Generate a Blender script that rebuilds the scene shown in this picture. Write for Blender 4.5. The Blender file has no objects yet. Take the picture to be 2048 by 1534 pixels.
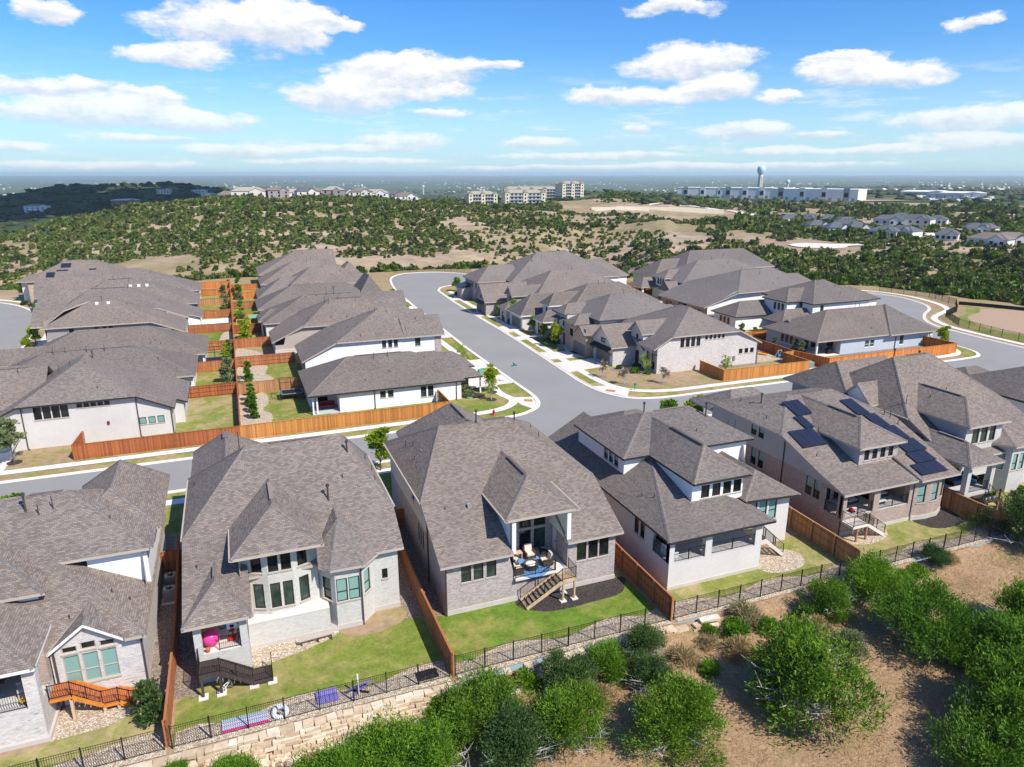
import bpy, bmesh, math, random
import numpy as np
from mathutils import Vector, noise as mnoise
R = math.radians
SC = bpy.context.scene
COL = SC.collection
rng = random.Random(7)
HEAD = 21.4          # the street grid is turned against the view: X runs along the main street, Y towards the hills

# ------------------------------------------------------------------ camera
cam = bpy.data.cameras.new('camera'); camo = bpy.data.objects.new('camera', cam); COL.objects.link(camo)
camo.location = (0, 0, 30); camo.rotation_euler = (R(90 - 16.42), 0, R(-HEAD))
cam.sensor_width = 36; cam.lens = 36 * 1422 / 2048; cam.clip_start = .5; cam.clip_end = 120000
SC.camera = camo
# ------------------------------------------------------------------ light
SUN_EL, SUN_AZ = 48.0, -60.0        # azimuth of the sun counted from +X
sv = Vector((math.cos(R(SUN_AZ)) * math.cos(R(SUN_EL)), math.sin(R(SUN_AZ)) * math.cos(R(SUN_EL)), math.sin(R(SUN_EL))))
sl = bpy.data.lights.new('sun', 'SUN'); sl.energy = 4.1; sl.angle = R(.5); sl.color = (1, .94, .83)
so = bpy.data.objects.new('sun', sl); COL.objects.link(so); so.rotation_euler = sv.to_track_quat('Z', 'Y').to_euler(); so.location = (0, 0, 200)
SC.view_settings.view_transform = 'Standard'; SC.view_settings.look = 'None'
SC.view_settings.exposure = 0.68; SC.view_settings.gamma = 1; SC.view_settings.use_curve_mapping = False

# ------------------------------------------------------------------ node helpers
class NT:
    def __init__(s, tree): s.t = tree; s.n = tree.nodes; s.l = tree.links
    def new(s, typ, **kw):
        n = s.n.new(typ)
        for k, v in kw.items(): setattr(n, k, v)
        return n
    def put(s, n, i, v):
        if v is None: return
        if isinstance(v, bpy.types.NodeSocket): s.l.new(v, n.inputs[i])
        else: n.inputs[i].default_value = v
    def m(s, op, a, b=None, c=None, clamp=False):
        n = s.new('ShaderNodeMath', operation=op, use_clamp=clamp)
        s.put(n, 0, a); s.put(n, 1, b); s.put(n, 2, c); return n.outputs[0]
    def v(s, op, a, b=None, c=None, scale=None):
        n = s.new('ShaderNodeVectorMath', operation=op)
        s.put(n, 0, a); s.put(n, 1, b); s.put(n, 2, c)
        if scale is not None: s.put(n, 3, scale)
        return n.outputs['Value'] if op in ('DOT_PRODUCT', 'LENGTH') else n.outputs[0]
    def noise(s, vec, scale, detail=3, rough=.55, dist=0):
        n = s.new('ShaderNodeTexNoise'); s.put(n, 'Vector', vec)
        n.inputs['Scale'].default_value = scale; n.inputs['Detail'].default_value = detail
        n.inputs['Roughness'].default_value = rough; n.inputs['Distortion'].default_value = dist
        return n
    def mix(s, f, a, b, mode='MIX'):
        n = s.new('ShaderNodeMix', data_type='RGBA', blend_type=mode)
        s.put(n, 0, f); s.put(n, 6, a); s.put(n, 7, b); return n.outputs[2]
    def ramp(s, f, stops, interp='LINEAR'):
        n = s.new('ShaderNodeValToRGB'); e = n.color_ramp.elements; n.color_ramp.interpolation = interp
        while len(e) < len(stops): e.new(.5)
        for q, (p, c) in zip(e, stops):
            q.position = p; q.color = tuple(c) + (1,) if len(c) == 3 else c
        s.put(n, 0, f); return n.outputs[0]
    def step(s, f, lo, hi):
        n = s.new('ShaderNodeMapRange', interpolation_type='SMOOTHSTEP'); s.put(n, 0, f)
        n.inputs[1].default_value = lo; n.inputs[2].default_value = hi; return n.outputs[0]
    def comb(s, x, y, z=0.0):
        n = s.new('ShaderNodeCombineXYZ'); s.put(n, 0, x); s.put(n, 1, y); s.put(n, 2, z); return n.outputs[0]
    def sep(s, v):
        n = s.new('ShaderNodeSeparateXYZ'); s.put(n, 0, v); return n.outputs
def C3(r, g, b): return (r, g, b, 1)

# ------------------------------------------------------------------ sky: Nishita plus a deck of fair weather cumulus
wd = bpy.data.worlds.new('World'); SC.world = wd; wd.use_nodes = True
W = NT(wd.node_tree); W.n.clear()
sky = W.new('ShaderNodeTexSky', sky_type='NISHITA', sun_disc=False, sun_elevation=R(SUN_EL), sun_rotation=R(90 - SUN_AZ), altitude=250, air_density=1.0, dust_density=.6, ozone_density=2.5)
gd = W.new('ShaderNodeTexCoord').outputs['Generated']
ch, sh = math.cos(R(HEAD)), math.sin(R(HEAD))
fx = W.v('DOT_PRODUCT', gd, (ch, -sh, 0)); fy = W.v('DOT_PRODUCT', gd, (sh, ch, 0)); fz = W.sep(gd)[2]
az = W.m('ARCTAN2', fx, fy); el = W.m('ARCSINE', fz)
P0 = W.comb(az, el)
pn = W.comb(az, W.m('MULTIPLY', el, 2.2))
w1 = W.noise(pn, 9, 6, .62).outputs['Color']; 
warp = W.v('SCALE', W.v('MULTIPLY', W.v('SUBTRACT', w1, (.5, .5, .5)), (.12, .06, 0)), scale=W.m('ADD', .25, W.m('MULTIPLY', .75, W.step(el, .02, .14))))
P1 = W.v('ADD', P0, warp)
CL = [(470,52,150,44),(570,36,95,36),(690,42,60,11),(100,12,70,20),(340,108,95,19),(120,168,110,19),(190,222,200,26),(300,193,55,18),(400,240,110,22),
 (760,140,110,38),(690,192,120,36),(880,138,100,36),(830,185,110,16),(1000,130,45,16),(1385,122,130,30),(1235,190,115,20),(1420,178,90,25),(1740,145,130,24),(1690,118,70,12),
 (1340,6,85,16),(1945,48,42,12),(870,228,70,10),(480,300,110,14),(800,283,110,16),(700,297,150,9),(1490,262,105,16),(1270,259,30,9),(1080,286,90,11),
 (1560,300,80,9),(1640,272,60,8),(1940,238,140,24),(1960,283,130,16),(1180,312,220,9),(700,322,220,8),(200,330,180,9),(1760,300,110,8),(1500,330,260,8),(20,292,70,10),(1550,198,50,9),(1180,335,300,6),(300,275,90,8)]
SKY_STRENGTH = .12; up = 1 / SKY_STRENGTH
S = None; Q = None
pitch = R(16.42)
for (x, y, rx, ry) in CL:
    u_, v_ = (x - 1024) / 1422, (767 - y) / 1422
    dz = -math.sin(pitch) + v_ * math.cos(pitch); dy = math.cos(pitch) + v_ * math.sin(pitch)
    a_ = math.atan2(u_, dy); e_ = math.atan2(dz, math.hypot(u_, dy)); ia, ie = 1422 / (rx * 1.06), 1422 / (ry * 1.1)
    q = W.v('MULTIPLY_ADD', P1, (ia, ie, 0), (-a_ * ia, -e_ * ie, 0))
    f = W.m('MAXIMUM', W.m('SUBTRACT', 1.0, W.v('DOT_PRODUCT', q, q)), 0.0)
    qs = W.v('SCALE', q, scale=f)
    S = f if S is None else W.m('ADD', S, f); Q = qs if Q is None else W.v('ADD', Q, qs)
fine = W.noise(pn, 26, 7, .68).outputs['Fac']
lowb = W.m('MULTIPLY', W.step(W.noise(W.comb(W.m('MULTIPLY', az, 3.2), W.m('MULTIPLY', el, 19)), 2.6, 7, .66).outputs['Fac'], .5, .68), W.m('MULTIPLY', W.step(el, .0, .025), W.step(el, .15, .07)))
# the same weather carries on outside the view
pl = W.v('DIVIDE', W.comb(fx, fy), W.comb(W.m('ADD', W.m('MAXIMUM', fz, 0.0), .06), W.m('ADD', W.m('MAXIMUM', fz, 0.0), .06), 1))
gen = W.step(W.noise(pl, .9, 5, .6).outputs['Fac'], .55, .72)
outm = W.m('MAXIMUM', W.step(el, .22, .3), W.step(W.m('ABSOLUTE', az), .72, .86))
outm = W.m('MULTIPLY', outm, W.step(fz, 0, .05))
dens = W.step(W.m('ADD', S, W.m('MULTIPLY', W.m('SUBTRACT', fine, .5), 1.5)), .0, .75)
dens = W.m('MULTIPLY', dens, W.m('MULTIPLY', W.step(S, 0, .2), W.m('ADD', .65, W.m('MULTIPLY', .35, W.step(el, .03, .12)))))
dens = W.m('MAXIMUM', dens, W.m('MULTIPLY', lowb, .55))
dens = W.m('MAXIMUM', W.m('MULTIPLY', dens, .96), W.m('MULTIPLY', gen, outm))
tt = W.m('DIVIDE', W.sep(Q)[1], W.m('ADD', S, .02))
lit = W.step(W.m('ADD', tt, W.m('MULTIPLY', W.m('SUBTRACT', fine, .5), 2.6)), -.8, .45)
ccol = W.mix(lit, C3(.42 * up, .47 * up, .55 * up), C3(.69 * up, .675 * up, .665 * up))
hsv = W.new('ShaderNodeHueSaturation'); hsv.inputs['Saturation'].default_value = 1.3; W.put(hsv, 'Color', sky.outputs[0])
skyc = W.v('MULTIPLY', hsv.outputs[0], (.48, .68, .9))
thin = W.m('MULTIPLY', W.step(el, .16, .0), .6)      # thin high haze towards the horizon
skyc = W.mix(thin, skyc, C3(.4 * up, .56 * up, .66 * up))
allc = W.mix(dens, skyc, ccol)
bg = W.new('ShaderNodeBackground'); W.put(bg, 'Color', allc); bg.inputs['Strength'].default_value = SKY_STRENGTH
wo = W.new('ShaderNodeOutputWorld'); W.l.new(bg.outputs[0], wo.inputs[0])
# ------------------------------------------------------------------ materials
MATS = {}
def material(name, build, rough=.85, spec=.3):
    m = bpy.data.materials.new(name); m.use_nodes = True
    T = NT(m.node_tree); T.n.clear()
    b = T.new('ShaderNodeBsdfPrincipled'); o = T.new('ShaderNodeOutputMaterial'); T.l.new(b.outputs[0], o.inputs[0])
    b.inputs['Roughness'].default_value = rough; b.inputs['Specular IOR Level'].default_value = spec
    r = build(T, b)
    if r is not None: T.put(b, 'Base Color', r)
    MATS[name] = m; return m
def geo_coords(T):
    """(t, s): along the course and up the slope of whatever plane the point lies on; world position too"""
    g = T.new('ShaderNodeNewGeometry'); P = g.outputs['Position']; N = g.outputs['True Normal']
    c = T.v('CROSS_PRODUCT', (0, 0, 1), N); ln = T.m('MAXIMUM', T.v('LENGTH', c), .05)
    t = T.v('DOT_PRODUCT', P, T.v('NORMALIZE', c)); s = T.m('DIVIDE', T.sep(P)[2], ln)
    return P, t, s
def bump(T, b, h, strength=.4, dist=.03):
    n = T.new('ShaderNodeBump'); n.inputs['Strength'].default_value = strength; n.inputs['Distance'].default_value = dist
    T.put(n, 'Height', h); T.put(b, 'Normal', n.outputs[0])
def brick(T, vec, w, h, mort, c1, c2, cm, bias=0, smooth=.1):
    n = T.new('ShaderNodeTexBrick'); T.put(n, 'Vector', vec); n.inputs['Scale'].default_value = 1
    n.inputs['Brick Width'].default_value = w; n.inputs['Row Height'].default_value = h; n.inputs['Mortar Size'].default_value = mort
    n.inputs['Mortar Smooth'].default_value = smooth; n.inputs['Bias'].default_value = bias
    T.put(n, 'Color1', c1); T.put(n, 'Color2', c2); T.put(n, 'Mortar', cm); return n
def obj_rand(T): return T.new('ShaderNodeObjectInfo').outputs['Random']
def shingle(name, dark, mid, light, blotch):
    def f(T, b):
        P, t, s = geo_coords(T)
        vec = T.comb(t, s)
        k = brick(T, vec, .27, .135, .012, C3(0, 0, 0), C3(1, 1, 1), C3(.35, .35, .35), 0, .3)
        tone = T.ramp(T.m('ADD', T.m('MULTIPLY', T.sep(k.outputs['Color'])[0], 1 - blotch), T.m('MULTIPLY', T.noise(vec, 3.2, 2, .6).outputs['Fac'], blotch)), [(.12, dark), (.5, mid), (.9, light)])
        big = T.noise(P, .16, 3, .5).outputs['Fac']
        c = T.mix(T.m('MULTIPLY', k.outputs['Fac'], .6), tone, C3(dark[0] * .55, dark[1] * .55, dark[2] * .55))
        c = T.mix(.55, c, T.ramp(big, [(.3, (.82, .82, .83)), (.7, (1.12, 1.1, 1.08))]), 'MULTIPLY')
        hue = T.ramp(obj_rand(T), [(0, (.97, .97, 1.0)), (1, (1.08, 1.03, .98))])
        bump(T, b, T.m('ADD', T.m('FRACT', T.m('DIVIDE', s, -.135)), k.outputs['Fac']), .55, .02)
        return T.mix(1, c, hue, 'MULTIPLY')
    material(name, f, .92, .2)
shingle('shingle_brown', (.135, .115, .103), (.198, .171, .154), (.258, .226, .205), .35)
shingle('shingle_dark', (.1, .087, .08), (.168, .148, .137), (.24, .213, .196), .6)
shingle('shingle_grey', (.145, .128, .118), (.195, .172, .159), (.243, .217, .2), .35)
def brickmat(name, c1, c2, cm, streak, sc, mort=.012):
    def f(T, b):
        P, t, s = geo_coords(T)
        k = brick(T, T.comb(t, s), .24, .085, mort, c1, c2, cm, 0)
        st = T.noise(T.comb(T.m('MULTIPLY', t, .9), T.m('MULTIPLY', s, 5.5)), sc, 4, .65).outputs['Fac']
        c = T.mix(T.step(st, .57, .72), k.outputs['Color'], streak)
        big = T.noise(P, .35, 3, .5).outputs['Fac']
        bump(T, b, T.m('SUBTRACT', 1.0, k.outputs['Fac']), .4, .012)
        return T.mix(.5, c, T.ramp(big, [(.3, (.86, .86, .87)), (.7, (1.06, 1.05, 1.03))]), 'MULTIPLY')
    material(name, f, .9, .2)
brickmat('brick_whitewash', C3(.62, .58, .56), C3(.44, .40, .39), C3(.6, .57, .55), C3(.2, .17, .17), 1.5)
brickmat('brick_pale', C3(.56, .54, .5), C3(.45, .435, .41), C3(.53, .51, .48), C3(.34, .33, .325), 1.6)
brickmat('brick_taupe', C3(.46, .39, .37), C3(.26, .215, .21), C3(.47, .43, .41), C3(.2, .165, .16), 2.2)
brickmat('brick_red', C3(.43, .32, .27), C3(.27, .195, .17), C3(.4, .34, .3), C3(.5, .41, .36), 1.5)
brickmat('brick_tan', C3(.5, .39, .28), C3(.36, .27, .19), C3(.46, .38, .3), C3(.28, .2, .14), 1.4)
brickmat('brick_painted', C3(.63, .6, .58), C3(.59, .56, .54), C3(.55, .52, .5), C3(.58, .55, .53), 1.0, .008)
brickmat('stone_veneer', C3(.66, .62, .55), C3(.5, .46, .4), C3(.55, .52, .46), C3(.4, .35, .3), .8)
def plain(name, c, rough=.8, var=.12, sc=.6, spec=.3, met=0):
    def f(T, b):
        b.inputs['Metallic'].default_value = met
        g = T.new('ShaderNodeNewGeometry').outputs['Position']
        n = T.noise(g, sc, 4, .6).outputs['Fac']
        return T.mix(1, c, T.ramp(n, [(.25, (1 - var,) * 3), (.75, (1 + var,) * 3)]), 'MULTIPLY')
    material(name, f, rough, spec)
def siding(name, c, h=.19, vertical=False):
    def f(T, b):
        P, t, s = geo_coords(T)
        fr = T.m('FRACT', T.m('DIVIDE', t if vertical else s, h))
        bump(T, b, T.m('MULTIPLY', fr, -1.0), .5, .02)
        lap = T.step(fr, .86, .97)
        n = T.noise(P, .5, 3).outputs['Fac']
        base = T.mix(1, c, T.ramp(n, [(.3, (.95,) * 3), (.7, (1.03,) * 3)]), 'MULTIPLY')
        return T.mix(T.m('MULTIPLY', lap, .45), base, C3(c[0] * .5, c[1] * .5, c[2] * .52))
    material(name, f, .6, .3)
siding('siding_white', C3(.76, .75, .74)); siding('siding_grey', C3(.3, .27, .27)); siding('siding_tan', C3(.42, .35, .3)); siding('siding_blue', C3(.45, .5, .56))
plain('stucco_white', C3(.76, .745, .74), .9, .05); plain('stucco_cream', C3(.62, .57, .52), .9, .05); plain('stucco_grey', C3(.4, .37, .36), .9, .05); plain('stucco_blue', C3(.42, .47, .54), .9, .05)
plain('trim_white', C3(.74, .73, .71), .5, .03); plain('trim_dark', C3(.03, .026, .024), .5, .1); plain('trim_tan', C3(.42, .36, .31), .5, .06); plain('trim_brown', C3(.07, .05, .045), .5, .1)
plain('garage_door', C3(.17, .16, .155), .6, .04); plain('metal_blue_roof', C3(.02, .028, .05), .35, .05, .6, .5, .3)
plain('iron', C3(.012, .011, .011), .5, .05); plain('pipe', C3(.06, .05, .05), .5, .1); plain('galvanised', C3(.5, .52, .54), .35, .1, 3, .5, .6)
plain('concrete', C3(.64, .575, .53), .9, .07, .35); plain('concrete_pale', C3(.7, .63, .58), .9, .09, .5); plain('foundation', C3(.47, .43, .4), .9, .1, .8); plain('porch_concrete', C3(.46, .45, .45), .8, .06, .6)
def asphalt(T, b):
    g = T.new('ShaderNodeNewGeometry').outputs['Position']
    n1 = T.noise(g, .12, 4, .6).outputs['Fac']; n2 = T.noise(g, 14, 3, .7).outputs['Fac']
    c = T.ramp(n1, [(.3, (.235, .228, .224)), (.7, (.262, .255, .25))])
    return T.mix(.6, c, T.ramp(n2, [(.3, (.85,) * 3), (.7, (1.12,) * 3)]), 'MULTIPLY')
material('asphalt', asphalt, .9, .2)
def grass(name, a, b_, dry, lo, hi, seed=0):
    def f(T, b):
        g = T.v('ADD', T.new('ShaderNodeNewGeometry').outputs['Position'], (seed * 13.7, seed * 5.1, 0))
        n1 = T.noise(g, .45, 4, .65, .6).outputs['Fac']; n2 = T.noise(g, 5.5, 4, .7).outputs['Fac']; n3 = T.noise(g, .16, 3, .6, .3).outputs['Fac']
        c = T.ramp(n2, [(.28, a), (.72, b_)])
        c = T.mix(T.step(T.m('ADD', T.m('MULTIPLY', n1, .6), T.m('MULTIPLY', n3, .4)), lo, hi), c, T.mix(n2, C3(*[q * .8 for q in dry]), C3(*[q * 1.2 for q in dry])))
        bump(T, b, n2, .6, .05)
        n4 = T.noise(g, 1.5, 3, .6).outputs['Fac']
        return T.mix(1, c, T.ramp(n4, [(.3, (.8,) * 3), (.7, (1.17,) * 3)]), 'MULTIPLY')
    material(name, f, .95, .1)
grass('grass_green', (.11, .15, .02), (.21, .25, .05), (.31, .25, .1), .42, .64)
grass('grass_lush', (.075, .135, .015), (.155, .23, .035), (.26, .24, .07), .44, .66, 2)
grass('grass_mid', (.14, .165, .03), (.25, .265, .07), (.35, .28, .14), .42, .6, 3)
grass('grass_dry', (.2, .19, .06), (.3, .25, .1), (.33, .235, .15), .38, .56, 4)
def gravel(name, ramp, sc=11.0):
    def f(T, b):
        g = T.new('ShaderNodeNewGeometry').outputs['Position']
        vo = T.new('ShaderNodeTexVoronoi'); T.put(vo, 'Vector', g); vo.inputs['Scale'].default_value = sc
        r = T.sep(vo.outputs['Color'])[0]
        c = T.ramp(r, ramp)
        edge = T.step(vo.outputs['Distance'], .35, .75)
        bump(T, b, T.m('SUBTRACT', 1.0, vo.outputs['Distance']), .8, .06)
        return T.mix(T.m('MULTIPLY', edge, .55), c, C3(.13, .1, .075))
    material(name, f, .9, .2)
gravel('river_rock', [(0, (.36, .27, .18)), (.5, (.55, .44, .32)), (1, (.72, .64, .53))])
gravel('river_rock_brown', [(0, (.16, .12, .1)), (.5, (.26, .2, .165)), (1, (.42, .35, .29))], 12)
gravel('mulch_dark', [(0, (.012, .01, .011)), (.6, (.03, .026, .03)), (1, (.06, .055, .06))], 14)
def wood(name, c, plank=.14, var=.35):
    def f(T, b):
        P, t, s = geo_coords(T)
        cell = T.m('FLOOR', T.m('DIVIDE', t, plank))
        wn = T.new('ShaderNodeTexWhiteNoise', noise_dimensions='1D'); T.put(wn, 'W', cell)
        grain = T.noise(T.comb(T.m('MULTIPLY', t, 9), T.m('MULTIPLY', s, .9)), 2.0, 4, .7).outputs['Fac']
        big = T.noise(P, .09, 2).outputs['Fac']
        k = T.m('ADD', T.m('MULTIPLY', wn.outputs[0], .5), T.m('MULTIPLY', grain, .5))
        cc = T.mix(1, c, T.ramp(k, [(.2, (1 - var,) * 3), (.8, (1 + var * .8,) * 3)]), 'MULTIPLY')
        return T.mix(.6, cc, T.ramp(big, [(.35, (.85, .78, .72)), (.65, (1.1, 1.1, 1.1))]), 'MULTIPLY')
    material(name, f, .8, .2)
wood('cedar_red', C3(.33, .105, .04)); wood('cedar_orange', C3(.46, .2, .055)); wood('cedar_bright', C3(.52, .19, .05)); wood('cedar_near', C3(.38, .145, .06)); wood('cedar_light', C3(.4, .2, .09))
wood('deck_red', C3(.42, .13, .05), .14, .2); wood('deck_orange', C3(.55, .2, .03), .3, .12); wood('deck_dark', C3(.06, .045, .04), .14, .2); wood('deck_brown', C3(.27, .2, .15), .14, .2); wood('deck_pale', C3(.5, .37, .24), .14, .2)
def pane(name, c, rough, spec=.5):
    def f(T, b):
        g = T.new('ShaderNodeNewGeometry').outputs['Position']
        n = T.noise(g, .9, 2).outputs['Fac']
        return T.mix(1, c, T.ramp(n, [(.35, (.5,) * 3), (.65, (1.5,) * 3)]), 'MULTIPLY')
    material(name, f, rough, spec)
pane('glass_dark', C3(.012, .014, .014), .04, .6); pane('glass_green', C3(.03, .05, .045), .05, .6)
def blind(T, b):
    P, t, s = geo_coords(T)
    st = T.step(T.m('ABSOLUTE', T.m('SUBTRACT', T.m('FRACT', T.m('DIVIDE', s, .075)), .5)), .3, .5)
    return T.mix(T.m('MULTIPLY', st, .35), C3(.2, .35, .32), C3(.12, .21, .2))
material('glass_blind', blind, .15, .5)
def solar(T, b):
    P, t, s = geo_coords(T)
    k = brick(T, T.comb(t, s), .16, .16, .008, C3(.012, .014, .028), C3(.016, .018, .034), C3(.03, .033, .05))
    return k.outputs['Color']
material('solar_cell', solar, .3, .5)
# soil, rock and dry grass
def hillground(T, b):
    g = T.new('ShaderNodeNewGeometry').outputs['Position']
    n1 = T.noise(g, .012, 6, .6).outputs['Fac']; n2 = T.noise(g, .12, 5, .65).outputs['Fac']
    z = T.sep(g)[2]
    strat = T.noise(T.comb(T.m('MULTIPLY', T.sep(g)[0], .01), T.m('MULTIPLY', T.sep(g)[1], .01), T.m('MULTIPLY', z, 1.1)), 1.2, 3, .7).outputs['Fac']
    c = T.ramp(T.m('ADD', T.m('MULTIPLY', n2, .55), T.m('MULTIPLY', strat, .45)), [(.3, (.2, .145, .1)), (.5, (.34, .255, .185)), (.66, (.47, .38, .29))])
    c = T.mix(T.step(n1, .42, .62), c, T.ramp(n2, [(.3, (.17, .155, .07)), (.7, (.33, .25, .15))]))
    return c
material('hill_soil', hillground, .95, .1)
def plaing(T, b):
    g = T.new('ShaderNodeNewGeometry').outputs['Position']
    n1 = T.noise(g, .0016, 6, .65).outputs['Fac']; n2 = T.noise(g, .012, 5, .7).outputs['Fac']; n3 = T.noise(g, .0042, 3, .6).outputs['Fac']
    c = T.ramp(n2, [(.3, (.03, .055, .02)), (.6, (.07, .105, .036)), (.75, (.14, .15, .07))])
    c = T.mix(T.m('MULTIPLY', T.step(n3, .55, .68), .5), c, C3(.24, .2, .14))
    return T.mix(.5, c, T.ramp(n1, [(.35, (.6,) * 3), (.65, (1.3,) * 3)]), 'MULTIPLY')
material('plain_woods', plaing, .95, .1)
def slope(T, b):
    g = T.new('ShaderNodeNewGeometry').outputs['Position']
    n1 = T.noise(g, .16, 5, .65, .8).outputs['Fac']; n2 = T.noise(T.v('MULTIPLY', g, (1, 1.6, 1)), 2.6, 5, .72, 1.0).outputs['Fac']; n3 = T.noise(g, 11, 4, .7).outputs['Fac']
    c = T.ramp(n2, [(.25, (.2, .125, .068)), (.5, (.345, .225, .13)), (.75, (.47, .33, .2))])
    c = T.mix(T.step(n1, .56, .7), c, T.ramp(n2, [(.3, (.16, .15, .05)), (.7, (.3, .26, .11))]))
    c = T.mix(.6, c, T.ramp(n3, [(.3, (.7,) * 3), (.7, (1.25,) * 3)]), 'MULTIPLY')
    bump(T, b, T.m('ADD', n2, T.m('MULTIPLY', n3, .5)), .8, .15)
    return c
material('dry_grass_slope', slope, .95, .1)
def limestone(T, b):
    g = T.new('ShaderNodeNewGeometry').outputs['Position']
    n = T.noise(g, 1.8, 5, .7).outputs['Fac']
    hue = T.ramp(obj_rand(T), [(0, (.48, .38, .27)), (.5, (.6, .49, .36)), (1, (.68, .6, .49))])
    bump(T, b, n, .7, .04)
    return T.mix(.7, hue, T.ramp(n, [(.3, (.65, .6, .55)), (.7, (1.15, 1.12, 1.1))]), 'MULTIPLY')
material('limestone', limestone, .95, .1)
def leaf(name, a, b_, tr=.25):
    def f(T, b):
        g = T.new('ShaderNodeNewGeometry')
        n = T.noise(g.outputs['Position'], 1.1, 4, .7).outputs['Fac']
        rp = g.outputs['Random Per Island']
        k = T.m('ADD', T.m('MULTIPLY', n, .85), T.m('MULTIPLY', rp, .28))
        c = T.ramp(k, [(.36, a), (.78, b_)])
        hue = T.ramp(obj_rand(T), [(0, (.85, .92, .9)), (1, (1.2, 1.08, 1.0))])
        c = T.mix(1, c, hue, 'MULTIPLY')
        tn = T.new('ShaderNodeBsdfTranslucent'); T.put(tn, 'Color', T.mix(1, c, C3(1.3, 1.5, .5), 'MULTIPLY'))
        ms = T.new('ShaderNodeMixShader'); ms.inputs[0].default_value = tr
        o = [q for q in T.n if q.type == 'OUTPUT_MATERIAL'][0]
        T.l.new(b.outputs[0], ms.inputs[1]); T.l.new(tn.outputs[0], ms.inputs[2]); T.l.new(ms.outputs[0], o.inputs[0])
        return c
    material(name, f, .7, .25)
leaf('leaf_juniper', (.032, .085, .006), (.17, .31, .026), .32); leaf('leaf_cedar', (.025, .06, .016), (.095, .17, .045)); leaf('leaf_bright', (.05, .13, .008), (.21, .37, .03), .38); leaf('leaf_lime', (.17, .25, .01), (.38, .44, .03), .45)
leaf('leaf_grey', (.1, .13, .06), (.27, .31, .16)); leaf('leaf_oak', (.022, .038, .014), (.075, .095, .038), .15); leaf('leaf_hill', (.042, .07, .015), (.175, .2, .06), .2); leaf('leaf_hill_light', (.055, .1, .014), (.14, .2, .035), .25); leaf('leaf_straw', (.27, .2, .12), (.42, .33, .2), .3); leaf('leaf_brown', (.1, .07, .05), (.24, .17, .11), .1)
plain('bark', C3(.11, .085, .065), .95, .3, 3); plain('bark_grey', C3(.42, .39, .36), .95, .25, 3)
for nm, c, r_ in [('red_paint', (.5, .012, .02), .4), ('pink_vinyl', (.7, .05, .25), .35), ('purple_foam', (.19, .16, .45), .7), ('white_vinyl', (.75, .76, .78), .4), ('aqua_mat', (.42, .56, .62), .5), ('blue_rug', (.12, .26, .5), .9), ('cream_cushion', (.6, .54, .46), .9), ('wicker', (.07, .05, .04), .8),
                ('black_plastic', (.012, .012, .013), .5), ('green_box', (.12, .3, .2), .6), ('sign_green', (.005, .22, .2), .4), ('blue_fabric', (.015, .12, .3), .8), ('yellow_plastic', (.65, .42, .02), .45), ('orange_wood', (.7, .33, .03), .6), ('toy_blue', (.05, .3, .55), .4), ('terracotta', (.4, .15, .08), .8), ('grey_metal', (.2, .2, .21), .5), ('cushion_grey', (.42, .42, .44), .9), ('maroon', (.2, .02, .03), .6), ('tarp_black', (.015, .015, .017), .6), ('water_blue', (.45, .62, .68), .5), ('tower_shaft', (.55, .52, .47), .7), ('apartment_wall', (.62, .58, .46), .8), ('apartment_roof', (.32, .29, .24), .9), ('apartment_stone', (.42, .38, .31), .9), ('warehouse_wall', (.72, .71, .7), .7), ('warehouse_grey', (.3, .32, .36), .7), ('roof_slate', (.1, .105, .12), .7), ('house_white', (.68, .67, .64), .8), ('dirt', (.36, .25, .17), .95), ('cut_stone', (.72, .62, .48), .95), ('hydrant_red', (.55, .01, .02), .35)]:
    plain(nm, C3(*c), r_, .06, 1.2)
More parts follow.
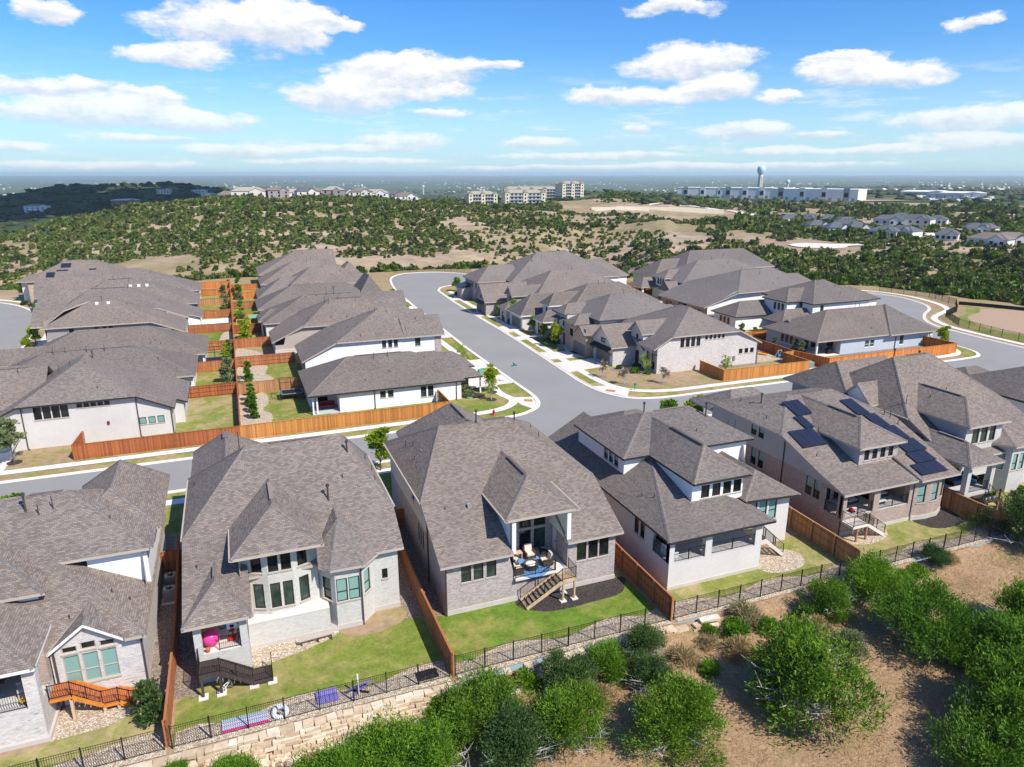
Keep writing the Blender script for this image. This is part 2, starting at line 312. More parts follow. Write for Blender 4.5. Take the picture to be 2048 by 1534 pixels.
# ------------------------------------------------------------------ mesh helpers
def ground(y):
    """height of the built-up ground: level along the streets, falling to the back yards of the near row"""
    if y >= 62: return 0.0
    if y <= 46: return -1.0
    return -(62 - y) / 16
class MB:
    def __init__(s): s.v = []; s.f = []; s.m = []
    def poly(s, pts, mi=0):
        b = len(s.v); s.v += [tuple(p) for p in pts]; s.f.append(tuple(range(b, b + len(pts)))); s.m.append(mi); return s
    def hexa(s, p, mi=0):       # p: 4 bottom, 4 top
        b = len(s.v); s.v += [tuple(q) for q in p]
        for f in ((3, 2, 1, 0), (4, 5, 6, 7), (0, 1, 5, 4), (1, 2, 6, 5), (2, 3, 7, 6), (3, 0, 4, 7)):
            s.f.append(tuple(b + i for i in f)); s.m.append(mi)
        return s
    def box(s, x0, x1, y0, y1, z0, z1, mi=0):
        return s.hexa([(x0, y0, z0), (x1, y0, z0), (x1, y1, z0), (x0, y1, z0), (x0, y0, z1), (x1, y0, z1), (x1, y1, z1), (x0, y1, z1)], mi)
    def cbox(s, x, y, z, w, d, h, mi=0): return s.box(x - w / 2, x + w / 2, y - d / 2, y + d / 2, z, z + h, mi)
    def bar(s, a, b, w, h=None, mi=0):      # rectangular bar from a to b
        a = Vector(a); b = Vector(b); d = (b - a)
        if d.length < 1e-6: return s
        d.normalize(); up = Vector((0, 0, 1)) if abs(d.z) < .95 else Vector((0, 1, 0))
        x = d.cross(up).normalized(); y = x.cross(d); h = h or w
        c = [(-w / 2, -h / 2), (w / 2, -h / 2), (w / 2, h / 2), (-w / 2, h / 2)]
        return s.hexa([a + x * p + y * q for p, q in c] + [b + x * p + y * q for p, q in c], mi)
    def tube(s, a, b, r, n=8, r2=None, mi=0, caps=True):
        a = Vector(a); b = Vector(b); d = (b - a).normalized(); r2 = r if r2 is None else r2
        up = Vector((0, 0, 1)) if abs(d.z) < .95 else Vector((0, 1, 0)); x = d.cross(up).normalized(); y = x.cross(d); k = len(s.v)
        for (c, q) in ((a, r), (b, r2)):
            for i in range(n):
                t = 2 * math.pi * i / n; s.v.append(tuple(c + x * (q * math.cos(t)) + y * (q * math.sin(t))))
        for i in range(n):
            j = (i + 1) % n; s.f.append((k + i, k + j, k + n + j, k + n + i)); s.m.append(mi)
        if caps:
            s.f.append(tuple(k + n + i for i in range(n))); s.m.append(mi); s.f.append(tuple(k + n - 1 - i for i in range(n))); s.m.append(mi)
        return s
    def lathe(s, c, prof, n=12, mi=0):
        k = len(s.v)
        for (r, z) in prof:
            for i in range(n):
                t = 2 * math.pi * i / n; s.v.append((c[0] + r * math.cos(t), c[1] + r * math.sin(t), c[2] + z))
        for j in range(len(prof) - 1):
            for i in range(n):
                a = k + j * n + i; b = k + j * n + (i + 1) % n; s.f.append((a, b, b + n, a + n)); s.m.append(mi)
        s.f.append(tuple(k + (len(prof) - 1) * n + i for i in range(n))); s.m.append(mi); return s
    def build(s, name, mats, parent=None, smooth=False):
        me = bpy.data.meshes.new(name); off = Vector(parent_loc(parent)) if parent else Vector()
        me.from_pydata([(x - off.x, y - off.y, z - off.z) for x, y, z in s.v], [], s.f)
        for q in ([mats] if isinstance(mats, str) else mats): me.materials.append(MATS[q])
        if any(s.m): me.polygons.foreach_set('material_index', s.m)
        if smooth: me.polygons.foreach_set('use_smooth', [True] * len(s.f))
        me.update(); o = bpy.data.objects.new(name, me); COL.objects.link(o)
        if parent: o.parent = parent
        return o
def parent_loc(p):
    v = Vector()
    while p is not None: v = v + p.location; p = p.parent
    return v
def props(o, label=None, cat=None, group=None, kind=None):
    for k, q in (('label', label), ('category', cat), ('group', group), ('kind', kind)):
        if q: o[k] = q
    return o
def thing(name, loc, label, cat, group=None):
    o = bpy.data.objects.new(name, None); o.location = loc; o.empty_display_size = .2; COL.objects.link(o); return props(o, label, cat, group)
def dup(o, loc=None, rz=None, label=None, scale=None, parent=None):
    c = o.copy(); COL.objects.link(c)
    if parent: c.parent = parent
    if loc is not None: c.location = loc
    if rz is not None: c.rotation_euler = (0, 0, rz)
    if scale is not None: c.scale = scale if hasattr(scale, '__len__') else (scale,) * 3
    if label: c['label'] = label
    for ch_ in list(o.children): dup(ch_, parent=c)
    return c
def clip(poly, keep):       # polygon clipped to keep(y) >= 0, keep = (sign, y0)
    sg, y0 = keep; out = []
    for i in range(len(poly)):
        a, b = poly[i], poly[(i + 1) % len(poly)]; da, db = sg * (a[1] - y0), sg * (b[1] - y0)
        if da >= 0: out.append(a)
        if da * db < 0:
            t = da / (da - db); out.append((a[0] + (b[0] - a[0]) * t, a[1] + (b[1] - a[1]) * t))
    return out
from mathutils.geometry import tessellate_polygon
def sheet(name, polys, mat, lift, kind='structure', label=None):
    """flat cover following the ground, cut where the ground bends"""
    b = MB()
    for poly in polys:
        tri = tessellate_polygon([[Vector((x, y, 0)) for x, y in poly]])
        for t in tri:
            T3 = [poly[i] for i in t]
            for lo, hi in ((-1e4, 46), (46, 62), (62, 1e4)):
                q = clip(clip(T3, (1, lo)), (-1, hi))
                if len(q) >= 3:
                    ar = sum(q[i][0] * q[(i + 1) % len(q)][1] - q[(i + 1) % len(q)][0] * q[i][1] for i in range(len(q)))
                    if abs(ar) < 1e-7: continue
                    if ar < 0: q = q[::-1]
                    b.poly([(x, y, ground(min(max(y, lo if lo > -1e3 else y), hi if hi < 1e3 else y)) + lift) for x, y in q])
    o = b.build(name, mat); return props(o, label, None, None, kind)
def smooth_loop(pts, n=4):
    """closed Catmull-Rom through pts"""
    out = []; L = len(pts)
    for i in range(L):
        p0, p1, p2, p3 = (Vector(pts[(i + k - 1) % L]) for k in range(4))
        for j in range(n):
            t = j / n; out.append(tuple(.5 * ((2 * p1) + (p2 - p0) * t + (2 * p0 - 5 * p1 + 4 * p2 - p3) * t * t + (3 * p1 - p0 - 3 * p2 + p3) * t ** 3)))
    return out
def curve_open(pts, n=5):
    out = []; L = len(pts)
    for i in range(L - 1):
        p0, p1, p2, p3 = (Vector(pts[min(max(i + k - 1, 0), L - 1)]) for k in range(4))
        for j in range(n):
            t = j / n; out.append(tuple(.5 * ((2 * p1) + (p2 - p0) * t + (2 * p0 - 5 * p1 + 4 * p2 - p3) * t * t + (3 * p1 - p0 - 3 * p2 + p3) * t ** 3)))
    out.append(tuple(pts[-1])); return out
def offset_line(pts, d):
    out = []
    for i, p in enumerate(pts):
        a = Vector(pts[max(i - 1, 0)]); b = Vector(pts[min(i + 1, len(pts) - 1)]); t = (b - a).normalized(); out.append((p[0] - t.y * d, p[1] + t.x * d))
    return out
def band(name, line, d0, d1, mat, lift, kind='structure', height=0):
    a = offset_line(line, d0); c = offset_line(line, d1)
    b = MB()
    for i in range(len(line) - 1):
        q = [a[i], a[i + 1], c[i + 1], c[i]]
        if height:
            zb = [ground(p[1]) - .05 for p in q]; b.hexa([(p[0], p[1], z) for p, z in zip(q, zb)] + [(p[0], p[1], z + .05 + height) for p, z in zip(q, zb)])
        else:
            ar = sum(q[k][0] * q[(k + 1) % 4][1] - q[(k + 1) % 4][0] * q[k][1] for k in range(4))
            if ar < 0: q = q[::-1]
            b.poly([(x, y, ground(y) + lift) for x, y in q])
    return props(b.build(name, mat), None, None, None, kind)
# ------------------------------------------------------------------ terrain beyond the neighbourhood (heights measured round the drone)
AZP = [-700, -300, 0, 150, 300, 500, 700, 900, 1050, 1200, 1350, 1500, 1700, 1900, 2200, 2700]
DN = [150, 215, 240, 280, 340, 400, 460, 520, 600, 700, 850, 1000, 1300, 1500, 1700, 2500, 4000, 7000, 12000, 20000, 28000]
HT = [[-8, -9, -12, -16, -18, -18, -16, -14, -18, -28, -38, -36, -22, -24, -34, -62, -75, -80, -78, -55, -28],
 [-8, -9, -12, -16, -18, -17, -14, -12, -16, -28, -38, -36, -14, -12, -34, -62, -75, -80, -78, -55, -28],
 [-7, -8, -9, -12, -13, -11, -8, -6, -12, -28, -38, -36, -10, -4, -24, -62, -75, -80, -78, -55, -28],
 [-6, -7, -8, -10, -9, -7, -3, 1, -4, -22, -35, -34, 1, 11, -4, -60, -75, -80, -78, -55, -28],
 [-6, -7, -8, -8, -6, -3, 3, 9, 4, -14, -28, -26, 4, 10, -4, -58, -75, -80, -78, -55, -28],
 [-6, -7, -7, -5, -2, 2, 7, 11, 10, 9, -5, -20, -8, 0, -12, -55, -75, -80, -78, -55, -28],
 [-6, -7, -7, -6, -3, 1, 5, 8, 8, 8, -2, -20, -30, -35, -40, -58, -75, -80, -78, -55, -28],
 [-6, -7, -8, -9, -6, -2, 2, 5, 3, 0, -2, -12, -28, -35, -42, -60, -75, -80, -78, -55, -28],
 [-6, -7, -10, -15, -11, -5, 0, 3, 2, 0, -1, -6, -20, -28, -40, -60, -75, -80, -78, -55, -28],
 [-6, -8, -14, -24, -21, -12, -4, 0, 1, 2, 5, 6, -8, -20, -35, -60, -72, -78, -76, -52, -28],
 [-5, -7, -9, -13, -9, -4, -2, -1, 0, 1, 3, 2, -4, -14, -28, -55, -68, -75, -74, -50, -26],
 [-4, -5, -6, -8, -5, -2.5, -2, -2, -2, -2, -1, -2, -4, -8, -16, -40, -58, -68, -70, -46, -24],
 [-3, -3, -4, -5, -4, -3, -2, -2, -2, -2, -2, -2, -3, -5, -8, -24, -42, -56, -62, -44, -22],
 [-2, -2, -3, -4, -3, -2, -2, -2, -2, -2, -2, -2, -2, -3, -5, -18, -34, -50, -58, -42, -22],
 [-2, -2, -2, -3, -2, -2, -2, -2, -2, -2, -2, -2, -2, -3, -4, -16, -32, -48, -56, -42, -22],
 [-2, -2, -2, -2, -2, -2, -2, -2, -2, -2, -2, -2, -2, -3, -4, -16, -32, -48, -56, -42, -22]]
AZA = np.array([math.atan((x - 1024) / 1470) for x in AZP]); HTA = np.array(HT, float); LDN = np.log(np.array(DN, float))
def terrain_z(x, y, detail=True):
    D = math.hypot(x, y); a = math.atan2(x * ch - y * sh, x * sh + y * ch)
    i = int(np.clip(np.searchsorted(AZA, a) - 1, 0, len(AZA) - 2)); ta = min(max((a - AZA[i]) / (AZA[i + 1] - AZA[i]), 0), 1); ta = ta * ta * (3 - 2 * ta)
    ld = math.log(max(D, 151)); j = int(np.clip(np.searchsorted(LDN, ld) - 1, 0, len(LDN) - 2)); td = min(max((ld - LDN[j]) / (LDN[j + 1] - LDN[j]), 0), 1)
    z = (HTA[i, j] * (1 - td) + HTA[i, j + 1] * td) * (1 - ta) + (HTA[i + 1, j] * (1 - td) + HTA[i + 1, j + 1] * td) * ta
    if detail:
        w = min(max((D - 215) / 60, 0), 1)
        if D < 900:
            fl = 1.0 if a < .22 else .35
            z += w * fl * (4.6 * (.5 - abs(mnoise.noise((x / 75, y / 75, 3)))) + 2.2 * mnoise.noise((x / 34, y / 34, 6)) + .9 * mnoise.noise((x / 13, y / 13, 8)))
        elif D > 1800: z += min((D - 1800) / 3000, 1) * (16 * mnoise.noise((x / 900, y / 900, 1)) + 9 * mnoise.noise((x / 330, y / 330, 5)))
        else: z += 5 * mnoise.noise((x / 160, y / 160, 2))
    return z
def at_px(px, D):
    """point at distance D in the direction of a column of the photograph"""
    a = math.atan((px - 1024) / 1470); return (D * math.sin(a) * ch + D * math.cos(a) * sh, -D * math.sin(a) * sh + D * math.cos(a) * ch)
na = 300; rings = [150 * (28000 / 150) ** (i / 60) for i in range(0)]
rings = list(np.arange(150, 215, 16)) + list(np.arange(215, 640, 5.0)) + list(np.geomspace(640, 1900, 46)) + list(np.geomspace(1960, 28000, 60))
am = np.linspace(-R(62), R(62), na)
TV = []; TF = []
for r_ in rings:
    for a in am:
        x = r_ * (math.sin(a) * ch + math.cos(a) * sh); y = r_ * (-math.sin(a) * sh + math.cos(a) * ch); TV.append((x, y, terrain_z(x, y)))
for i in range(len(rings) - 1):
    for j in range(na - 1):
        k = i * na + j; TF.append((k, k + 1, k + na + 1, k + na))
me = bpy.data.meshes.new('terrain'); me.from_pydata(TV, [], TF); me.materials.append(MATS['hill_soil']); me.materials.append(MATS['plain_woods'])
mi = []
for i in range(len(rings) - 1):
    for j in range(na - 1):
        a = am[j]; D = rings[i]; mi.append(1 if (D > (760 if a < .25 else 900) or (D > 690 and a < -.3)) else 0)
me.polygons.foreach_set('material_index', mi); me.polygons.foreach_set('use_smooth', [True] * len(TF)); me.update()
o = bpy.data.objects.new('terrain', me); COL.objects.link(o); props(o, kind='structure')
# ------------------------------------------------------------------ built-up ground
HOOD = [(-120, 36.9), (150, 36.9), (172, 70), (176, 110), (166, 148), (150, 160), (146, 178), (124, 184), (100, 188), (98, 205), (84, 222), (60, 228), (38, 227), (20, 231), (-4, 230), (-20, 226), (-40, 224), (-60, 228), (-120, 232)]
sheet('neighbourhood_ground', [HOOD], 'grass_dry', -.02)
b = MB(); L = len(HOOD)
for i in range(2, L - 1):
    p, q = HOOD[i], HOOD[i + 1]; c = Vector((25, 125))
    po = Vector(p) + (Vector(p) - c).normalized() * 16; qo = Vector(q) + (Vector(q) - c).normalized() * 16
    b.poly([(p[0], p[1], -.02), (po.x, po.y, -9), (qo.x, qo.y, -9), (q[0], q[1], -.02)])
props(b.build('embankment', 'hill_soil'), kind='structure')
# slope in front of the retaining wall
def slope_z(x, y):
    base = -2.45 - .075 * (36.2 - y) if x < 6 else -1.75 - .07 * (36.2 - y) if x > 14 else None
    if base is None:
        t = (x - 6) / 8; base = (-2.45 - .075 * (36.2 - y)) * (1 - t) + (-1.75 - .07 * (36.2 - y)) * t
    if y > 35: base += (y - 35) / 1.9 * (.55 if x > 18 else .15)
    return base + .28 * mnoise.noise((x / 4.5, y / 4.5, 1)) + .12 * mnoise.noise((x / 1.3, y / 1.3, 4))
nx, ny = 260, 110; V = []; F = []
for j in range(ny + 1):
    for i in range(nx + 1):
        x = -60 + 210 * i / nx; y = -14 + 51 * j / ny; V.append((x, y, slope_z(x, y)))
for j in range(ny):
    for i in range(nx):
        k = j * (nx + 1) + i; F.append((k, k + 1, k + nx + 2, k + nx + 1))
me = bpy.data.meshes.new('dry_grass_slope'); me.from_pydata(V, [], F); me.materials.append(MATS['dry_grass_slope']); me.polygons.foreach_set('use_smooth', [True] * len(F)); me.update()
props(bpy.data.objects.new('dry_grass_slope', me), kind='structure'); COL.objects.link(bpy.data.objects['dry_grass_slope'])
# ------------------------------------------------------------------ streets
cornerL = curve_open([(25, 80.2), (30, 80.25), (33.6, 80.9), (36.6, 83.2), (38, 87.5), (38.05, 95)], 4)
cornerR = curve_open([(47.1, 96), (46.9, 91.5), (47.5, 86), (49.8, 81.9), (54, 80.35), (60, 80.25)], 4)
sideL = [(38.05, 95), (38.1, 119), (38.6, 135), (39.3, 158), (39.8, 172)]
sideR = [(50.6, 184), (49.4, 165), (48.9, 146), (48.7, 131), (48.2, 117), (47.5, 104), (47.1, 96)]
cul = curve_open([(50.6, 184), (53, 189.5), (58, 193.2), (64.5, 198), (68.5, 206), (67, 214), (59.5, 220), (50, 220), (44.5, 212), (41.8, 198), (40.3, 184), (39.8, 172)], 3)
cornerS = curve_open([(108, 80.25), (114, 80.3), (118.2, 81), (120.8, 84), (121.8, 89)], 4)
rsl = curve_open([(121.8, 89), (123.5, 98), (126.5, 108), (130, 119), (133, 131), (138.5, 141), (146, 144.5), (153.3, 140.5), (157, 132.7), (154.5, 123.2), (150, 117.2), (142.8, 112.5), (137, 107.5), (133.4, 101.6), (131.8, 93), (130.8, 82)], 3)
near_edge = [(-120, 72.2), (135, 72.2)]
far_left = [(-120, 80.2), (25, 80.2)]; far_mid = [(60, 80.25), (108, 80.25)]
outline = near_edge + [(135, 82), (130.8, 82)] + rsl[::-1][1:] + cornerS[::-1][1:] + far_mid[::-1][1:] + cornerR[::-1][1:] + sideR[::-1][1:] + cul[1:] + sideL[::-1][1:] + cornerL[::-1][1:] + [(-120, 80.2)]
sheet('street', [outline], 'asphalt', .012)
wl = curve_open([(-110, 98), (-46, 98), (-36.6, 104), (-36.4, 118), (-36.6, 133), (-36.8, 146), (-37.6, 160), (-41, 180), (-46, 194), (-54, 205), (-66, 213), (-90, 218), (-110, 218)], 3)
sheet('curved_street', [wl], 'asphalt', .012)
def kerb(line, side=1, gut=.42):
    band('kerb_gutter', line, 0, side * gut, 'concrete_pale', .02); band('kerb', line, side * gut, side * (gut + .2), 'concrete_pale', 0, height=.08)
for ln in (far_left + cornerL[1:] + sideL[1:], ): kerb(ln, 1)
kerb(cul[::-1], 1); kerb([p for p in (far_mid[::-1] + cornerR[::-1][1:] + sideR[::-1][1:])][0:], -1)
kerb(cornerS[::-1], -1); kerb(rsl[::-1], -1); kerb(near_edge, -1); kerb(wl[6:], -1)
def path(name, pts, w, mat='concrete_pale', lift=.03, n=5):
    ln = curve_open(pts, n) if n > 1 else pts; band(name, ln, -w / 2, w / 2, mat, lift)
path('sidewalk', [(-120, 83.3), (-60, 83.3), (0, 83.3), (22, 83.3), (28, 83.4), (32, 84.4), (34.3, 87), (33.7, 91), (34.2, 96), (34.9, 104), (34.9, 130), (35.4, 150), (36.2, 172)], 1.25)
path('sidewalk', [(110, 83.0), (90, 83.0), (62, 83.0), (57, 83.2), (53, 84.6), (50.6, 87.6), (49.9, 93), (50.3, 104), (50.9, 118), (51.5, 132), (51.9, 150), (52.4, 168), (53.4, 182)], 1.25)
path('sidewalk', [(110, 83.0), (115, 83.3), (118, 85.6), (119.4, 90), (120.5, 97)], 1.25)
path('sidewalk', [(133.6, 82), (134.4, 92), (136, 101), (140, 107.5), (146, 111), (153, 114.5), (158, 122), (160.5, 133), (157, 142.5), (148, 147.5)], 1.3)
path('sidewalk', [(-120, 69.3), (-40, 69.3), (40, 69.3), (135, 69.3)], 1.25)
path('sidewalk', [(-33.8, 112), (-33.8, 133), (-34, 148), (-35, 162), (-38.2, 180), (-43.4, 195.5), (-52.4, 207.6), (-66, 216)], 1.3)
sheet('corner_apron', [[(34.6, 84.9), (35.4, 82.6), (36.5, 83.7), (37.4, 87.5), (34.6, 88.4)]], 'concrete', .026); sheet('corner_apron', [[(47.6, 89), (48.0, 86.2), (49.9, 82.8), (51.4, 85), (49.8, 88.6)]], 'concrete', .026)
sheet('ramp_mat', [[(35.5, 86.0), (36.5, 85.4), (36.9, 86.4), (35.9, 87.0)]], 'cedar_light', .034); sheet('ramp_mat', [[(48.2, 86.2), (49.2, 85.2), (49.8, 86.0), (48.8, 87.0)]], 'cedar_light', .034)
DRV = [[(30.2, 94.6), (37.7, 95.0), (37.7, 100), (31.4, 99.6), (31.4, 102.4), (30.2, 102.4)], [(31.3, 104.6), (37.7, 104.6), (37.8, 110.3), (31.3, 110), (31.3, 118.2), (30.4, 118.2), (30.4, 110)], [(30, 128.6), (38.4, 128.0), (38.5, 133.6), (30, 133.3)], [(32.5, 144.5), (38.9, 144), (39, 149.6), (32.5, 149.5)], [(31, 158.6), (39.3, 158.2), (39.5, 164), (31, 163.4)], [(30.5, 170.6), (39.8, 170), (40, 176), (30.5, 175.6)],
       [(55.9, 98.6), (47.2, 97.2), (47.6, 103.4), (55.9, 104)], [(54.6, 105.1), (47.6, 105.8), (47.9, 111), (54.6, 109.8), (54.9, 113), (54.4, 114.6), (53.6, 110.4)], [(52.8, 129.9), (48.8, 127.6), (48.9, 133.6), (52.8, 135)], [(54.1, 122.6), (48.4, 120.6), (48.6, 123.8), (54.1, 124.6)], [(51.1, 146.8), (48.9, 144.4), (49.2, 150.6), (51.1, 152)], [(55.2, 169.2), (50, 167.6), (50.2, 172.6), (55.2, 172.8)], [(-30, 196), (-46, 193.6), (-45, 199), (-36, 200)], [(-33.4, 138), (-36.6, 137), (-36.6, 143), (-33.4, 143.4)], [(-33, 121.5), (-36.4, 121), (-36.5, 127), (-33, 126)], [(-24.6, 80.4), (-24.6, 90), (-31, 90), (-31, 80.4)], [(38.9, 65), (32, 65), (32, 72.1), (38.9, 72.1)], [(90, 80.6), (97, 80.6), (96.6, 83), (90.4, 83)]]
for d in DRV: sheet('driveway', [d], 'concrete', .024)
# lawns
sheet('verge', [[(31.5, 84), (36, 82.2), (37.6, 87), (37.7, 120), (38.4, 150), (39.4, 171), (30, 171), (30, 92)]], 'grass_green', .003); sheet('verge', [[(47.6, 90), (50, 82.4), (58, 81), (56, 97), (57, 180), (51.2, 184), (49.4, 150), (48.5, 120)]], 'grass_mid', .003)
def lawn(poly, m, lift=.006, sm=0, name='lawn'): return sheet(name, [smooth_loop(poly, 5) if sm else poly], m, lift)
corner_lawn = [(24.8, 84.6), (24.8, 82.9), (27.9, 82.8), (31.2, 83.6), (33.4, 86), (33.2, 89), (32.9, 92), (33.2, 95.6), (31.2, 96.8), (28.3, 92), (28.2, 90.4), (24.8, 90.4)]
lawn(corner_lawn, 'grass_green')
for (a, c, m) in [((-16, 80.75), (24, 82.6), 'grass_mid'), ((-18, 84.1), (24.4, 84.6), 'grass_mid'), ((63, 80.85), (88, 82.3), 'grass_mid')]: lawn([a, (c[0], a[1]), c, (a[0], c[1])], m, .012)
lawn(offset_line(cornerL, .62)[2:17] + [(34.7, 88.2), (33.5, 85.4), (31.6, 83.6), (28, 82.5)], 'grass_green', .015)
for (v0, v1) in ((90.6, 94), (100.4, 104.2), (110.8, 120), (121, 127), (135, 143), (151, 157)): lawn([(34.4 + (v0 > 140) * .6, v0), (37.3 + (v0 > 120) * .5, v0 + .6), (37.4 + (v0 > 120) * .5, v1), (35.7, v1)], 'grass_green', .015)
for (v0, v1) in ((90.6, 95.6), (104.1, 105.2), (111.6, 114.8), (116.2, 120.2), (124.2, 127), (134.2, 143.8), (152, 166)): lawn([(48.0 + (v0 - 90) * .019, v0), (49.4 + (v0 - 90) * .022, v0), (49.5 + (v1 - 90) * .022, v1), (48.0 + (v1 - 90) * .019, v1 - .6)], 'grass_green', .015)
lawn([(50.8, 89.8), (52.4, 86.4), (56, 84.4), (61, 83.9), (84, 83.8), (84, 91.4), (60, 91.4), (59.5, 95), (55.9, 97.4), (50.6, 96.6)], 'grass_dry', .01)
lawn([(51.2, 104.6), (55.4, 104.4), (55.4, 105), (51.3, 105.2)], 'grass_green', .012); lawn([(51, 112), (53.4, 111.6), (54.6, 115), (56.8, 120.8), (51.6, 120.3)], 'grass_lush', .012)
lawn([(51.7, 125), (54, 125.2), (53.2, 129), (51.7, 127.8)], 'grass_green', .012); lawn([(52, 135.4), (52.6, 136), (52, 145.6), (52.1, 144.4)], 'grass_green', .012); lawn([(52, 136), (56, 137), (52.4, 146), (52, 144)], 'grass_lush', .009); lawn([(52.6, 153), (55, 154), (55, 168), (53, 166.6)], 'grass_green', .012); lawn([(54, 176), (62, 178), (61, 190), (55, 188)], 'grass_mid', .012)
for (v0, v1) in ((99.9, 104.4), (111, 127), (135, 143), (151, 157)): lawn([(31.6, v0), (34.2, v0), (34.2, v1), (31.6, v1)], 'grass_green', .012)
# back yards of the two left columns
kf = [89.9, 104.2, 118.3, 133.2, 149.6, 165.6, 181.8, 197.2, 211]; lf = [89.9, 103.6, 119.6, 133.6, 146.4, 159.2, 174.6, 189.2, 203]
kg = ['grass_mid', 'grass_green', 'grass_mid', 'grass_lush', 'grass_mid', 'grass_green', 'grass_mid', 'grass_dry']; lg = ['grass_green', 'grass_green', 'grass_dry', 'grass_mid', 'grass_lush', 'grass_lush', 'grass_mid', 'grass_mid']
for i, m in enumerate(kg): lawn([(-11, kf[i] if i else 84.9), (-1.1, kf[i] if i else 84.9), (-1.1, kf[i + 1]), (-11, kf[i + 1])], m, .005)
for i, m in enumerate(lg): lawn([(-.9, lf[i] if i else 84.9), (10, lf[i] if i else 84.9), (10, lf[i + 1]), (-.9, lf[i + 1])], m, .005)
lawn([(11, 84.9), (24.2, 84.9), (24.2, 90.4), (11, 90.4)], 'grass_green', .005)
lawn([(-.85, 85), (2.4, 85.2), (1.5, 87), (2.6, 89.6), (2.9, 93), (1.9, 95.5), (2.8, 98.5), (2.4, 103.4), (-.85, 103.4)], 'river_rock', .02, 1, 'gravel_bed'); lawn([(-.8, 104), (2.3, 104), (2.6, 108), (4.2, 110.5), (3.2, 114), (3.6, 119), (-.8, 119.3)], 'river_rock', .02, 1, 'gravel_bed')
lawn([(-4.5, 152), (-1.3, 152), (-1.3, 164), (-7, 164), (-7, 158)], 'concrete_pale', .02, 0, 'patio'); lawn([(-.7, 120), (3, 121), (3.6, 126), (2.4, 130), (-.7, 132.8)], 'river_rock', .02, 1, 'gravel_bed'); lawn([(-3.6, 136.6), (-1.3, 135.4), (-1.3, 148), (-3, 147.6)], 'river_rock', .02, 1, 'gravel_bed'); lawn([(-7, 198.6), (-1.2, 198.6), (-1.2, 203), (-7, 203)], 'river_rock', .02, 0, 'gravel_bed')
# mulch and beds
lawn([(28.4, 90.2), (30.6, 90.0), (31.6, 91.2), (30.5, 92.6), (31.8, 94.6), (33, 95.2), (31.4, 96.4), (30, 94.5), (28.4, 93)], 'mulch_dark', .02, 1, 'mulch_bed')
def disc(name, x, y, r, mat, lift=.03, n=18, ry=None): sheet(name, [[(x + r * math.cos(2 * math.pi * i / n), y + (ry or r) * math.sin(2 * math.pi * i / n)) for i in range(n)]], mat, lift)
for x, y, m in ((31.6, 88.4, 'mulch_dark'), (32.9, 91.7, 'mulch_dark'), (52.5, 88.2, 'river_rock_brown'), (51.4, 93, 'river_rock_brown'), (58.1, 86.6, 'river_rock_brown'), (52.6, 113.6, 'river_rock_brown'), (117.2, 87.6, 'mulch_dark'), (-24.1, 86.2, 'mulch_dark')): disc('tree_mulch', x, y, .75, m, .035)
lawn([(55.2, 96.8), (59.4, 94.6), (59.6, 91.8), (57.6, 91.6), (56.6, 94), (54.8, 95.4)], 'river_rock_brown', .02, 1, 'mulch_bed'); lawn([(54.2, 114.6), (53.4, 118), (54.4, 121), (56, 120.6), (55, 115)], 'mulch_dark', .02, 1, 'mulch_bed')
# right block yards
lawn([(67.3, 84.6), (85.3, 84.2), (86.3, 104.5), (79.4, 104.5), (79.4, 91.2), (67.5, 91.2)], 'grass_dry', .012); lawn([(79.6, 92), (82.4, 91.4), (85, 92.4), (86, 98), (85.8, 104), (83.4, 103.4), (82.8, 96)], 'river_rock', .02, 1, 'gravel_bed')
lawn([(70, 90.2), (79, 90.2), (79, 91.3), (68, 91.3)], 'river_rock_brown', .02, 0, 'gravel_bed'); lawn([(87.5, 96), (91, 96), (91, 106), (87, 106)], 'grass_lush', .012); lawn([(86, 107), (100, 107), (99, 120), (86, 121)], 'grass_mid', .012); lawn([(93, 142), (98, 142), (101, 162), (91, 168), (84, 166), (86, 142)], 'grass_mid', .012); lawn([(97, 163), (112, 160), (108, 182), (98, 186)], 'grass_green', .012)
lawn([(96.3, 89.4), (116, 89.4), (116, 90.5), (96.3, 90.5)], 'river_rock_brown', .02, 0, 'gravel_bed'); lawn([(114.2, 84), (117, 84.4), (118.6, 87), (119.3, 92), (118.2, 94), (117, 91), (115, 88)], 'grass_green', .014, 1)
lawn(offset_line(cornerS, .62)[5:] + [(120.6, 91), (119.9, 87.4), (117.8, 84.8)], 'grass_green', .015)
lawn([(135.2, 81), (136.2, 92), (138.6, 101.4), (143, 106), (152, 109), (161, 116), (170, 106), (172, 80)], 'grass_green', .01); lawn([(141, 93), (147, 105), (156, 109), (162, 112), (169, 104), (172, 90), (172, 79), (150, 80)], 'dirt', .02, 1, 'bare_earth'); lawn([(135.3, 62), (172, 62), (171, 74), (136, 74)], 'dirt', .01, 0, 'bare_earth')
lawn([(-70, 222), (-46, 214), (-40, 206), (-46, 204), (-60, 214), (-80, 220)], 'dirt', .012, 0, 'bare_earth')
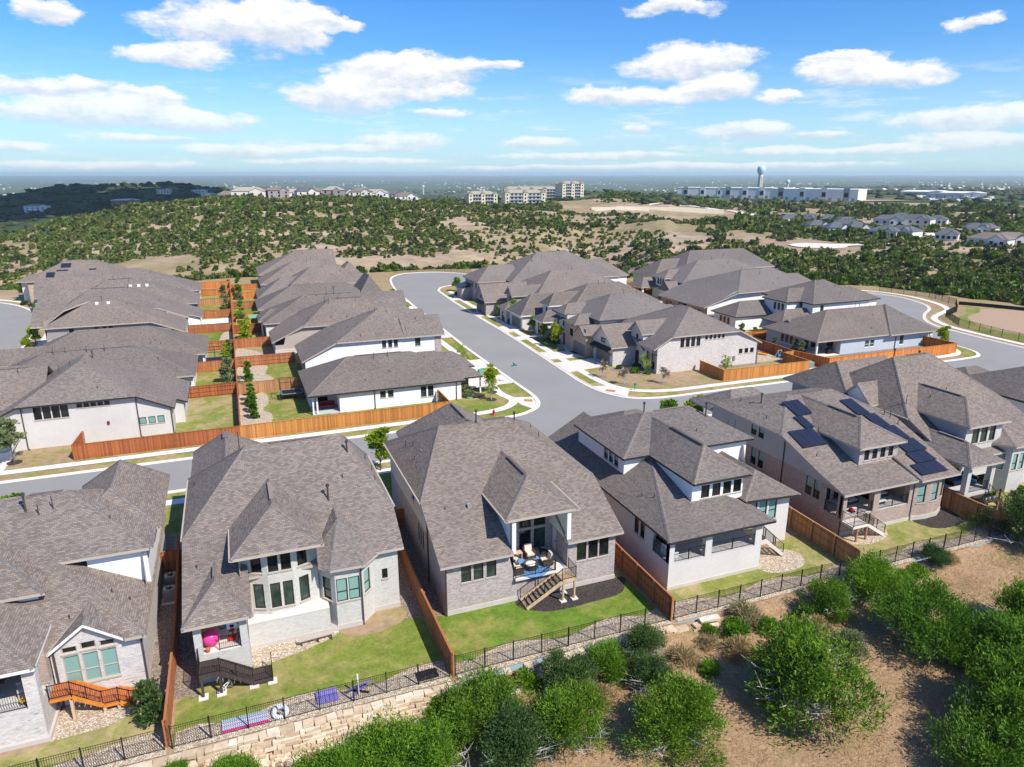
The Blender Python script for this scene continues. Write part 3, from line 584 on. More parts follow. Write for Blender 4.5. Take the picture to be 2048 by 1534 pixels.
# near row yards
lawn([(-30, 37.4), (-6.2, 37.4), (-6.2, 42), (-12.3, 41.2), (-12.6, 40), (-30, 39.6)], 'grass_mid', .012)
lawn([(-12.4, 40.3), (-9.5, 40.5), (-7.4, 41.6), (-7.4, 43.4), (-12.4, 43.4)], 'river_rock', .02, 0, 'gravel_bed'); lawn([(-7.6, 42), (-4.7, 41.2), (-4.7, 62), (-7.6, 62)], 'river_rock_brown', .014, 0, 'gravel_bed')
lawn([(-5.9, 37.4), (10.3, 37.4), (10.3, 45.6), (7.3, 45.4), (4, 44.8), (-1.4, 44.9), (-1.4, 42.3), (-4.6, 42.2), (-5.9, 41)], 'grass_green', .012)
lawn([(-1.3, 44.85), (-1.3, 42.9), (1, 43.2), (3, 43.8), (4.2, 44.4), (3.9, 44.85)], 'river_rock', .022, 1, 'gravel_bed'); lawn([(4.4, 44.9), (5.2, 43.8), (7.2, 43.6), (9, 44.4), (9.2, 46.1), (7, 46), (6, 45)], 'grass_dry', .022, 1, 'bare_patch')
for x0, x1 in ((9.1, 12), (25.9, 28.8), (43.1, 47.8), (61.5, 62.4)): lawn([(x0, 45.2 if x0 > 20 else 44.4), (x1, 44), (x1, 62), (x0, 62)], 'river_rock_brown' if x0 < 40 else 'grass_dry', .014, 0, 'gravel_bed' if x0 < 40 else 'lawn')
lawn([(10.6, 37.4), (26.8, 37.4), (26.8, 43.8), (12, 43.8), (10.6, 44)], 'grass_lush', .012)
lawn([(18, 43.75), (17.6, 42.6), (18.8, 41.6), (20.6, 41.3), (23, 41.4), (25.2, 41.6), (26.2, 42.6), (26, 43.75)], 'mulch_dark', .022, 1, 'mulch_bed')
lawn([(27.2, 37.4), (44.6, 37.4), (44.8, 44), (28.8, 41), (27.2, 42)], 'grass_mid', .012); lawn([(37.6, 43.4), (37.7, 40.2), (39.5, 39.4), (41.6, 39.8), (42.4, 41.4), (41, 42.8)], 'river_rock', .022, 1, 'gravel_bed')
lawn([(45.4, 37.4), (62, 37.4), (62, 44), (56, 42.5), (47.8, 42.5), (45.6, 44)], 'grass_mid', .012); lawn([(47.9, 42.4), (47.6, 41.2), (49, 40.4), (51, 40.5), (52.4, 41.2), (52.6, 42.4)], 'river_rock', .022, 1, 'gravel_bed'); lawn([(56.6, 42.2), (57, 40.6), (58.6, 40), (61, 40.4), (61.8, 42), (61.2, 43.6), (58, 42.2)], 'mulch_dark', .022, 1, 'mulch_bed')
lawn([(62.4, 37.4), (100, 37.4), (100, 46), (62.4, 46)], 'grass_mid', .01); lawn([(70.5, 42.9), (72, 41.6), (76, 41.6), (78, 43.8)], 'mulch_dark', .022, 1, 'mulch_bed')
for x0, x1 in ((-30, -6.2), (-5.8, 10.3), (10.8, 26.8), (27.3, 44.6), (45.2, 62)): lawn([(x0, 36.9), (x1, 36.9), (x1, 39.0)] + [(x1 + (x0 - x1) * i / 12, 38.7 + .45 * math.sin(i * 1.1 + x0)) for i in range(1, 12)] + [(x0, 38.5)], 'river_rock', .026, 0, 'gravel_bed')
for x0, x1 in ((-120, -31), (-24, -6.3), (-5.4, 31), (40, 135)): lawn([(x0, 62), (x1, 62), (x1, 68.5), (x0, 68.5)], 'grass_green', .01)
lawn([(-120, 70.05), (135, 70.05), (135, 71.5), (-120, 71.5)], 'grass_mid', .01)
# dry-stacked limestone wall below the back yards
wallt = thing('retaining_wall', (4, 36.6, -1.1), 'stacked blond limestone retaining wall below the black iron fence', 'wall')
MB().box(-34, 11, 36.4, 36.95, -3.2, -1.06).build('wall_core', 'hill_soil', wallt)
blk = []
for v in range(4):
    m = MB(); q = lambda: rng.uniform(-.05, .05)
    c = [(sx * .5 + q(), sy * .5 + q(), sz * .5 + q() * .7) for sz in (-1, 1) for sx, sy in ((-1, -1), (1, -1), (1, 1), (-1, 1))]; m.hexa(c)
    me = bpy.data.meshes.new('stone_block'); me.from_pydata(m.v, [], m.f); me.materials.append(MATS['limestone']); blk.append(me)
cnt = 0; rest = MB()
for row in range(6, -1, -1):
    x = -14 - rng.random()
    while x < 30:
        w = rng.choice([rng.uniform(.3, .5), rng.uniform(.45, .75), rng.uniform(.6, 1.0)]); h = .225; z = -2.55 + row * h + rng.uniform(-.02, .02); y = 36.2 - .25 + row * .1 + rng.uniform(-.06, .06)
        if (x > 9 and row < 3) or (x > 12 and (row < 4 or rng.random() < .3)) or rng.random() < .04: x += w; continue
        o = bpy.data.objects.new('stone_block', blk[rng.randrange(4)]); loc = Vector((x + w / 2, y, z + h / 2))
        if cnt < 296:
            COL.objects.link(o); o.parent = wallt; o.location = loc - parent_loc(wallt); o.scale = (w - .03, .5, h - .02); o.rotation_euler = (rng.uniform(-.06, .06), rng.uniform(-.05, .05), rng.uniform(-.14, .14)); cnt += 1
        else: rest.box(x + .015, x + w - .015, y - .27, y + .27, z + .01, z + h - .01)
        x += w
if rest.f: props(rest.build('stone_block_course', 'limestone', wallt), kind='stuff')
fall = MB()
for i in range(420):
    x = rng.uniform(-19, 24); y = 36.0 - abs(rng.gauss(0, .8)); s = rng.uniform(.05, .22); z = slope_z(x, y); fall.hexa([(x + sx * s * rng.uniform(.7, 1.2), y + sy * s * rng.uniform(.7, 1.2), z + (sz * s * .6)) for sz in (-.3, 1) for sx, sy in ((-1, -1), (1, -1), (1, 1), (-1, 1))])
props(fall.build('fallen_stones', 'limestone'), 'loose limestone rubble at the foot of the retaining wall', None, None, 'stuff')
# ------------------------------------------------------------------ houses
WCACHE = {}
def window_meshes(w, h, style, fm):
    key = (round(w, 2), round(h, 2), style, fm)
    if key in WCACHE: return WCACHE[key]
    f = MB(); t = .055
    f.box(-w / 2, -w / 2 + t, .06, .13, 0, h); f.box(w / 2 - t, w / 2, .06, .13, 0, h)
    f.box(-w / 2 + t, w / 2 - t, .06, .13, 0, t); f.box(-w / 2 + t, w / 2 - t, .06, .13, h - t, h)
    if 'd' in style: f.box(-w / 2 + t, w / 2 - t, .065, .12, h * .42 - .025, h * .42 + .025)
    if 'g' in style:
        f.box(-.02, .02, .07, .12, t, h - t); f.box(-w / 2 + t, w / 2 - t, .07, .12, h * .66 - .02, h * .66 + .02)
    g = MB().poly([(-w / 2 + t, .112, t), (w / 2 - t, .112, t), (w / 2 - t, .112, h - t), (-w / 2 + t, .112, h - t)])
    s = MB().box(-w / 2 - .06, w / 2 + .06, -.06, .1, -.1, -.003)
    def me(b, n, m):
        q = bpy.data.meshes.new(n); q.from_pydata(b.v, [], b.f); q.materials.append(MATS[m]); q.update(); return q
    gm = {'b': 'glass_blind', 'n': 'glass_green'}.get(style[0], 'glass_dark')
    blindm = None
    if 'h' in style:      # half lowered blind behind the upper sash
        z0 = h * rng.uniform(.35, .5)
        blindm = me(MB().poly([(-w / 2 + t, .108, z0), (w / 2 - t, .108, z0), (w / 2 - t, .108, h - t), (-w / 2 + t, .108, h - t)]), 'blind', 'glass_blind')
    WCACHE[key] = (me(f, 'window', fm), me(g, 'pane', gm), me(s, 'sill', 'trim_tan' if fm != 'trim_white' else 'trim_white'), blindm)
    return WCACHE[key]
class House:
    def __init__(s, name, label, loc, group=None, frame='trim_dark', roof='shingle_brown', trim='trim_tan', cat='house'):
        s.root = thing(name, (loc[0], loc[1], ground(loc[1])), label, cat, group); s.sec = {}; s.walls = {}; s.frame = frame; s.shingle = roof; s.trim = trim; s.roofobj = {}
        s.misc = {}
    # roofs -----------------------------------------------------------------
    def roof(s, sec, polys, name='roof', shingle=None, th=.2, caps=True, trim=None):
        P = [[Vector(p) for p in poly] for poly in polys]
        s.sec[sec] = P
        idx = {}; V = []; F = []
        def vi(p):
            k = tuple(round(c, 3) for c in p)
            if k not in idx: idx[k] = len(V); V.append(k)
            return idx[k]
        for p in P:
            n = sum(((p[i] - p[0]).cross(p[(i + 1) % len(p)] - p[0]) for i in range(1, len(p) - 1)), Vector())
            q = [vi(c) for c in p]; F.append(q if n.z > 0 else q[::-1])
        edges = {}
        for fi, f in enumerate(F):
            for i in range(len(f)): edges.setdefault(tuple(sorted((f[i], f[(i + 1) % len(f)]))), []).append((fi, f[i], f[(i + 1) % len(f)]))
        b = MB(); off = parent_loc(s.root)
        nV = len(V); b.v = [v for v in V] + [(v[0], v[1], v[2] - th) for v in V]
        for f in F: b.f.append(tuple(f)); b.m.append(0); b.f.append(tuple(i + nV for i in reversed(f))); b.m.append(2)
        cap = MB()
        for e, L in edges.items():
            if len(L) == 1:
                _, i, j = L[0]; b.f.append((j, i, i + nV, j + nV)); b.m.append(1)
            elif caps and len(L) == 2:
                a, c = Vector(V[e[0]]), Vector(V[e[1]])
                ns = []
                for fi, _, _ in L:
                    p = [Vector(V[k]) for k in F[fi]]; ns.append(sum(((p[i] - p[0]).cross(p[(i + 1) % len(p)] - p[0]) for i in range(1, len(p) - 1)), Vector()).normalized())
                m0 = sum((Vector(V[k]) for k in F[L[0][0]]), Vector()) / len(F[L[0][0]])
                if (m0 - a).dot(ns[1]) < -1e-3 and ns[0].dot(ns[1]) < .985:       # convex edge: ridge or hip
                    d = (c - a).normalized(); up = (ns[0] + ns[1]).normalized() * .035
                    for n_ in ns:
                        w = d.cross(n_).normalized() * .17
                        m_ = sum((Vector(V[k]) for k in F[L[ns.index(n_)][0]]), Vector()) / len(F[L[ns.index(n_)][0]])
                        if (m_ - a).dot(w) < 0: w = -w
                        q = [a + up, c + up, c + w + n_ * .02, a + w + n_ * .02]
                        if (q[1] - q[0]).cross(q[2] - q[0]).dot(n_) < 0: q = q[::-1]
                        cap.poly(q)
        o = b.build(name, [shingle or s.shingle, trim or s.trim, 'trim_tan'], s.root); s.roofobj[sec] = o
        if cap.f: cap.build('ridge_cap', shingle or 'shingle_grey', o)
        return o
    def hip(s, sec, u0, u1, v0, v1, ze, zr, axis='u', i0=0, i1=0, mid=None, name='roof', ze2=None, **kw):
        ze2 = ze if ze2 is None else ze2
        if axis == 'u':
            m = (v0 + v1) / 2 if mid is None else mid
            A, B, C, D = (u0, v0, ze), (u1, v0, ze), (u1, v1, ze2), (u0, v1, ze2); r0, r1 = (u0 + i0, m, zr), (u1 - i1, m, zr)
            if i0 == 0: r0 = (u0, m, zr)
            P = [[A, B, r1, r0], [C, D, r0, r1]]
            if i0: P.append([D, A, r0])
            if i1: P.append([B, C, r1])
            if abs(r0[0] - r1[0]) < 1e-3: P = [[A, B, r0], [C, D, r0], [D, A, r0], [B, C, r0]]
        else:
            m = (u0 + u1) / 2 if mid is None else mid
            A, B, C, D = (u0, v0, ze), (u1, v0, ze2), (u1, v1, ze2), (u0, v1, ze); r0, r1 = (m, v0 + i0, zr), (m, v1 - i1, zr)
            P = [[D, A, r0, r1], [B, C, r1, r0]]
            if i0: P.append([A, B, r0])
            if i1: P.append([C, D, r1])
            if abs(r0[1] - r1[1]) < 1e-3: P = [[D, A, r0], [B, C, r0], [A, B, r0], [C, D, r0]]
        return s.roof(sec, P, name, **kw)
    def z(s, x, y, secs=None, lowest=False):
        best = None
        for k, P in s.sec.items():
            if secs and k not in secs: continue
            for p in P:
                ins = False; n = len(p); j = n - 1
                for i in range(n):
                    if (p[i].y > y) != (p[j].y > y) and x < (p[j].x - p[i].x) * (y - p[i].y) / (p[j].y - p[i].y + 1e-12) + p[i].x: ins = not ins
                    j = i
                if ins:
                    nn = sum(((p[i] - p[0]).cross(p[(i + 1) % n] - p[0]) for i in range(1, n - 1)), Vector())
                    zz = p[0].z - (nn.x * (x - p[0].x) + nn.y * (y - p[0].y)) / nn.z
                    if best is None or (zz < best if lowest else zz > best): best = zz
        return best
    # walls -----------------------------------------------------------------
    def wall(s, p0, p1, zb, mat, sec=None, ztop=None, win=(), name='wall', split=None, lowest=False):
        """vertical wall seen from its right hand side; win: (pos, z0, w, h, style)"""
        a = Vector((p0[0], p0[1])); b = Vector((p1[0], p1[1])); d = b - a; L = d.length; d.normalize(); n = Vector((d.y, -d.x))
        alongx, alongy = abs(d.y) < 1e-3, abs(d.x) < 1e-3
        ops = []
        for (q, z0, w, h, st) in win:
            t = (q - a.x) * d.x if alongx else (q - a.y) * d.y if alongy else q
            ops.append((t - w / 2, t + w / 2, z0, z0 + h, st))
        xs = {0.0, L}; k = max(2, int(L / .45))
        if sec is not None: xs |= {L * i / k for i in range(1, k)}
        for o in ops: xs |= {max(0, min(L, o[0])), max(0, min(L, o[1]))}
        xs = sorted(xs)
        xs = [x for i, x in enumerate(xs) if i == 0 or x - xs[i - 1] > 1e-4]
        def top(t):
            if sec is None: return ztop
            t_ = min(max(t, .02), L - .02); zz = s.z(a.x + d.x * t_, a.y + d.y * t_, None if sec == '*' else sec, lowest)
            zz = ztop if zz is None else zz - .1
            if zz is None: zz = zb + 2.7
            return min(zz, ztop) if ztop is not None else zz
        B1 = s.walls.setdefault((name, mat), MB())
        def P(t, z): return (a.x + d.x * t, a.y + d.y * t, z)
        def piece(x0, x1, z00, z01, z10, z11):      # z at x0 (bottom, top), at x1
            if z01 - z00 < 1e-3 and z11 - z10 < 1e-3: return
            if split:
                zs, m2, n2 = split; B2 = s.walls.setdefault((n2, m2), MB())
                lo0, lo1 = min(max(zs, z00), z01), min(max(zs, z10), z11)
                if lo0 > z00 + 1e-4 or lo1 > z10 + 1e-4: B1.poly([P(x0, z00), P(x1, z10), P(x1, lo1), P(x0, lo0)])
                if z01 > lo0 + 1e-4 or z11 > lo1 + 1e-4: B2.poly([P(x0, lo0), P(x1, lo1), P(x1, z11), P(x0, z01)])
            else: B1.poly([P(x0, z00), P(x1, z10), P(x1, z11), P(x0, z01)])
        for x0, x1 in zip(xs, xs[1:]):
            t0, t1 = top(x0 + 1e-3), top(x1 - 1e-3); cov = sorted([o for o in ops if o[0] < (x0 + x1) / 2 < o[1]], key=lambda o: o[2]); z = zb
            for o in cov:
                hi = min(o[2], t0, t1)
                piece(x0, x1, z, hi, z, hi); z = o[3]
            if t0 > z or t1 > z: piece(x0, x1, z, max(t0, z), z, max(t1, z))
        rev = s.walls.setdefault((name, mat), MB()); dp = .13
        for (x0, x1, z0, z1, st) in ops:
            def Q(t, z, k): return (a.x + d.x * t - n.x * k, a.y + d.y * t - n.y * k, z)
            rev.poly([Q(x0, z0, 0), Q(x1, z0, 0), Q(x1, z0, dp), Q(x0, z0, dp)]); rev.poly([Q(x0, z1, dp), Q(x1, z1, dp), Q(x1, z1, 0), Q(x0, z1, 0)])
            rev.poly([Q(x0, z0, dp), Q(x0, z1, dp), Q(x0, z1, 0), Q(x0, z0, 0)]); rev.poly([Q(x1, z0, 0), Q(x1, z1, 0), Q(x1, z1, dp), Q(x1, z0, dp)])
            if st == 'open': continue
            loc = Vector((a.x + d.x * (x0 + x1) / 2, a.y + d.y * (x0 + x1) / 2, z0)) - parent_loc(s.root); ang = math.atan2(d.y, d.x)
            if st.startswith('door') or st.startswith('garage'): s.door(loc, ang, x1 - x0, z1 - z0, st); continue
            mf, mg, ms, mb = window_meshes(x1 - x0, z1 - z0, st, s.frame)
            o = bpy.data.objects.new('window', mf); COL.objects.link(o); o.parent = s.root; o.location = loc; o.rotation_euler = (0, 0, ang)
            for mm, nm in ((mg, 'pane'), (ms, 'sill'), (mb, 'window_blind')):
                if mm is None: continue
                c = bpy.data.objects.new(nm, mm); COL.objects.link(c); c.parent = o
    def door(s, loc, ang, w, h, st):
        b = MB(); g = st.startswith('garage'); nm = 'garage_door' if g else 'door'
        if g:
            for i in range(4): b.box(-w / 2, w / 2, .1, .15, h * i / 4 + .012, h * (i + 1) / 4 - .012)
            b.box(-w / 2, w / 2, .13, .16, 0, h)
        else:
            b.box(-w / 2, w / 2, .06, .12, 0, h); b.box(-w / 2 + .1, w / 2 - .1, .05, .06, h * .55, h - .15); b.box(-w / 2 + .1, w / 2 - .1, .05, .06, .15, h * .48)
        mt = {'garage': 'garage_door', 'door_w': 'trim_white', 'door_b': 'maroon', 'door_d': 'trim_dark'}[st]
        me = bpy.data.meshes.new(nm); me.from_pydata(b.v, [], b.f); me.materials.append(MATS[mt]); me.update()
        o = bpy.data.objects.new(nm, me); COL.objects.link(o); o.parent = s.root; o.location = loc; o.rotation_euler = (0, 0, ang)
        if not g:
            k = MB().box(w / 2 - .14, w / 2 - .08, .0, .05, .95, 1.1); me = bpy.data.meshes.new('handle'); me.from_pydata(k.v, [], k.f); me.materials.append(MATS['trim_dark'])
            c = bpy.data.objects.new('handle', me); COL.objects.link(c); c.parent = o
    def rect(s, u0, u1, v0, v1, zb, mat, sec='*', sides='SENW', ztop=None, wins={}, **kw):
        C = {'S': ((u0, v0), (u1, v0)), 'E': ((u1, v0), (u1, v1)), 'N': ((u1, v1), (u0, v1)), 'W': ((u0, v1), (u0, v0))}
        for k in sides: s.wall(*C[k], zb, mat, sec, ztop, wins.get(k, ()), **kw)
    # small parts -------------------------------------------------------------
    def part(s, name, mb, mat, parent=None, smooth=False): return mb.build(name, mat, parent or s.root, smooth)
    def box(s, name, x0, x1, y0, y1, z0, z1, mat): return s.part(name, MB().box(x0, x1, y0, y1, z0, z1), mat)
    def vents(s, pts, sec=None):
        for p in pts:
            x, y, h = p[:3]; zz = s.z(x, y, sec)
            if zz is None: continue
            big = len(p) > 3
            r = .065 if big else .035
            b = MB().tube((x, y, zz - .15), (x, y, zz + h), r, 8).tube((x, y, zz - .1), (x, y, zz + .12), r * 2, 8, r * 1.1)
            if big: b.tube((x, y, zz + h), (x, y, zz + h + .22), r * 1.9, 8, r * 1.7)
            s.part('vent_pipe', b, 'pipe')
    def ridgevent(s, a, b, w=.32):
        a = Vector(a); b = Vector(b); m = MB().bar(a + Vector((0, 0, .04)), b + Vector((0, 0, .04)), w * .8, .05); s.part('ridge_vent', m, s.shingle)
    def spout(s, x, y, z0, z1, dx=0, dy=0):
        b = MB().cbox(x, y, z0, .09, .09, z1 - z0); b.cbox(x - dx * .15, y - .2, z0, .1, .35, .08); s.part('downspout', b, s.misc.get('spout', 'trim_brown'))
    def gutter(s, a, b):
        s.part('gutter', MB().bar(a, b, .12, .12), s.misc.get('gutter', 'trim_tan'))
    def rail(s, pts, h=.95, every=1.8, **k):
        make_rail(s.root, pts, h, every, **k)
    def finish(s):
        for (n, m), b in s.walls.items():      # one object per connected piece of wall
            par = list(range(len(b.f))); seen = {}
            def find(i):
                while par[i] != i: par[i] = par[par[i]]; i = par[i]
                return i
            for i, f in enumerate(b.f):
                for v in f:
                    k = tuple(round(c, 2) for c in b.v[v]); j = seen.setdefault(k, i); par[find(i)] = find(j)
            grp = {}
            for i in range(len(b.f)): grp.setdefault(find(i), []).append(i)
            for g in grp.values():
                q = MB()
                for i in g: q.poly([b.v[v] for v in b.f[i]])
                q.build(n, m, s.root)
        return s
def make_rail(root, pts, h=.95, every=1.8, mat='iron', name='railing', post_name='railing_post', post_w=.05, gap=.12, low=.1, kind=None, bal=.018):
    """top and bottom bars with balusters as one part, the posts as sub-parts"""
    b = MB(); posts = []
    for a, c in zip(pts, pts[1:]):
        a = Vector(a); c = Vector(c); L = (c - a).length
        if L < .05: continue
        up = Vector((0, 0, 1))
        b.bar(a + up * h, c + up * h, .035); b.bar(a + up * low, c + up * low, .025)
        k = max(1, int(L / gap))
        for i in range(1, k):
            p = a + (c - a) * (i / k); b.bar(p + up * low, p + up * h, bal)
        m = max(1, round(L / every)); posts += [a + (c - a) * (i / m) for i in range(m + 1)]
    o = b.build(name, mat, root)
    seen = []
    for p in posts:
        if any((p - q).length < .1 for q in seen): continue
        seen.append(p); MB().cbox(p.x, p.y, p.z - .05, post_w, post_w, h + .12).build(post_name, mat, o)
    return o
def stairs(root, top, direction, width, n, rise, run, z_top, mats=('deck_red', 'deck_orange'), name='stairs', rails=(1, 1), ground_z=-1.0):
    """flight going down from top (x, y of the middle of the upper edge) along the direction"""
    d = Vector((direction[0], direction[1], 0)).normalized(); w = Vector((-d.y, d.x, 0)) * width / 2; t = Vector((top[0], top[1], z_top))
    st = MB()
    for sgn in (-1, 1):
        a = t + w * sgn - Vector((0, 0, .14)); e = t + d * (n * run) + w * sgn - Vector((0, 0, n * rise + .02)); st.bar(a, e, .06, .28)
    o = st.build(name, mats[1], root)
    for i in range(n):
        p = t + d * (i * run); z = z_top - rise * (i + 1) + .02
        b = MB(); c = [p - w, p + d * (run + .02) - w, p + d * (run + .02) + w, p + w]
        b.hexa([(q.x, q.y, z - .045) for q in c] + [(q.x, q.y, z) for q in c]); b.build('tread', mats[0], o)
    rr = MB()
    for k, sgn in zip(rails, (-1, 1)):
        if not k: continue
        a = t + w * sgn; e = t + d * (n * run) + w * sgn - Vector((0, 0, n * rise)); up = Vector((0, 0, 1))
        rr.bar(a + up * .95, e + up * .95, .045); rr.bar(a + up * .12, e + up * .12, .03)
        m = max(2, int((e - a).length / .13))
        for i in range(1, m): rr.bar(a + (e - a) * (i / m) + up * .12, a + (e - a) * (i / m) + up * .95, .014)
        for q in (a, e, (a + e) / 2): rr.bar(q - up * .1, q + up * 1.02, .05)
    if rr.f: rr.build('stair_railing', 'iron', o)
    return o
# ------------------------------------------------------------------ near row of houses, left to right
NEAR = 'houses of the near row, back yards to the camera'
def fixed(v0, s0, w, h, st, pitch_, n): return [(s0 + i * pitch_, v0, w, h, st) for i in range(n)]
# A : whitewashed brick house at the left edge
H = House('house', 'whitewashed brick house cut by the left edge, with orange wooden back stairs', (-16, 50), NEAR, trim='trim_tan', frame='trim_tan')
H.roof('low', [[(-30, 42.8, 3.1), (-12.45, 42.8, 3.1), (-10.4, 45.55, 4.51), (-8.35, 42.8, 3.1), (-7.2, 42.8, 3.1), (-15.2, 51.4, 7.5), (-22, 51.4, 7.5)], [(-7.2, 60, 3.1), (-30, 60, 3.1), (-22, 51.4, 7.5), (-15.2, 51.4, 7.5)], [(-30, 60, 3.1), (-30, 42.8, 3.1), (-22, 51.4, 7.5)], [(-7.2, 42.8, 3.1), (-7.2, 60, 3.1), (-15.2, 51.4, 7.5)]])
H.hip('up', -22, -6.9, 48.5, 58.5, 6, 8.9, 'u', 5, 5.4, name='upper_roof')
H.hip('upl', -21.5, -12.7, 45.8, 54, 5.5, 8.3, 'v', 4.2, 0, name='upper_roof')
H.hip('frontg', -13, -6.6, 51.8, 61.5, 5.9, 8.3, 'v', 2.6, 1.5, name='front_roof')
H.hip('gable', -12.45, -8.35, 42.95, 47.5, 3.0, 4.5, 'v', 0, 0, name='gable_roof', trim='trim_white')
H.hip('porch', -20.4, -12.35, 40.2, 47, 4.05, 6.0, 'v', 3.8, 0, name='porch_roof', trim='trim_white')
H.wall((-12.4, 43.3), (-7.6, 43.3), -1.3, 'brick_whitewash', ('low', 'gable'), None, [(-11.4, .35, .85, 2.0, 'bd'), (-10.4, .35, .85, 2.0, 'bd'), (-9.4, .35, .85, 2.0, 'bd'), (-11.4, 2.55, .8, .42, 'f'), (-10.4, 2.6, .8, .5, 'f'), (-9.4, 2.55, .8, .42, 'f')])
H.wall((-7.6, 43.3), (-7.6, 61), -1.3, 'brick_whitewash', ('low', 'up', 'frontg'))
H.wall((-10.9, 48.95), (-7.35, 48.95), 3, 'siding_white', ('up',), name='siding_wall'); H.wall((-7.35, 48.95), (-7.35, 58), 2.9, 'siding_white', ('up', 'frontg'), name='siding_wall')
H.wall((-21, 46.3), (-13.2, 46.3), 3.5, 'siding_white', ('upl',), name='siding_wall'); H.wall((-13.2, 46.3), (-13.2, 52), 3.5, 'siding_white', ('upl',), name='siding_wall')
H.wall((-20.2, 40.6), (-12.5, 40.6), -1.5, 'brick_whitewash', None, 1.3, name='porch_wall'); H.wall((-12.5, 40.6), (-12.5, 43.4), -1.5, 'brick_whitewash', None, 1.3, name='porch_wall')
H.rect(-13.15, -12.5, 40.6, 41.25, 1.3, 'brick_whitewash', None, 'SENW', 4.0, name='column'); H.rect(-12.95, -12.45, 42.6, 43.3, 1.3, 'brick_red', None, 'SEW', 3.9, name='column')
H.wall((-20.2, 45.6), (-12.6, 45.6), 1.2, 'brick_whitewash', None, 4.2, [(-17, 1.3, 1.0, 2.2, 'f'), (-15, 1.3, 1.0, 2.2, 'door_d')]); H.wall((-12.55, 46), (-12.55, 43.3), 1.2, 'brick_whitewash', None, 4.1)
H.box('porch_floor', -20.2, -12.55, 40.65, 45.6, 1.1, 1.25, 'porch_concrete'); H.box('porch_ceiling', -20.2, -12.55, 40.65, 45.6, 3.86, 3.9, 'stucco_cream')
H.box('foundation', -20.3, -12.35, 40.45, 43.4, -1.5, -.75, 'foundation')
H.rail([(-20.2, 40.75, 1.25), (-13.2, 40.75, 1.25)], 1.0)
H.vents([(-13.0, 52.3, .9), (-13.8, 52.0, .7), (-14.6, 52.4, 1.1, 1), (-9.5, 51, .3), (-9.3, 46.6, .3), (-8.3, 46.2, .25), (-11.4, 44.7, .25)]); H.ridgevent((-14.5, 53.5, 8.9), (-12.5, 53.5, 8.9)); H.ridgevent((-10.4, 44, 4.45), (-10.4, 45.2, 4.45))
H.spout(-12.2, 43.2, -1, 3, 1); H.spout(-7.55, 43.25, -1, 3, 1)
H.finish(); HA = H
# orange stairs of house A
t = MB().box(-12.45, -10.9, 41.9, 43.25, .72, .78); t = H.part('landing', MB().box(-12.45, -11.35, 41.75, 43.25, .5, .68), 'deck_orange')
for i in range(8): MB().box(-12.45 + i * .1375, -12.45 + i * .1375 + .13, 41.75, 43.25, .69, .72).build('deck_board', 'deck_red', t)
make_rail(t, [(-12.45, 41.8, .7), (-11.35, 41.8, .7)], .95)
stairs(H.root, (-11.35, 42.5), (1, 0), 1.4, 6, .19, .25, .7, rails=(1, 0))
t = H.part('landing', MB().box(-9.85, -9.0, 41.75, 43.25, -.62, -.44), 'deck_orange')
for i in range(6): MB().box(-9.85 + i * .14, -9.85 + i * .14 + .13, 41.75, 43.25, -.43, -.4).build('deck_board', 'deck_red', t)
make_rail(t, [(-9.85, 41.8, -.42), (-9.0, 41.8, -.42)], .95)
stairs(H.root, (-9.0, 42.5), (1, 0), 1.4, 4, .17, .28, -.42, rails=(1, 0))
for x, z in ((-11.4, .5), (-9.8, -.6), (-9.05, -.6)): H.part('deck_post', MB().cbox(x, 41.85, -1.3, .16, .16, z + 1.3), 'deck_pale')
# B : pale brick house with bowed window wall
H = House('house', 'pale brick house with two rows of bowed windows and a faceted turret bay', (2.2, 52), NEAR)
H.hip('main', -5.1, 9.5, 48.8, 59.8, 6, 10.2, 'u', 4.6, 2.8)
H.roof('low', [[(-5.1, 42.2, 3.5), (-1.1, 42.2, 3.5), (-1.1, 45.7, 4.6), (-1.1, 48.8, 6), (-5.1, 48.8, 6)][:1] + [(-1.1, 42.2, 3.5), (-1.1, 48.8, 6), (-5.1, 48.8, 6)]], caps=False)
H.roof('lowr', [[(-1.1, 45.5, 4.1), (9.5, 45.7, 4.1), (9.5, 48.8, 6), (-1.1, 48.8, 6)]], caps=False)
H.hip('porch', -5.15, -1.05, 41.9, 49, 3.45, 5.15, 'v', 2.1, 0, name='porch_roof')
H.hip('dorm', -2.05, 3.85, 44.4, 52.2, 6.2, 8.35, 'v', 2.9, 0, name='dormer_roof')
ap = (5.15, 47.4, 6.3); e_ = [(2.75, 46.2, 4.0), (4.1, 44.55, 4.0), (6.45, 44.45, 4.0), (7.8, 45.9, 4.0)]
H.roof('turret', [[e_[0], e_[1], ap], [e_[1], e_[2], ap], [e_[2], e_[3], ap], [e_[3], (5.15, 49.4, 6.4), ap], [(5.15, 49.4, 6.4), e_[0], ap]], 'turret_roof')
H.hip('frontg', -4.95, .9, 56, 66, 6, 8.4, 'v', 0, 2.5, name='front_roof')
bp = 'brick_pale'
H.wall((-4.6, 59.5), (-4.6, 42.4), -1.3, bp, ('main', 'low')); H.wall((9.1, 46.15), (9.1, 59.5), -1.3, bp, ('main', 'lowr'))
H.wall((7.2, 46.15), (9.1, 46.15), -1.3, bp, ('lowr',), None, [(8.1, 1.6, .42, .8, 'f')])
H.wall((-4.6, 42.4), (-1.45, 42.4), -1.4, bp, None, 1.05, name='porch_wall'); H.wall((-1.45, 42.4), (-1.45, 46.2), -1.4, bp, None, 1.05, name='porch_wall')
H.rect(-4.6, -4.15, 42.4, 42.85, 1.05, bp, None, 'SENW', 3.35, name='column'); H.rect(-1.9, -1.45, 42.4, 42.9, 1.05, bp, None, 'SENW', 3.35, name='column')
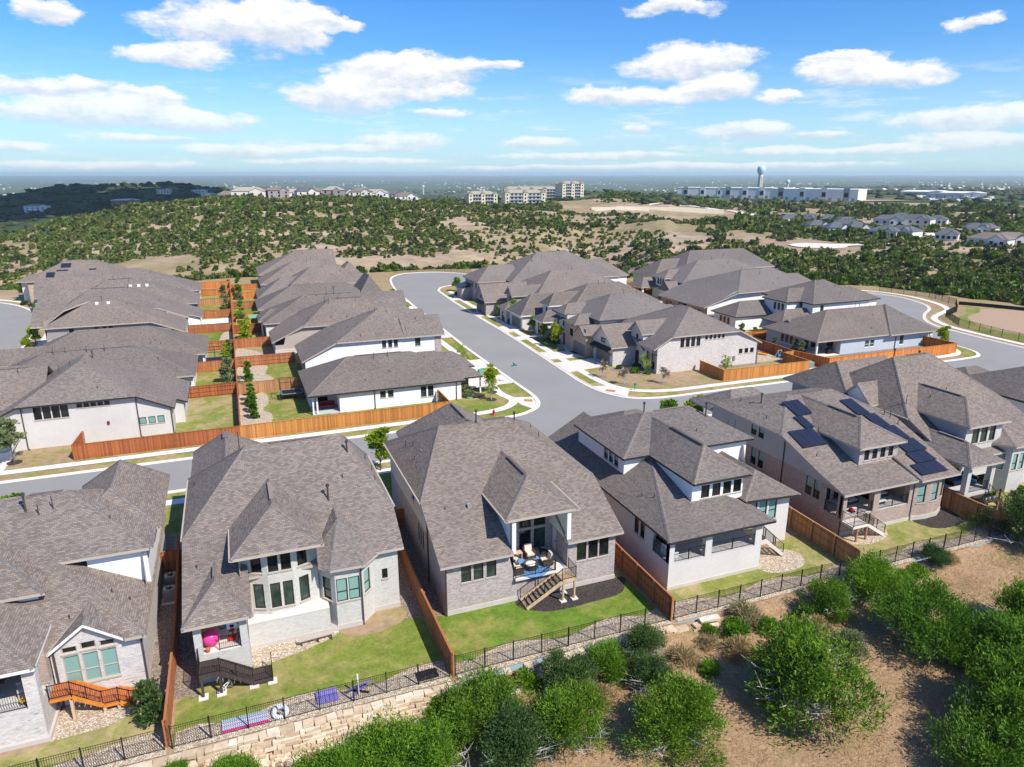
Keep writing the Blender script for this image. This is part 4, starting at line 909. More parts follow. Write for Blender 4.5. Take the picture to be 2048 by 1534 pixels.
H.wall((-4.6, 46.4), (-1.4, 46.4), 1, bp, None, 3.6, [(-2.4, 1.0, .9, 2.1, 'door_w')])
H.box('porch_floor', -4.55, -1.5, 42.45, 46.4, .9, 1.05, 'concrete'); H.box('porch_ceiling', -4.6, -1.4, 42.4, 46.4, 3.27, 3.3, 'stucco_white')
H.rail([(-3.2, 42.55, 1.05), (-1.95, 42.55, 1.05)], .95)
H.wall((-1.45, 44.85), (3.9, 44.85), -1.3, bp, None, 1.0, name='terrace_wall'); H.box('ledge', -1.45, 3.9, 44.82, 46.2, .95, 1.03, 'concrete_pale')
bow = [(-1.5, 46.0), (.1, 45.35), (1.75, 45.35), (3.4, 46.0)]
two = lambda xs, w: [(x, 1.5, w, 1.9, 'n') for x in xs] + [(x, 4.25, w, 1.55, 'f') for x in xs]
H.wall(bow[0], bow[1], 1.0, bp, None, 6.1, two([1.0], .72), name='bow_wall'); H.wall(bow[1], bow[2], 1.0, bp, None, 6.1, two([.5, 1.33], .66), name='bow_wall'); H.wall(bow[2], bow[3], 1.0, bp, None, 6.1, two([.72], .72), name='bow_wall')
H.wall((-1.6, 52), (-1.6, 45.0), 3.5, 'siding_white', None, 6.1, name='siding_wall'); H.wall((-1.6, 45.0), (-1.5, 46.0), 3.4, bp, None, 6.1); H.wall((3.4, 45), (3.4, 51), 3.6, 'siding_white', None, 6.1, name='siding_wall')
tw = [(3.3, 46.4), (4.4, 44.92), (6.15, 44.92), (7.3, 46.2)]
H.wall(tw[0], tw[1], -1.3, bp, None, 3.95, [(1.0, 1.2, .8, 1.75, 'nd')], name='turret_wall'); H.wall(tw[1], tw[2], -1.3, bp, None, 3.95, [(4.85, 1.2, .76, 1.8, 'bd'), (5.7, 1.2, .76, 1.8, 'bd')], name='turret_wall'); H.wall(tw[2], tw[3], -1.3, bp, None, 3.95, [(.85, 1.2, .78, 1.8, 'bd')], name='turret_wall')
H.box('foundation', -1.5, 4.4, 44.8, 45.5, -1.3, -.7, 'foundation'); H.box('foundation', 4.35, 6.2, 44.85, 46, -1.3, -.62, 'foundation'); H.box('foundation', 6.1, 9.15, 46.1, 47, -1.3, -.62, 'foundation')
H.vents([(4.9, 49.9, 1.0, 1), (6.9, 53, .7, 1), (-.9, 54.8, 1.4), (6.2, 51.2, .35), (8.9, 54, .4), (8.6, 51, .3), (8.7, 55.8, .4), (-4.2, 46.3, .25), (-4.5, 57, .3)]); H.ridgevent((1.2, 54.3, 10.2), (5.2, 54.3, 10.2)); H.ridgevent((.9, 48, 8.35), (.9, 51, 8.35)); H.ridgevent((-3.1, 44.6, 5.15), (-3.1, 46, 5.15)); H.ridgevent((-2, 62, 8.4), (-2, 63.4, 8.4), .6)
H.spout(6.2, 44.85, -1.1, 3.9, 1); H.gutter((-5.15, 59.5, 5.93), (-5.15, 48.8, 5.93)); H.gutter((-2.1, 52, 6.1), (-2.1, 44.4, 6.1)); H.gutter((-1.0, 46, 3.4), (-1.0, 41.9, 3.4)); H.gutter((9.56, 59.5, 5.93), (9.56, 48.8, 5.93))
H.finish(); HB = H
t = H.part('landing', MB().box(-4.45, -3.25, 40.9, 42.35, .45, .62), 'deck_dark')
for i in range(8): MB().box(-4.45 + i * .15, -4.45 + i * .15 + .14, 40.9, 42.35, .625, .65).build('deck_board', 'deck_dark', t)
make_rail(t, [(-4.45, 42.3, .65), (-4.45, 40.95, .65), (-3.25, 40.95, .65)], .95)
stairs(H.root, (-3.25, 41.6), (1, 0), 1.3, 7, .19, .26, .65, ('deck_dark', 'deck_dark'), rails=(1, 0))
t = H.part('landing', MB().box(-1.43, -.25, 40.9, 42.3, -.85, -.68), 'deck_dark')
make_rail(t, [(-1.43, 40.95, -.68), (-.25, 40.95, -.68), (-.25, 42.25, -.68)], .95)
for x, z in ((-4.35, .5), (-3.3, .5), (-1.4, -.8), (-.3, -.8)): H.part('deck_post', MB().cbox(x, 41, -1.15, .14, .14, z + 1.15).box(x - .25, x + .25, 40.8, 41.25, -1.05, -.93, 0), 'deck_dark'); H.part('footing', MB().box(x - .28, x + .28, 40.72, 41.28, -1.1, -.91), 'concrete')
# C : taupe brick house with furnished porch
H = House('house', 'taupe brick house with a furnished back porch under a big hipped dormer', (18.8, 53), NEAR)
H.hip('main', 11.5, 26.3, 48.5, 62.2, 6, 9.45, 'u', 3.5, 5)
H.roof('low', [[(11.5, 43.2, 3.3), (17.1, 43.2, 3.3), (17.1, 47.0, 5.24), (21.5, 47.0, 5.24), (21.5, 43.2, 3.3), (26.3, 43.2, 3.3), (26.3, 48.5, 6), (11.5, 48.5, 6)]], caps=False)
H.hip('frontg', 13.2, 22.6, 55, 64.5, 6, 9.35, 'v', 0, 3.0, name='front_roof')
H.hip('dorm', 16.5, 22.35, 43.3, 52, 6.0, 7.8, 'v', 3.1, 0, name='dormer_roof')
bt = 'brick_taupe'; dh = lambda xs, z0, w, h, st='nd': [(x, z0, w, h, st) for x in xs]
H.wall((12, 43.7), (17.25, 43.7), -1.3, bt, ('low',), None, dh([13.55, 14.5, 15.5], 1.45, .76, 1.55)); H.wall((21.7, 43.7), (25.85, 43.7), -1.3, bt, ('low',), None, dh([22.9, 23.9, 24.85], 1.25, .82, 1.75, 'f'))
H.wall((17.25, 43.7), (21.7, 43.7), -1.3, bt, None, .95)
H.wall((12, 62), (12, 43.7), -1.3, bt, ('main', 'low'), None, [(51.5, 1.1, .5, 1.6, 'f'), (50.8, 1.1, .5, 1.6, 'f'), (50.1, 1.1, .5, 1.6, 'f'), (53.0, 4.2, .6, 1.2, 'f')], split=(3.1, 'stucco_cream', 'stucco_wall'))
H.wall((25.85, 43.7), (25.85, 62), -1.3, bt, ('main', 'low'))
H.wall((17.25, 43.7), (17.25, 46.8), .9, bt, None, 3.2); H.wall((17.25, 46.8), (21.7, 46.8), .9, bt, None, 6, [(18.3, 1.2, .6, 1.75, 'f'), (19.45, 1.2, 1.0, 1.75, 'f'), (20.7, 1.2, 1.0, 1.75, 'n'), (18.3, 3.2, .6, .9, 'f'), (19.45, 3.2, 1.0, .9, 'f'), (20.7, 3.2, 1.0, .9, 'f')], name='window_wall')
H.wall((21.7, 46.8), (21.7, 43.7), .9, bt, None, 3.25, [(46.2, 1.0, .85, 2.05, 'door_w')])
for x in (17.05, 21.6): H.box('cheek_wall', x, x + .2, 43.65, 51, 3.25, 5.95, 'siding_white')
H.box('column', 17.05, 17.35, 43.45, 43.8, 3.1, 5.95, 'trim_white'); H.box('column', 21.5, 21.82, 43.45, 43.8, 3.1, 5.95, 'trim_white')
H.box('porch_floor', 17.3, 21.65, 43.35, 46.8, .85, 1.0, 'concrete'); H.box('porch_ceiling', 17.2, 21.7, 43.6, 46.9, 5.8, 5.85, 'stucco_white')
H.box('foundation', 11.95, 25.9, 43.64, 44.5, -1.3, -.62, 'foundation')
H.rail([(17.35, 43.5, 1), (20.55, 43.5, 1)], .95)
H.vents([(18.3, 55.2, .95, 1), (22, 55.6, .6, 1), (12.6, 57.6, .6), (13, 56.6, .45), (12.6, 54.5, .3), (13.2, 47.6, .25), (23.5, 53.6, .45), (24.4, 57.5, .3)]); H.ridgevent((15.5, 55.35, 9.45), (18, 55.35, 9.45)); H.ridgevent((19, 55.35, 9.45), (21, 55.35, 9.45)); H.ridgevent((19.42, 46.8, 7.8), (19.42, 50.5, 7.8)); H.ridgevent((17.9, 57, 9.35), (17.9, 61, 9.35))
H.part('roof_vent', MB().box(14.9, 15.2, 47.3, 47.6, 5.3, 5.75), 'galvanised'); H.part('roof_vent', MB().box(13.2, 13.5, 54.6, 54.95, 7.2, 7.75), 'galvanised')
H.spout(12.0, 43.62, -1.1, 3.2, -1); H.spout(11.93, 48.4, -.9, 5.8, -1); H.gutter((11.45, 62, 5.93), (11.45, 48.5, 5.93)); H.gutter((16.45, 52, 5.93), (16.45, 43.3, 5.93)); H.gutter((22.4, 52, 5.93), (22.4, 43.3, 5.93))
H.finish(); HC = H
t = H.part('landing', MB().box(20.6, 21.75, 42.2, 43.6, .62, .8), 'deck_pale')
for i in range(8): MB().box(20.6 + i * .144, 20.6 + i * .144 + .135, 42.2, 43.6, .805, .83).build('deck_board', 'deck_pale', t)
make_rail(t, [(20.62, 42.25, .83), (21.73, 42.25, .83), (21.73, 43.55, .83)], .95)
stairs(H.root, (20.6, 42.85), (-1, 0), 1.25, 9, .19, .32, .83, ('deck_brown', 'deck_pale'))
for x, y in ((20.7, 42.3), (21.65, 42.3), (21.2, 43.3)): H.part('deck_post', MB().cbox(x, y, -1.1, .14, .14, 1.75), 'deck_pale'); H.part('footing', MB().box(x - .24, x + .24, y - .24, y + .24, -1.1, -.9), 'concrete')
# D : painted white brick house, wide porch
H = House('house', 'white painted brick house with dark eaves and a wide railed porch on two sides', (36, 51), NEAR, roof='shingle_dark', trim='trim_dark')
k = .56
H.roof('low', [[(28.5, 63.5, 3.4), (28.5, 40.2, 3.4), (33, 50.3, 5.95), (33, 63.5, 5.95)], [(28.5, 40.2, 3.4), (38.5, 40.2, 3.4), (35.9, 44.6, 4.5), (36.5, 50.3, 5.98), (33, 50.3, 5.95)], [(38.5, 40.2, 3.4), (38.6, 44.6, 3.4), (35.9, 44.6, 4.5)]], 'lower_roof')
H.hip('main', 30.0, 44.0, 50.0, 59.8, 6.2, 8.35, 'u', 5, 4, name='upper_roof')
H.hip('mid', 32.6, 38.35, 43.3, 55.5, 6.2, 8.1, 'v', 2.9, 0, name='upper_roof')
H.hip('front', 33.5, 41, 57, 65, 4.6, 6.4, 'u', 3, 3, name='front_roof')
H.hip('rw', 37.7, 43.6, 43.1, 51, 3.9, 5.2, 'v', 2.7, 0, 40.8, 'wing_roof', 3.55)
wp = 'brick_painted'
H.wall((28.85, 63), (28.85, 40.65), -1.3, wp, ('low',), None, [(45.5, 1.55, .7, 1.4, 'fd'), (44.6, 1.55, .7, 1.4, 'fd'), (42.1, 1.25, 2.0, 1.85, 'open')], lowest=True)
H.wall((28.85, 40.65), (37.6, 40.65), -1.3, wp, None, 1.25, name='porch_wall'); H.wall((37.6, 40.65), (37.6, 44.2), -1.3, wp, None, 1.25, name='porch_wall')
for x0, x1 in ((28.85, 29.3), (32.15, 32.75), (36.95, 37.6)): H.rect(x0, x1, 40.65, 41.1, 1.25, wp, None, 'SENW', 3.3, name='column')
H.wall((28.9, 44.3), (38.4, 44.3), 1.2, 'stucco_white', ('low',), 4.3, [(30.5, 1.3, 1.0, 2.1, 'f'), (31.7, 1.3, 1.0, 2.1, 'f'), (33.2, 1.25, .95, 2.1, 'door_d')], name='porch_back_wall')
H.box('porch_floor', 28.9, 37.55, 40.7, 44.3, 1.1, 1.25, 'porch_concrete'); H.box('porch_ceiling', 28.9, 37.7, 40.7, 44.3, 3.22, 3.26, 'stucco_white')
H.rail([(29.3, 40.8, 1.25), (32.15, 40.8, 1.25)], .95); H.rail([(32.75, 40.8, 1.25), (36.95, 40.8, 1.25)], .95); H.rail([(28.95, 43.0, 1.25), (28.95, 41.1, 1.25)], .95)
H.wall((32.95, 43.95), (38.0, 43.95), 3.9, 'stucco_white', None, 6.1, [(34.25, 4.45, .82, 1.15, 'f'), (35.35, 4.45, .82, 1.15, 'f'), (36.42, 4.45, .82, 1.15, 'f'), (37.45, 4.45, .8, 1.15, 'f')], name='upper_wall')
H.wall((32.95, 50.5), (32.95, 43.95), 3.9, 'stucco_white', None, 6.1, name='upper_wall'); H.wall((30.4, 50.5), (32.95, 50.5), 3.9, 'stucco_white', None, 6.1, name='upper_wall')
H.wall((30.4, 59.4), (30.4, 50.5), 4.2, 'stucco_white', None, 6.1, [(53.8, 4.75, .78, 1.05, 'hd'), (52.85, 4.75, .78, 1.05, 'hd'), (51.9, 4.75, .78, 1.05, 'hd')], name='upper_wall')
H.wall((38.0, 43.95), (38.0, 50.5), 3.3, 'stucco_white', None, 6.1, name='upper_wall'); H.wall((38.0, 50.45), (43.55, 50.45), 3.2, 'siding_white', None, 6.1, name='siding_wall'); H.wall((43.55, 50.45), (43.55, 59.4), 3, 'siding_white', None, 6.1, name='siding_wall')
H.wall((38.2, 43.75), (43.05, 43.75), -1.3, wp, ('rw',), None, [(39.2, 1.35, .85, 1.95, 'bd'), (40.25, 1.35, .85, 1.95, 'bd'), (41.3, 1.35, .85, 1.95, 'bd'), (39.2, 3.42, .85, .36, 'f'), (40.25, 3.42, .85, .36, 'f'), (41.3, 3.42, .85, .36, 'f')])
H.wall((43.05, 43.75), (43.05, 63), -1.3, wp, ('rw', 'main'), 5.5); H.box('foundation', 28.8, 37.65, 40.6, 41.2, -1.3, -.72, 'foundation')
H.vents([(35, 55, .8, 1), (40.9, 53.4, 1.2, 1), (42.5, 52, .6), (43, 51.6, .9), (38.6, 55, .4), (38.8, 51.8, .35), (30.4, 45.5, .35), (29.9, 46.6, .4), (41.8, 55, .4)]); H.ridgevent((35.45, 46.3, 8.1), (35.45, 51, 8.1)); H.ridgevent((36, 54.9, 8.35), (39.5, 54.9, 8.35))
H.spout(38.15, 43.7, -1, 3.4, 1)
H.finish(); HD = H
t = H.part('landing', MB().box(37.65, 38.9, 41.6, 43.2, .95, 1.12), 'deck_dark'); make_rail(t, [(37.75, 43.1, 1.1), (38.9, 43.1, 1.1)], .95)
stairs(H.root, (38.85, 42.4), (1, -.15), 1.2, 8, .24, .26, 1.1, ('concrete', 'concrete'))
# E : reddish brick house with solar panels
H = House('house', 'reddish brown brick house with black solar panels on its roof and a bell-cast back slope', (54.5, 52), NEAR)
H.hip('main', 47.3, 62.0, 50.0, 61.4, 6, 7.8, 'u', 5.5, 3.2)
H.roof('low', [[(47.5, 45.1, 4.1), (56.4, 45.1, 4.1), (56.4, 50, 6), (47.3, 50, 6)], [(47.5, 42, 3.2), (56.4, 42, 3.2), (56.4, 45.1, 4.1), (47.5, 45.1, 4.1)]], 'lower_roof', caps=False)
H.roof('lowr', [[(56.4, 41.7, 3.25), (61.3, 41.7, 3.25), (62.0, 50, 6.03), (56.4, 50, 6.03)]], 'lower_roof', caps=False)
H.hip('dorm', 51.5, 57.35, 44.6, 55.7, 6.0, 7.72, 'v', 3.0, 0, name='dormer_roof')
H.hip('front', 48.3, 57, 59, 66.4, 4.7, 6.6, 'u', 3, 3, name='front_roof')
br = 'brick_red'
H.wall((47.85, 65.8), (47.85, 42.45), -1.3, br, ('main', 'low', 'front'), None, [(54.5, 4.5, .8, 1.15, 'hd'), (53.4, 4.5, .8, 1.15, 'hd'), (54.2, 1.35, .8, 1.75, 'hd'), (53.1, 1.35, .8, 1.75, 'hd'), (46.5, 1.35, .8, 1.75, 'hd'), (45.5, 1.35, .8, 1.75, 'hd'), (43.6, .75, 1.7, 2.2, 'open')], split=(3.25, 'stucco_grey', 'stucco_wall'))
H.wall((47.85, 42.45), (56.4, 42.45), -1.3, br, None, .75, name='porch_wall')
for x0, x1 in ((47.85, 48.4), (51.6, 52.3), (55.95, 56.45)): H.rect(x0, x1, 42.45, 43, .75, br, None, 'SENW', 3.1, name='column')
H.wall((47.9, 45.6), (56.4, 45.6), .7, br, None, 4, [(49.2, .85, 1.0, 2.1, 'n'), (50.6, .85, 1.0, 2.1, 'n'), (54, .85, 1.6, 2.0, 'f')], name='porch_back_wall'); H.wall((56.4, 45.6), (56.4, 42.5), .7, br, None, 3.2)
H.box('porch_floor', 47.9, 56.35, 42.5, 45.6, .6, .75, 'porch_concrete'); H.box('porch_ceiling', 47.9, 56.4, 42.5, 45.6, 3.0, 3.04, 'stucco_cream')
H.rail([(49.9, 42.6, .75), (51.6, 42.6, .75)], .95); H.rail([(52.35, 42.6, .75), (55.9, 42.6, .75)], .95); H.rail([(47.95, 44.4, .75), (47.95, 43, .75)], .95, gap=.09, bal=.03)
bay = [(56.4, 42.35), (58.1, 42.1), (59.6, 42.2), (60.8, 42.8), (61.4, 43.9)]
for i, (p, q) in enumerate(zip(bay, bay[1:])): H.wall(p, q, -1.3, br, None, 3.2, [((Vector(q) - Vector(p)).length / 2, .7, .85, 1.75, 'bd')], name='bay_wall'); H.part('foundation', MB().hexa([(p[0], p[1] - .07, -1.3), (q[0], q[1] - .07, -1.3), (q[0], q[1] + .3, -1.3), (p[0], p[1] + .3, -1.3), (p[0], p[1] - .07, -.55), (q[0], q[1] - .07, -.55), (q[0], q[1] + .3, -.55), (p[0], p[1] + .3, -.55)]), 'foundation')
H.wall((61.4, 43.9), (61.5, 61), -1.3, br, ('main', 'lowr'))
H.wall((52.15, 45.15), (56.95, 45.15), 3.9, 'brick_taupe', None, 5.9, [(x, 4.45, .6, 1.0, 'fd') for x in (53.05, 54.05, 55.05, 56.05)], name='dormer_wall'); H.wall((52.15, 51), (52.15, 45.15), 3.9, 'stucco_grey', None, 5.9, name='dormer_side_wall'); H.wall((56.95, 45.15), (56.95, 51), 3.9, 'stucco_grey', None, 5.9, name='dormer_side_wall')
H.box('foundation', 47.8, 56.5, 42.4, 43, -1.3, -.68, 'foundation')
H.vents([(50.2, 56.5, .9, 1), (50.8, 51.4, 1.3), (51.4, 49.6, .6), (48.9, 47, .3), (61, 50.6, .7), (61.3, 50.1, .7), (61.2, 49, .4), (54.6, 56, .3), (49.3, 58.6, .35), (48.5, 53.6, .35)]); H.ridgevent((53.5, 55.7, 7.8), (57.5, 55.7, 7.8)); H.ridgevent((54.4, 48, 7.72), (54.4, 51.5, 7.72))
H.spout(47.83, 42.4, -1.1, 3.1, -1); H.spout(47.8, 50.0, -.9, 5.8, -1)
H.finish(); HE = H
def on_roof_panel(H, x0, x1, y0, y1, secs, nx, name='solar_panel'):
    for i in range(nx):
        a0, a1 = x0 + (x1 - x0) * i / nx + .01, x0 + (x1 - x0) * (i + 1) / nx - .01
        za, zb_ = H.z((a0 + a1) / 2, y0 + .05, secs), H.z((a0 + a1) / 2, y1 - .05, secs)
        if za is None or zb_ is None: continue
        b = MB().hexa([(a0, y0, za + .1), (a1, y0, za + .1), (a1, y1, zb_ + .1), (a0, y1, zb_ + .1), (a0, y0, za + .15), (a1, y0, za + .15), (a1, y1, zb_ + .15), (a0, y1, zb_ + .15)])
        H.part(name, b, 'solar_cell')
on_roof_panel(H, 51.1, 53.2, 52.2, 54.6, ('main', 'low'), 2); on_roof_panel(H, 50.5, 51.6, 50.3, 52.15, ('main', 'low'), 1); on_roof_panel(H, 48.2, 51.2, 48.0, 50.25, ('main', 'low'), 3)
on_roof_panel(H, 57.9, 59.5, 51.0, 53.6, ('main', 'lowr'), 1); on_roof_panel(H, 58.5, 60.0, 48.9, 50.95, ('main', 'lowr'), 1); on_roof_panel(H, 59.0, 60.5, 46.85, 48.85, ('lowr',), 1)
on_roof_panel(H, 58.2, 60.8, 45.1, 46.8, ('lowr',), 2); on_roof_panel(H, 57.9, 60.4, 43.65, 45.05, ('lowr',), 2); on_roof_panel(H, 56.9, 60.2, 42.2, 43.6, ('lowr',), 3)
t = H.part('landing', MB().box(47.9, 49.7, 41.0, 42.4, .35, .55), 'concrete'); make_rail(t, [(47.95, 42.35, .55), (47.95, 41.05, .55), (49.7, 41.05, .55)], .95)
stairs(H.root, (49.7, 41.7), (1, 0), 1.25, 7, .21, .3, .55, ('concrete', 'concrete'))
for x in (48.5, 49.6): H.part('deck_post', MB().cbox(x, 41.1, -1.1, .14, .14, 1.5), 'deck_light' if 'deck_light' in MATS else 'cedar_light')
# F : tall house at the right
H = House('house', 'tall pale brick house with huge brown roof and blue cushioned corner porch', (69.5, 52), NEAR)
H.hip('main', 62.8, 78, 49.2, 62, 6, 10.6, 'u', 4.3, 5.5)
H.roof('low', [[(62.8, 43.8, 3.3), (78, 43.8, 3.3), (78, 49.2, 6), (62.8, 49.2, 6)]], 'lower_roof', caps=False)
H.hip('dorm', 64.7, 70.7, 44.0, 53.5, 6.5, 8.4, 'v', 3, 0, name='dormer_roof')
H.hip('porch', 61.8, 66.4, 41.2, 48.5, 3.9, 5.3, 'v', 2.3, 0, name='porch_roof')
H.hip('frontg', 61.6, 72, 55.6, 66, 6, 9.1, 'u', 2.8, 0, name='front_roof')
H.hip('side', 61.9, 68, 53.2, 57.4, 6.3, 8.2, 'u', 0, 0, name='gable_roof')
H.roof('bay', [[(69.2, 44.6, 4.1), (70.4, 42.9, 4.1), (71.6, 46, 5.7)], [(70.4, 42.9, 4.1), (73.2, 42.8, 4.1), (71.6, 46, 5.7)], [(73.2, 42.8, 4.1), (75, 44.5, 4.1), (71.6, 46, 5.7)]], 'turret_roof')
H.wall((63.2, 66), (63.2, 44.2), -1.3, bp, ('main', 'low', 'frontg'), None, [(47.2, 1.3, .8, 1.8, 'f'), (46.2, 1.3, .8, 1.8, 'f')], split=(3.1, 'stucco_grey', 'stucco_wall')); H.wall((62.2, 57), (62.2, 53.6), 5.8, 'stucco_white', ('side',), name='gable_wall')
H.wall((63.2, 46.4), (69.7, 46.4), .8, bp, None, 3.6, [(65, .95, .9, 2.1, 'f')], name='porch_back_wall')
H.wall((62.3, 41.7), (66, 41.7), -1.3, bp, None, .85, name='porch_wall'); H.wall((62.3, 46), (62.3, 41.7), -1.3, bp, None, .85, name='porch_wall'); H.wall((66, 41.7), (66, 45), -1.3, bp, None, .85, name='porch_wall')
for x in (62.3, 65.5): H.rect(x, x + .5, 41.7, 42.2, .85, bp, None, 'SENW', 3.8, name='column')
H.box('porch_floor', 62.35, 65.95, 41.75, 46.4, .7, .86, 'porch_concrete'); H.box('porch_ceiling', 62.2, 66, 41.7, 46.4, 3.72, 3.76, 'stucco_white')
H.wall((65.2, 44.6), (70.3, 44.6), .8, bp, None, 6.4, [(66.6, 4.4, .95, 1.7, 'n'), (67.8, 4.4, .95, 1.7, 'n'), (69, 4.4, .85, 1.7, 'n'), (67.3, 1.7, .9, 1.7, 'f'), (68.4, 1.7, .8, 1.7, 'f')], name='window_wall'); H.wall((65.2, 51), (65.2, 44.6), 3.4, 'stucco_grey', None, 6.4, name='dormer_side_wall'); H.wall((70.3, 44.6), (70.3, 51), 3.4, 'stucco_grey', None, 6.4, name='dormer_side_wall')
tw = [(69.7, 45), (70.7, 43.35), (73, 43.35), (74.4, 45)]
for p, q, wn in zip(tw, tw[1:], ([(.95, 1.3, .85, 1.75, 'bd')], [(71.3, 1.3, .75, 1.75, 'bd'), (72.3, 1.3, .75, 1.75, 'bd')], [(1, 1.3, .8, 1.75, 'bd')])): H.wall(p, q, -1.3, bp, None, 4.0, wn, name='turret_wall')
H.wall((74.4, 44.3), (77.5, 44.3), -1.3, bp, ('low',)); H.wall((77.5, 44.3), (77.5, 61), -1.3, bp, ('main', 'low'))
H.rail([(63, 41.85, .86), (65.4, 41.85, .86)], .95)
H.vents([(68.6, 56.8, 1.2, 1), (72.8, 57, .7, 1), (63.9, 50.6, 1.0), (70.5, 51.3, .4), (64.8, 58.4, .3), (66.5, 50, .3)]); H.ridgevent((69, 55.6, 10.6), (72, 55.6, 10.6)); H.ridgevent((67.7, 47.5, 8.4), (67.7, 52, 8.4)); H.ridgevent((64.1, 43.8, 5.3), (64.1, 46.6, 5.3))
H.part('roof_vent', MB().box(64.3, 64.7, 62.2, 62.6, 7.3, 7.9), 'galvanised'); H.gutter((62.72, 62, 5.93), (62.72, 49.2, 5.93))
H.finish(); HF = H
t = H.part('landing', MB().box(63.1, 65.2, 40.2, 41.6, .45, .62), 'deck_dark'); make_rail(t, [(63.1, 40.3, .62), (65.2, 40.3, .62)], .95)
stairs(H.root, (65.2, 40.9), (1, -.2), 1.2, 6, .25, .28, .62, ('deck_dark', 'deck_dark'))
for x in (63.2, 65.1): H.part('deck_post', MB().cbox(x, 40.3, -1.1, .14, .14, 1.6), 'cedar_light')
# G : only its dark roof shows
H = House('house', 'dark mottled roofed house at the right edge beyond the tall brown roof', (87, 52), NEAR, roof='shingle_dark', trim='trim_dark')
H.hip('main', 80.3, 94, 46, 59, 5.8, 8.6, 'u', 5, 5); H.hip('front', 82.2, 90, 56, 64, 4.9, 6.6, 'u', 3, 3, name='front_roof')
H.rect(80.8, 93.5, 46.5, 58.5, -1.3, 'stucco_white', ('main',)); H.rect(82.7, 89.5, 58, 63.5, -.5, 'stucco_white', ('front',), 'ENW'); H.vents([(84, 50, .4), (87.5, 52, .5)]); H.finish()
# ------------------------------------------------------------------ houses across the street
LG = 'houses on the left side of the side street'; KG = 'houses along the curved street at the left'; RG = 'houses on the right side of the side street'; SG = 'houses along the street at the right'
# L1 corner
H = House('house', 'low white corner house with a long dark mottled roof behind the wooden street fence', (18, 97), LG, roof='shingle_dark', trim='trim_dark')
H.hip('main', 7.3, 28.4, 90.0, 103.2, 2.75, 5.9, 'u', 6.2, 6.2); H.hip('st1', 20, 30.6, 93.6, 103.2, 2.75, 5.2, 'u', 4, 4.2, name='front_roof'); H.hip('st2', 24, 32, 96.8, 103.2, 2.75, 4.5, 'u', 3, 2.6, name='front_roof'); H.hip('porchr', 26, 31.6, 91.8, 95.4, 2.55, 3.6, 'u', 0, 1.6, name='porch_roof')
w2 = lambda xs, z0, w, h, st='nd': [(x, z0, w, h, st) for x in xs]
H.wall((11.3, 90.5), (27.9, 90.5), -.1, 'stucco_white', ('main',), None, w2([17.0, 18.05], 1.35, .75, .95) + w2([22.55, 23.55], .85, .78, 1.5))
H.wall((7.8, 102.7), (7.8, 94), -.1, 'stucco_white', ('main',), None, w2([99, 97.5], .9, .9, 1.4)); H.wall((11.3, 94), (11.3, 90.5), -.1, 'stucco_white', ('main',)); H.wall((7.8, 94), (11.3, 94), -.1, 'stucco_white', ('main',), None, [(9.4, .1, 1.6, 2.1, 'f')])
H.wall((27.9, 90.5), (27.9, 94), -.1, 'stucco_white', ('main',)); H.wall((30.1, 94), (30.1, 102.7), -.1, 'brick_painted', ('st1',)); H.wall((31.4, 97.3), (31.4, 102.6), -.1, 'brick_painted', ('st2',), None, [(99.9, .05, 4.2, 2.1, 'garage')]); H.wall((30.1, 97.3), (31.4, 97.3), -.1, 'brick_painted', ('st2',))
for x, y in ((7.85, 90.6), (8.35, 90.6), (31.2, 92.2)): H.box('column', x, x + .2, y, y + .2, 0, 2.7, 'trim_white')
H.box('porch_floor', 7.8, 11.3, 90.5, 94, -.1, .1, 'porch_concrete'); H.vents([(19, 96, .7), (17, 95.7, .9), (18.5, 93, .3), (15, 91.8, .3), (24.3, 96.4, .3), (25, 93.5, .3)]); H.ridgevent((14.5, 96.6, 5.9), (21, 96.6, 5.9)); H.spout(15.9, 90.42, 0, 2.7, 1); H.spout(27.2, 90.42, 0, 2.7, 1)
H.finish(); HL1 = H
# L2
H = House('house', 'white sided two storey house with a broad brown saltbox roof, second from the corner', (20, 113), LG)
H.roof('main', [[(13.5, 107.3, 5.5), (28.6, 107.3, 5.5), (24, 113.6, 9.3), (21.5, 113.6, 9.3)], [(8.3, 107.6, 2.9), (13.5, 107.3, 5.5), (21.5, 113.6, 9.3), (13.5, 119.6, 5.5), (8.3, 119.6, 2.9)], [(13.5, 119.6, 5.5), (21.5, 113.6, 9.3), (24, 113.6, 9.3), (28.6, 119.6, 5.5)], [(28.6, 107.3, 5.5), (28.6, 119.6, 5.5), (24, 113.6, 9.3)]])
H.hip('gb', 24.0, 30.5, 107.25, 114.4, 5.5, 7.9, 'u', 0, 0, name='gable_roof'); H.hip('fr', 22, 31.8, 112, 119.4, 4.8, 7.2, 'u', 0, 0, name='front_roof')
H.wall((8.8, 107.8), (30, 107.8), -.1, 'brick_taupe', ('main', 'gb'), None, w2([20.85, 21.8, 22.7], 4.0, .62, 1.2) + [(26.2, 3.9, .85, 1.3, 'nd')], split=(1.7, 'siding_white', 'siding_wall'))
H.wall((30, 107.8), (30, 114), -.1, 'brick_taupe', ('gb',), None, w2([110], 3.8, 1.2, 1.4)); H.wall((31.3, 112.6), (31.3, 119), -.1, 'brick_taupe', ('fr',), None, [(115.8, .05, 4.6, 2.1, 'garage')]); H.wall((30, 112.6), (31.3, 112.6), -.1, 'brick_taupe', ('fr',)); H.wall((8.8, 119), (8.8, 107.8), -.1, 'brick_taupe', ('main',), None, w2([110, 113, 116], .9, 1, 1.4)); H.wall((31.3, 119), (8.8, 119), 0, 'siding_white', ('main', 'fr'))
H.box('column', 29.0, 30.05, 107.72, 107.8, 0, 5.35, 'brick_taupe')
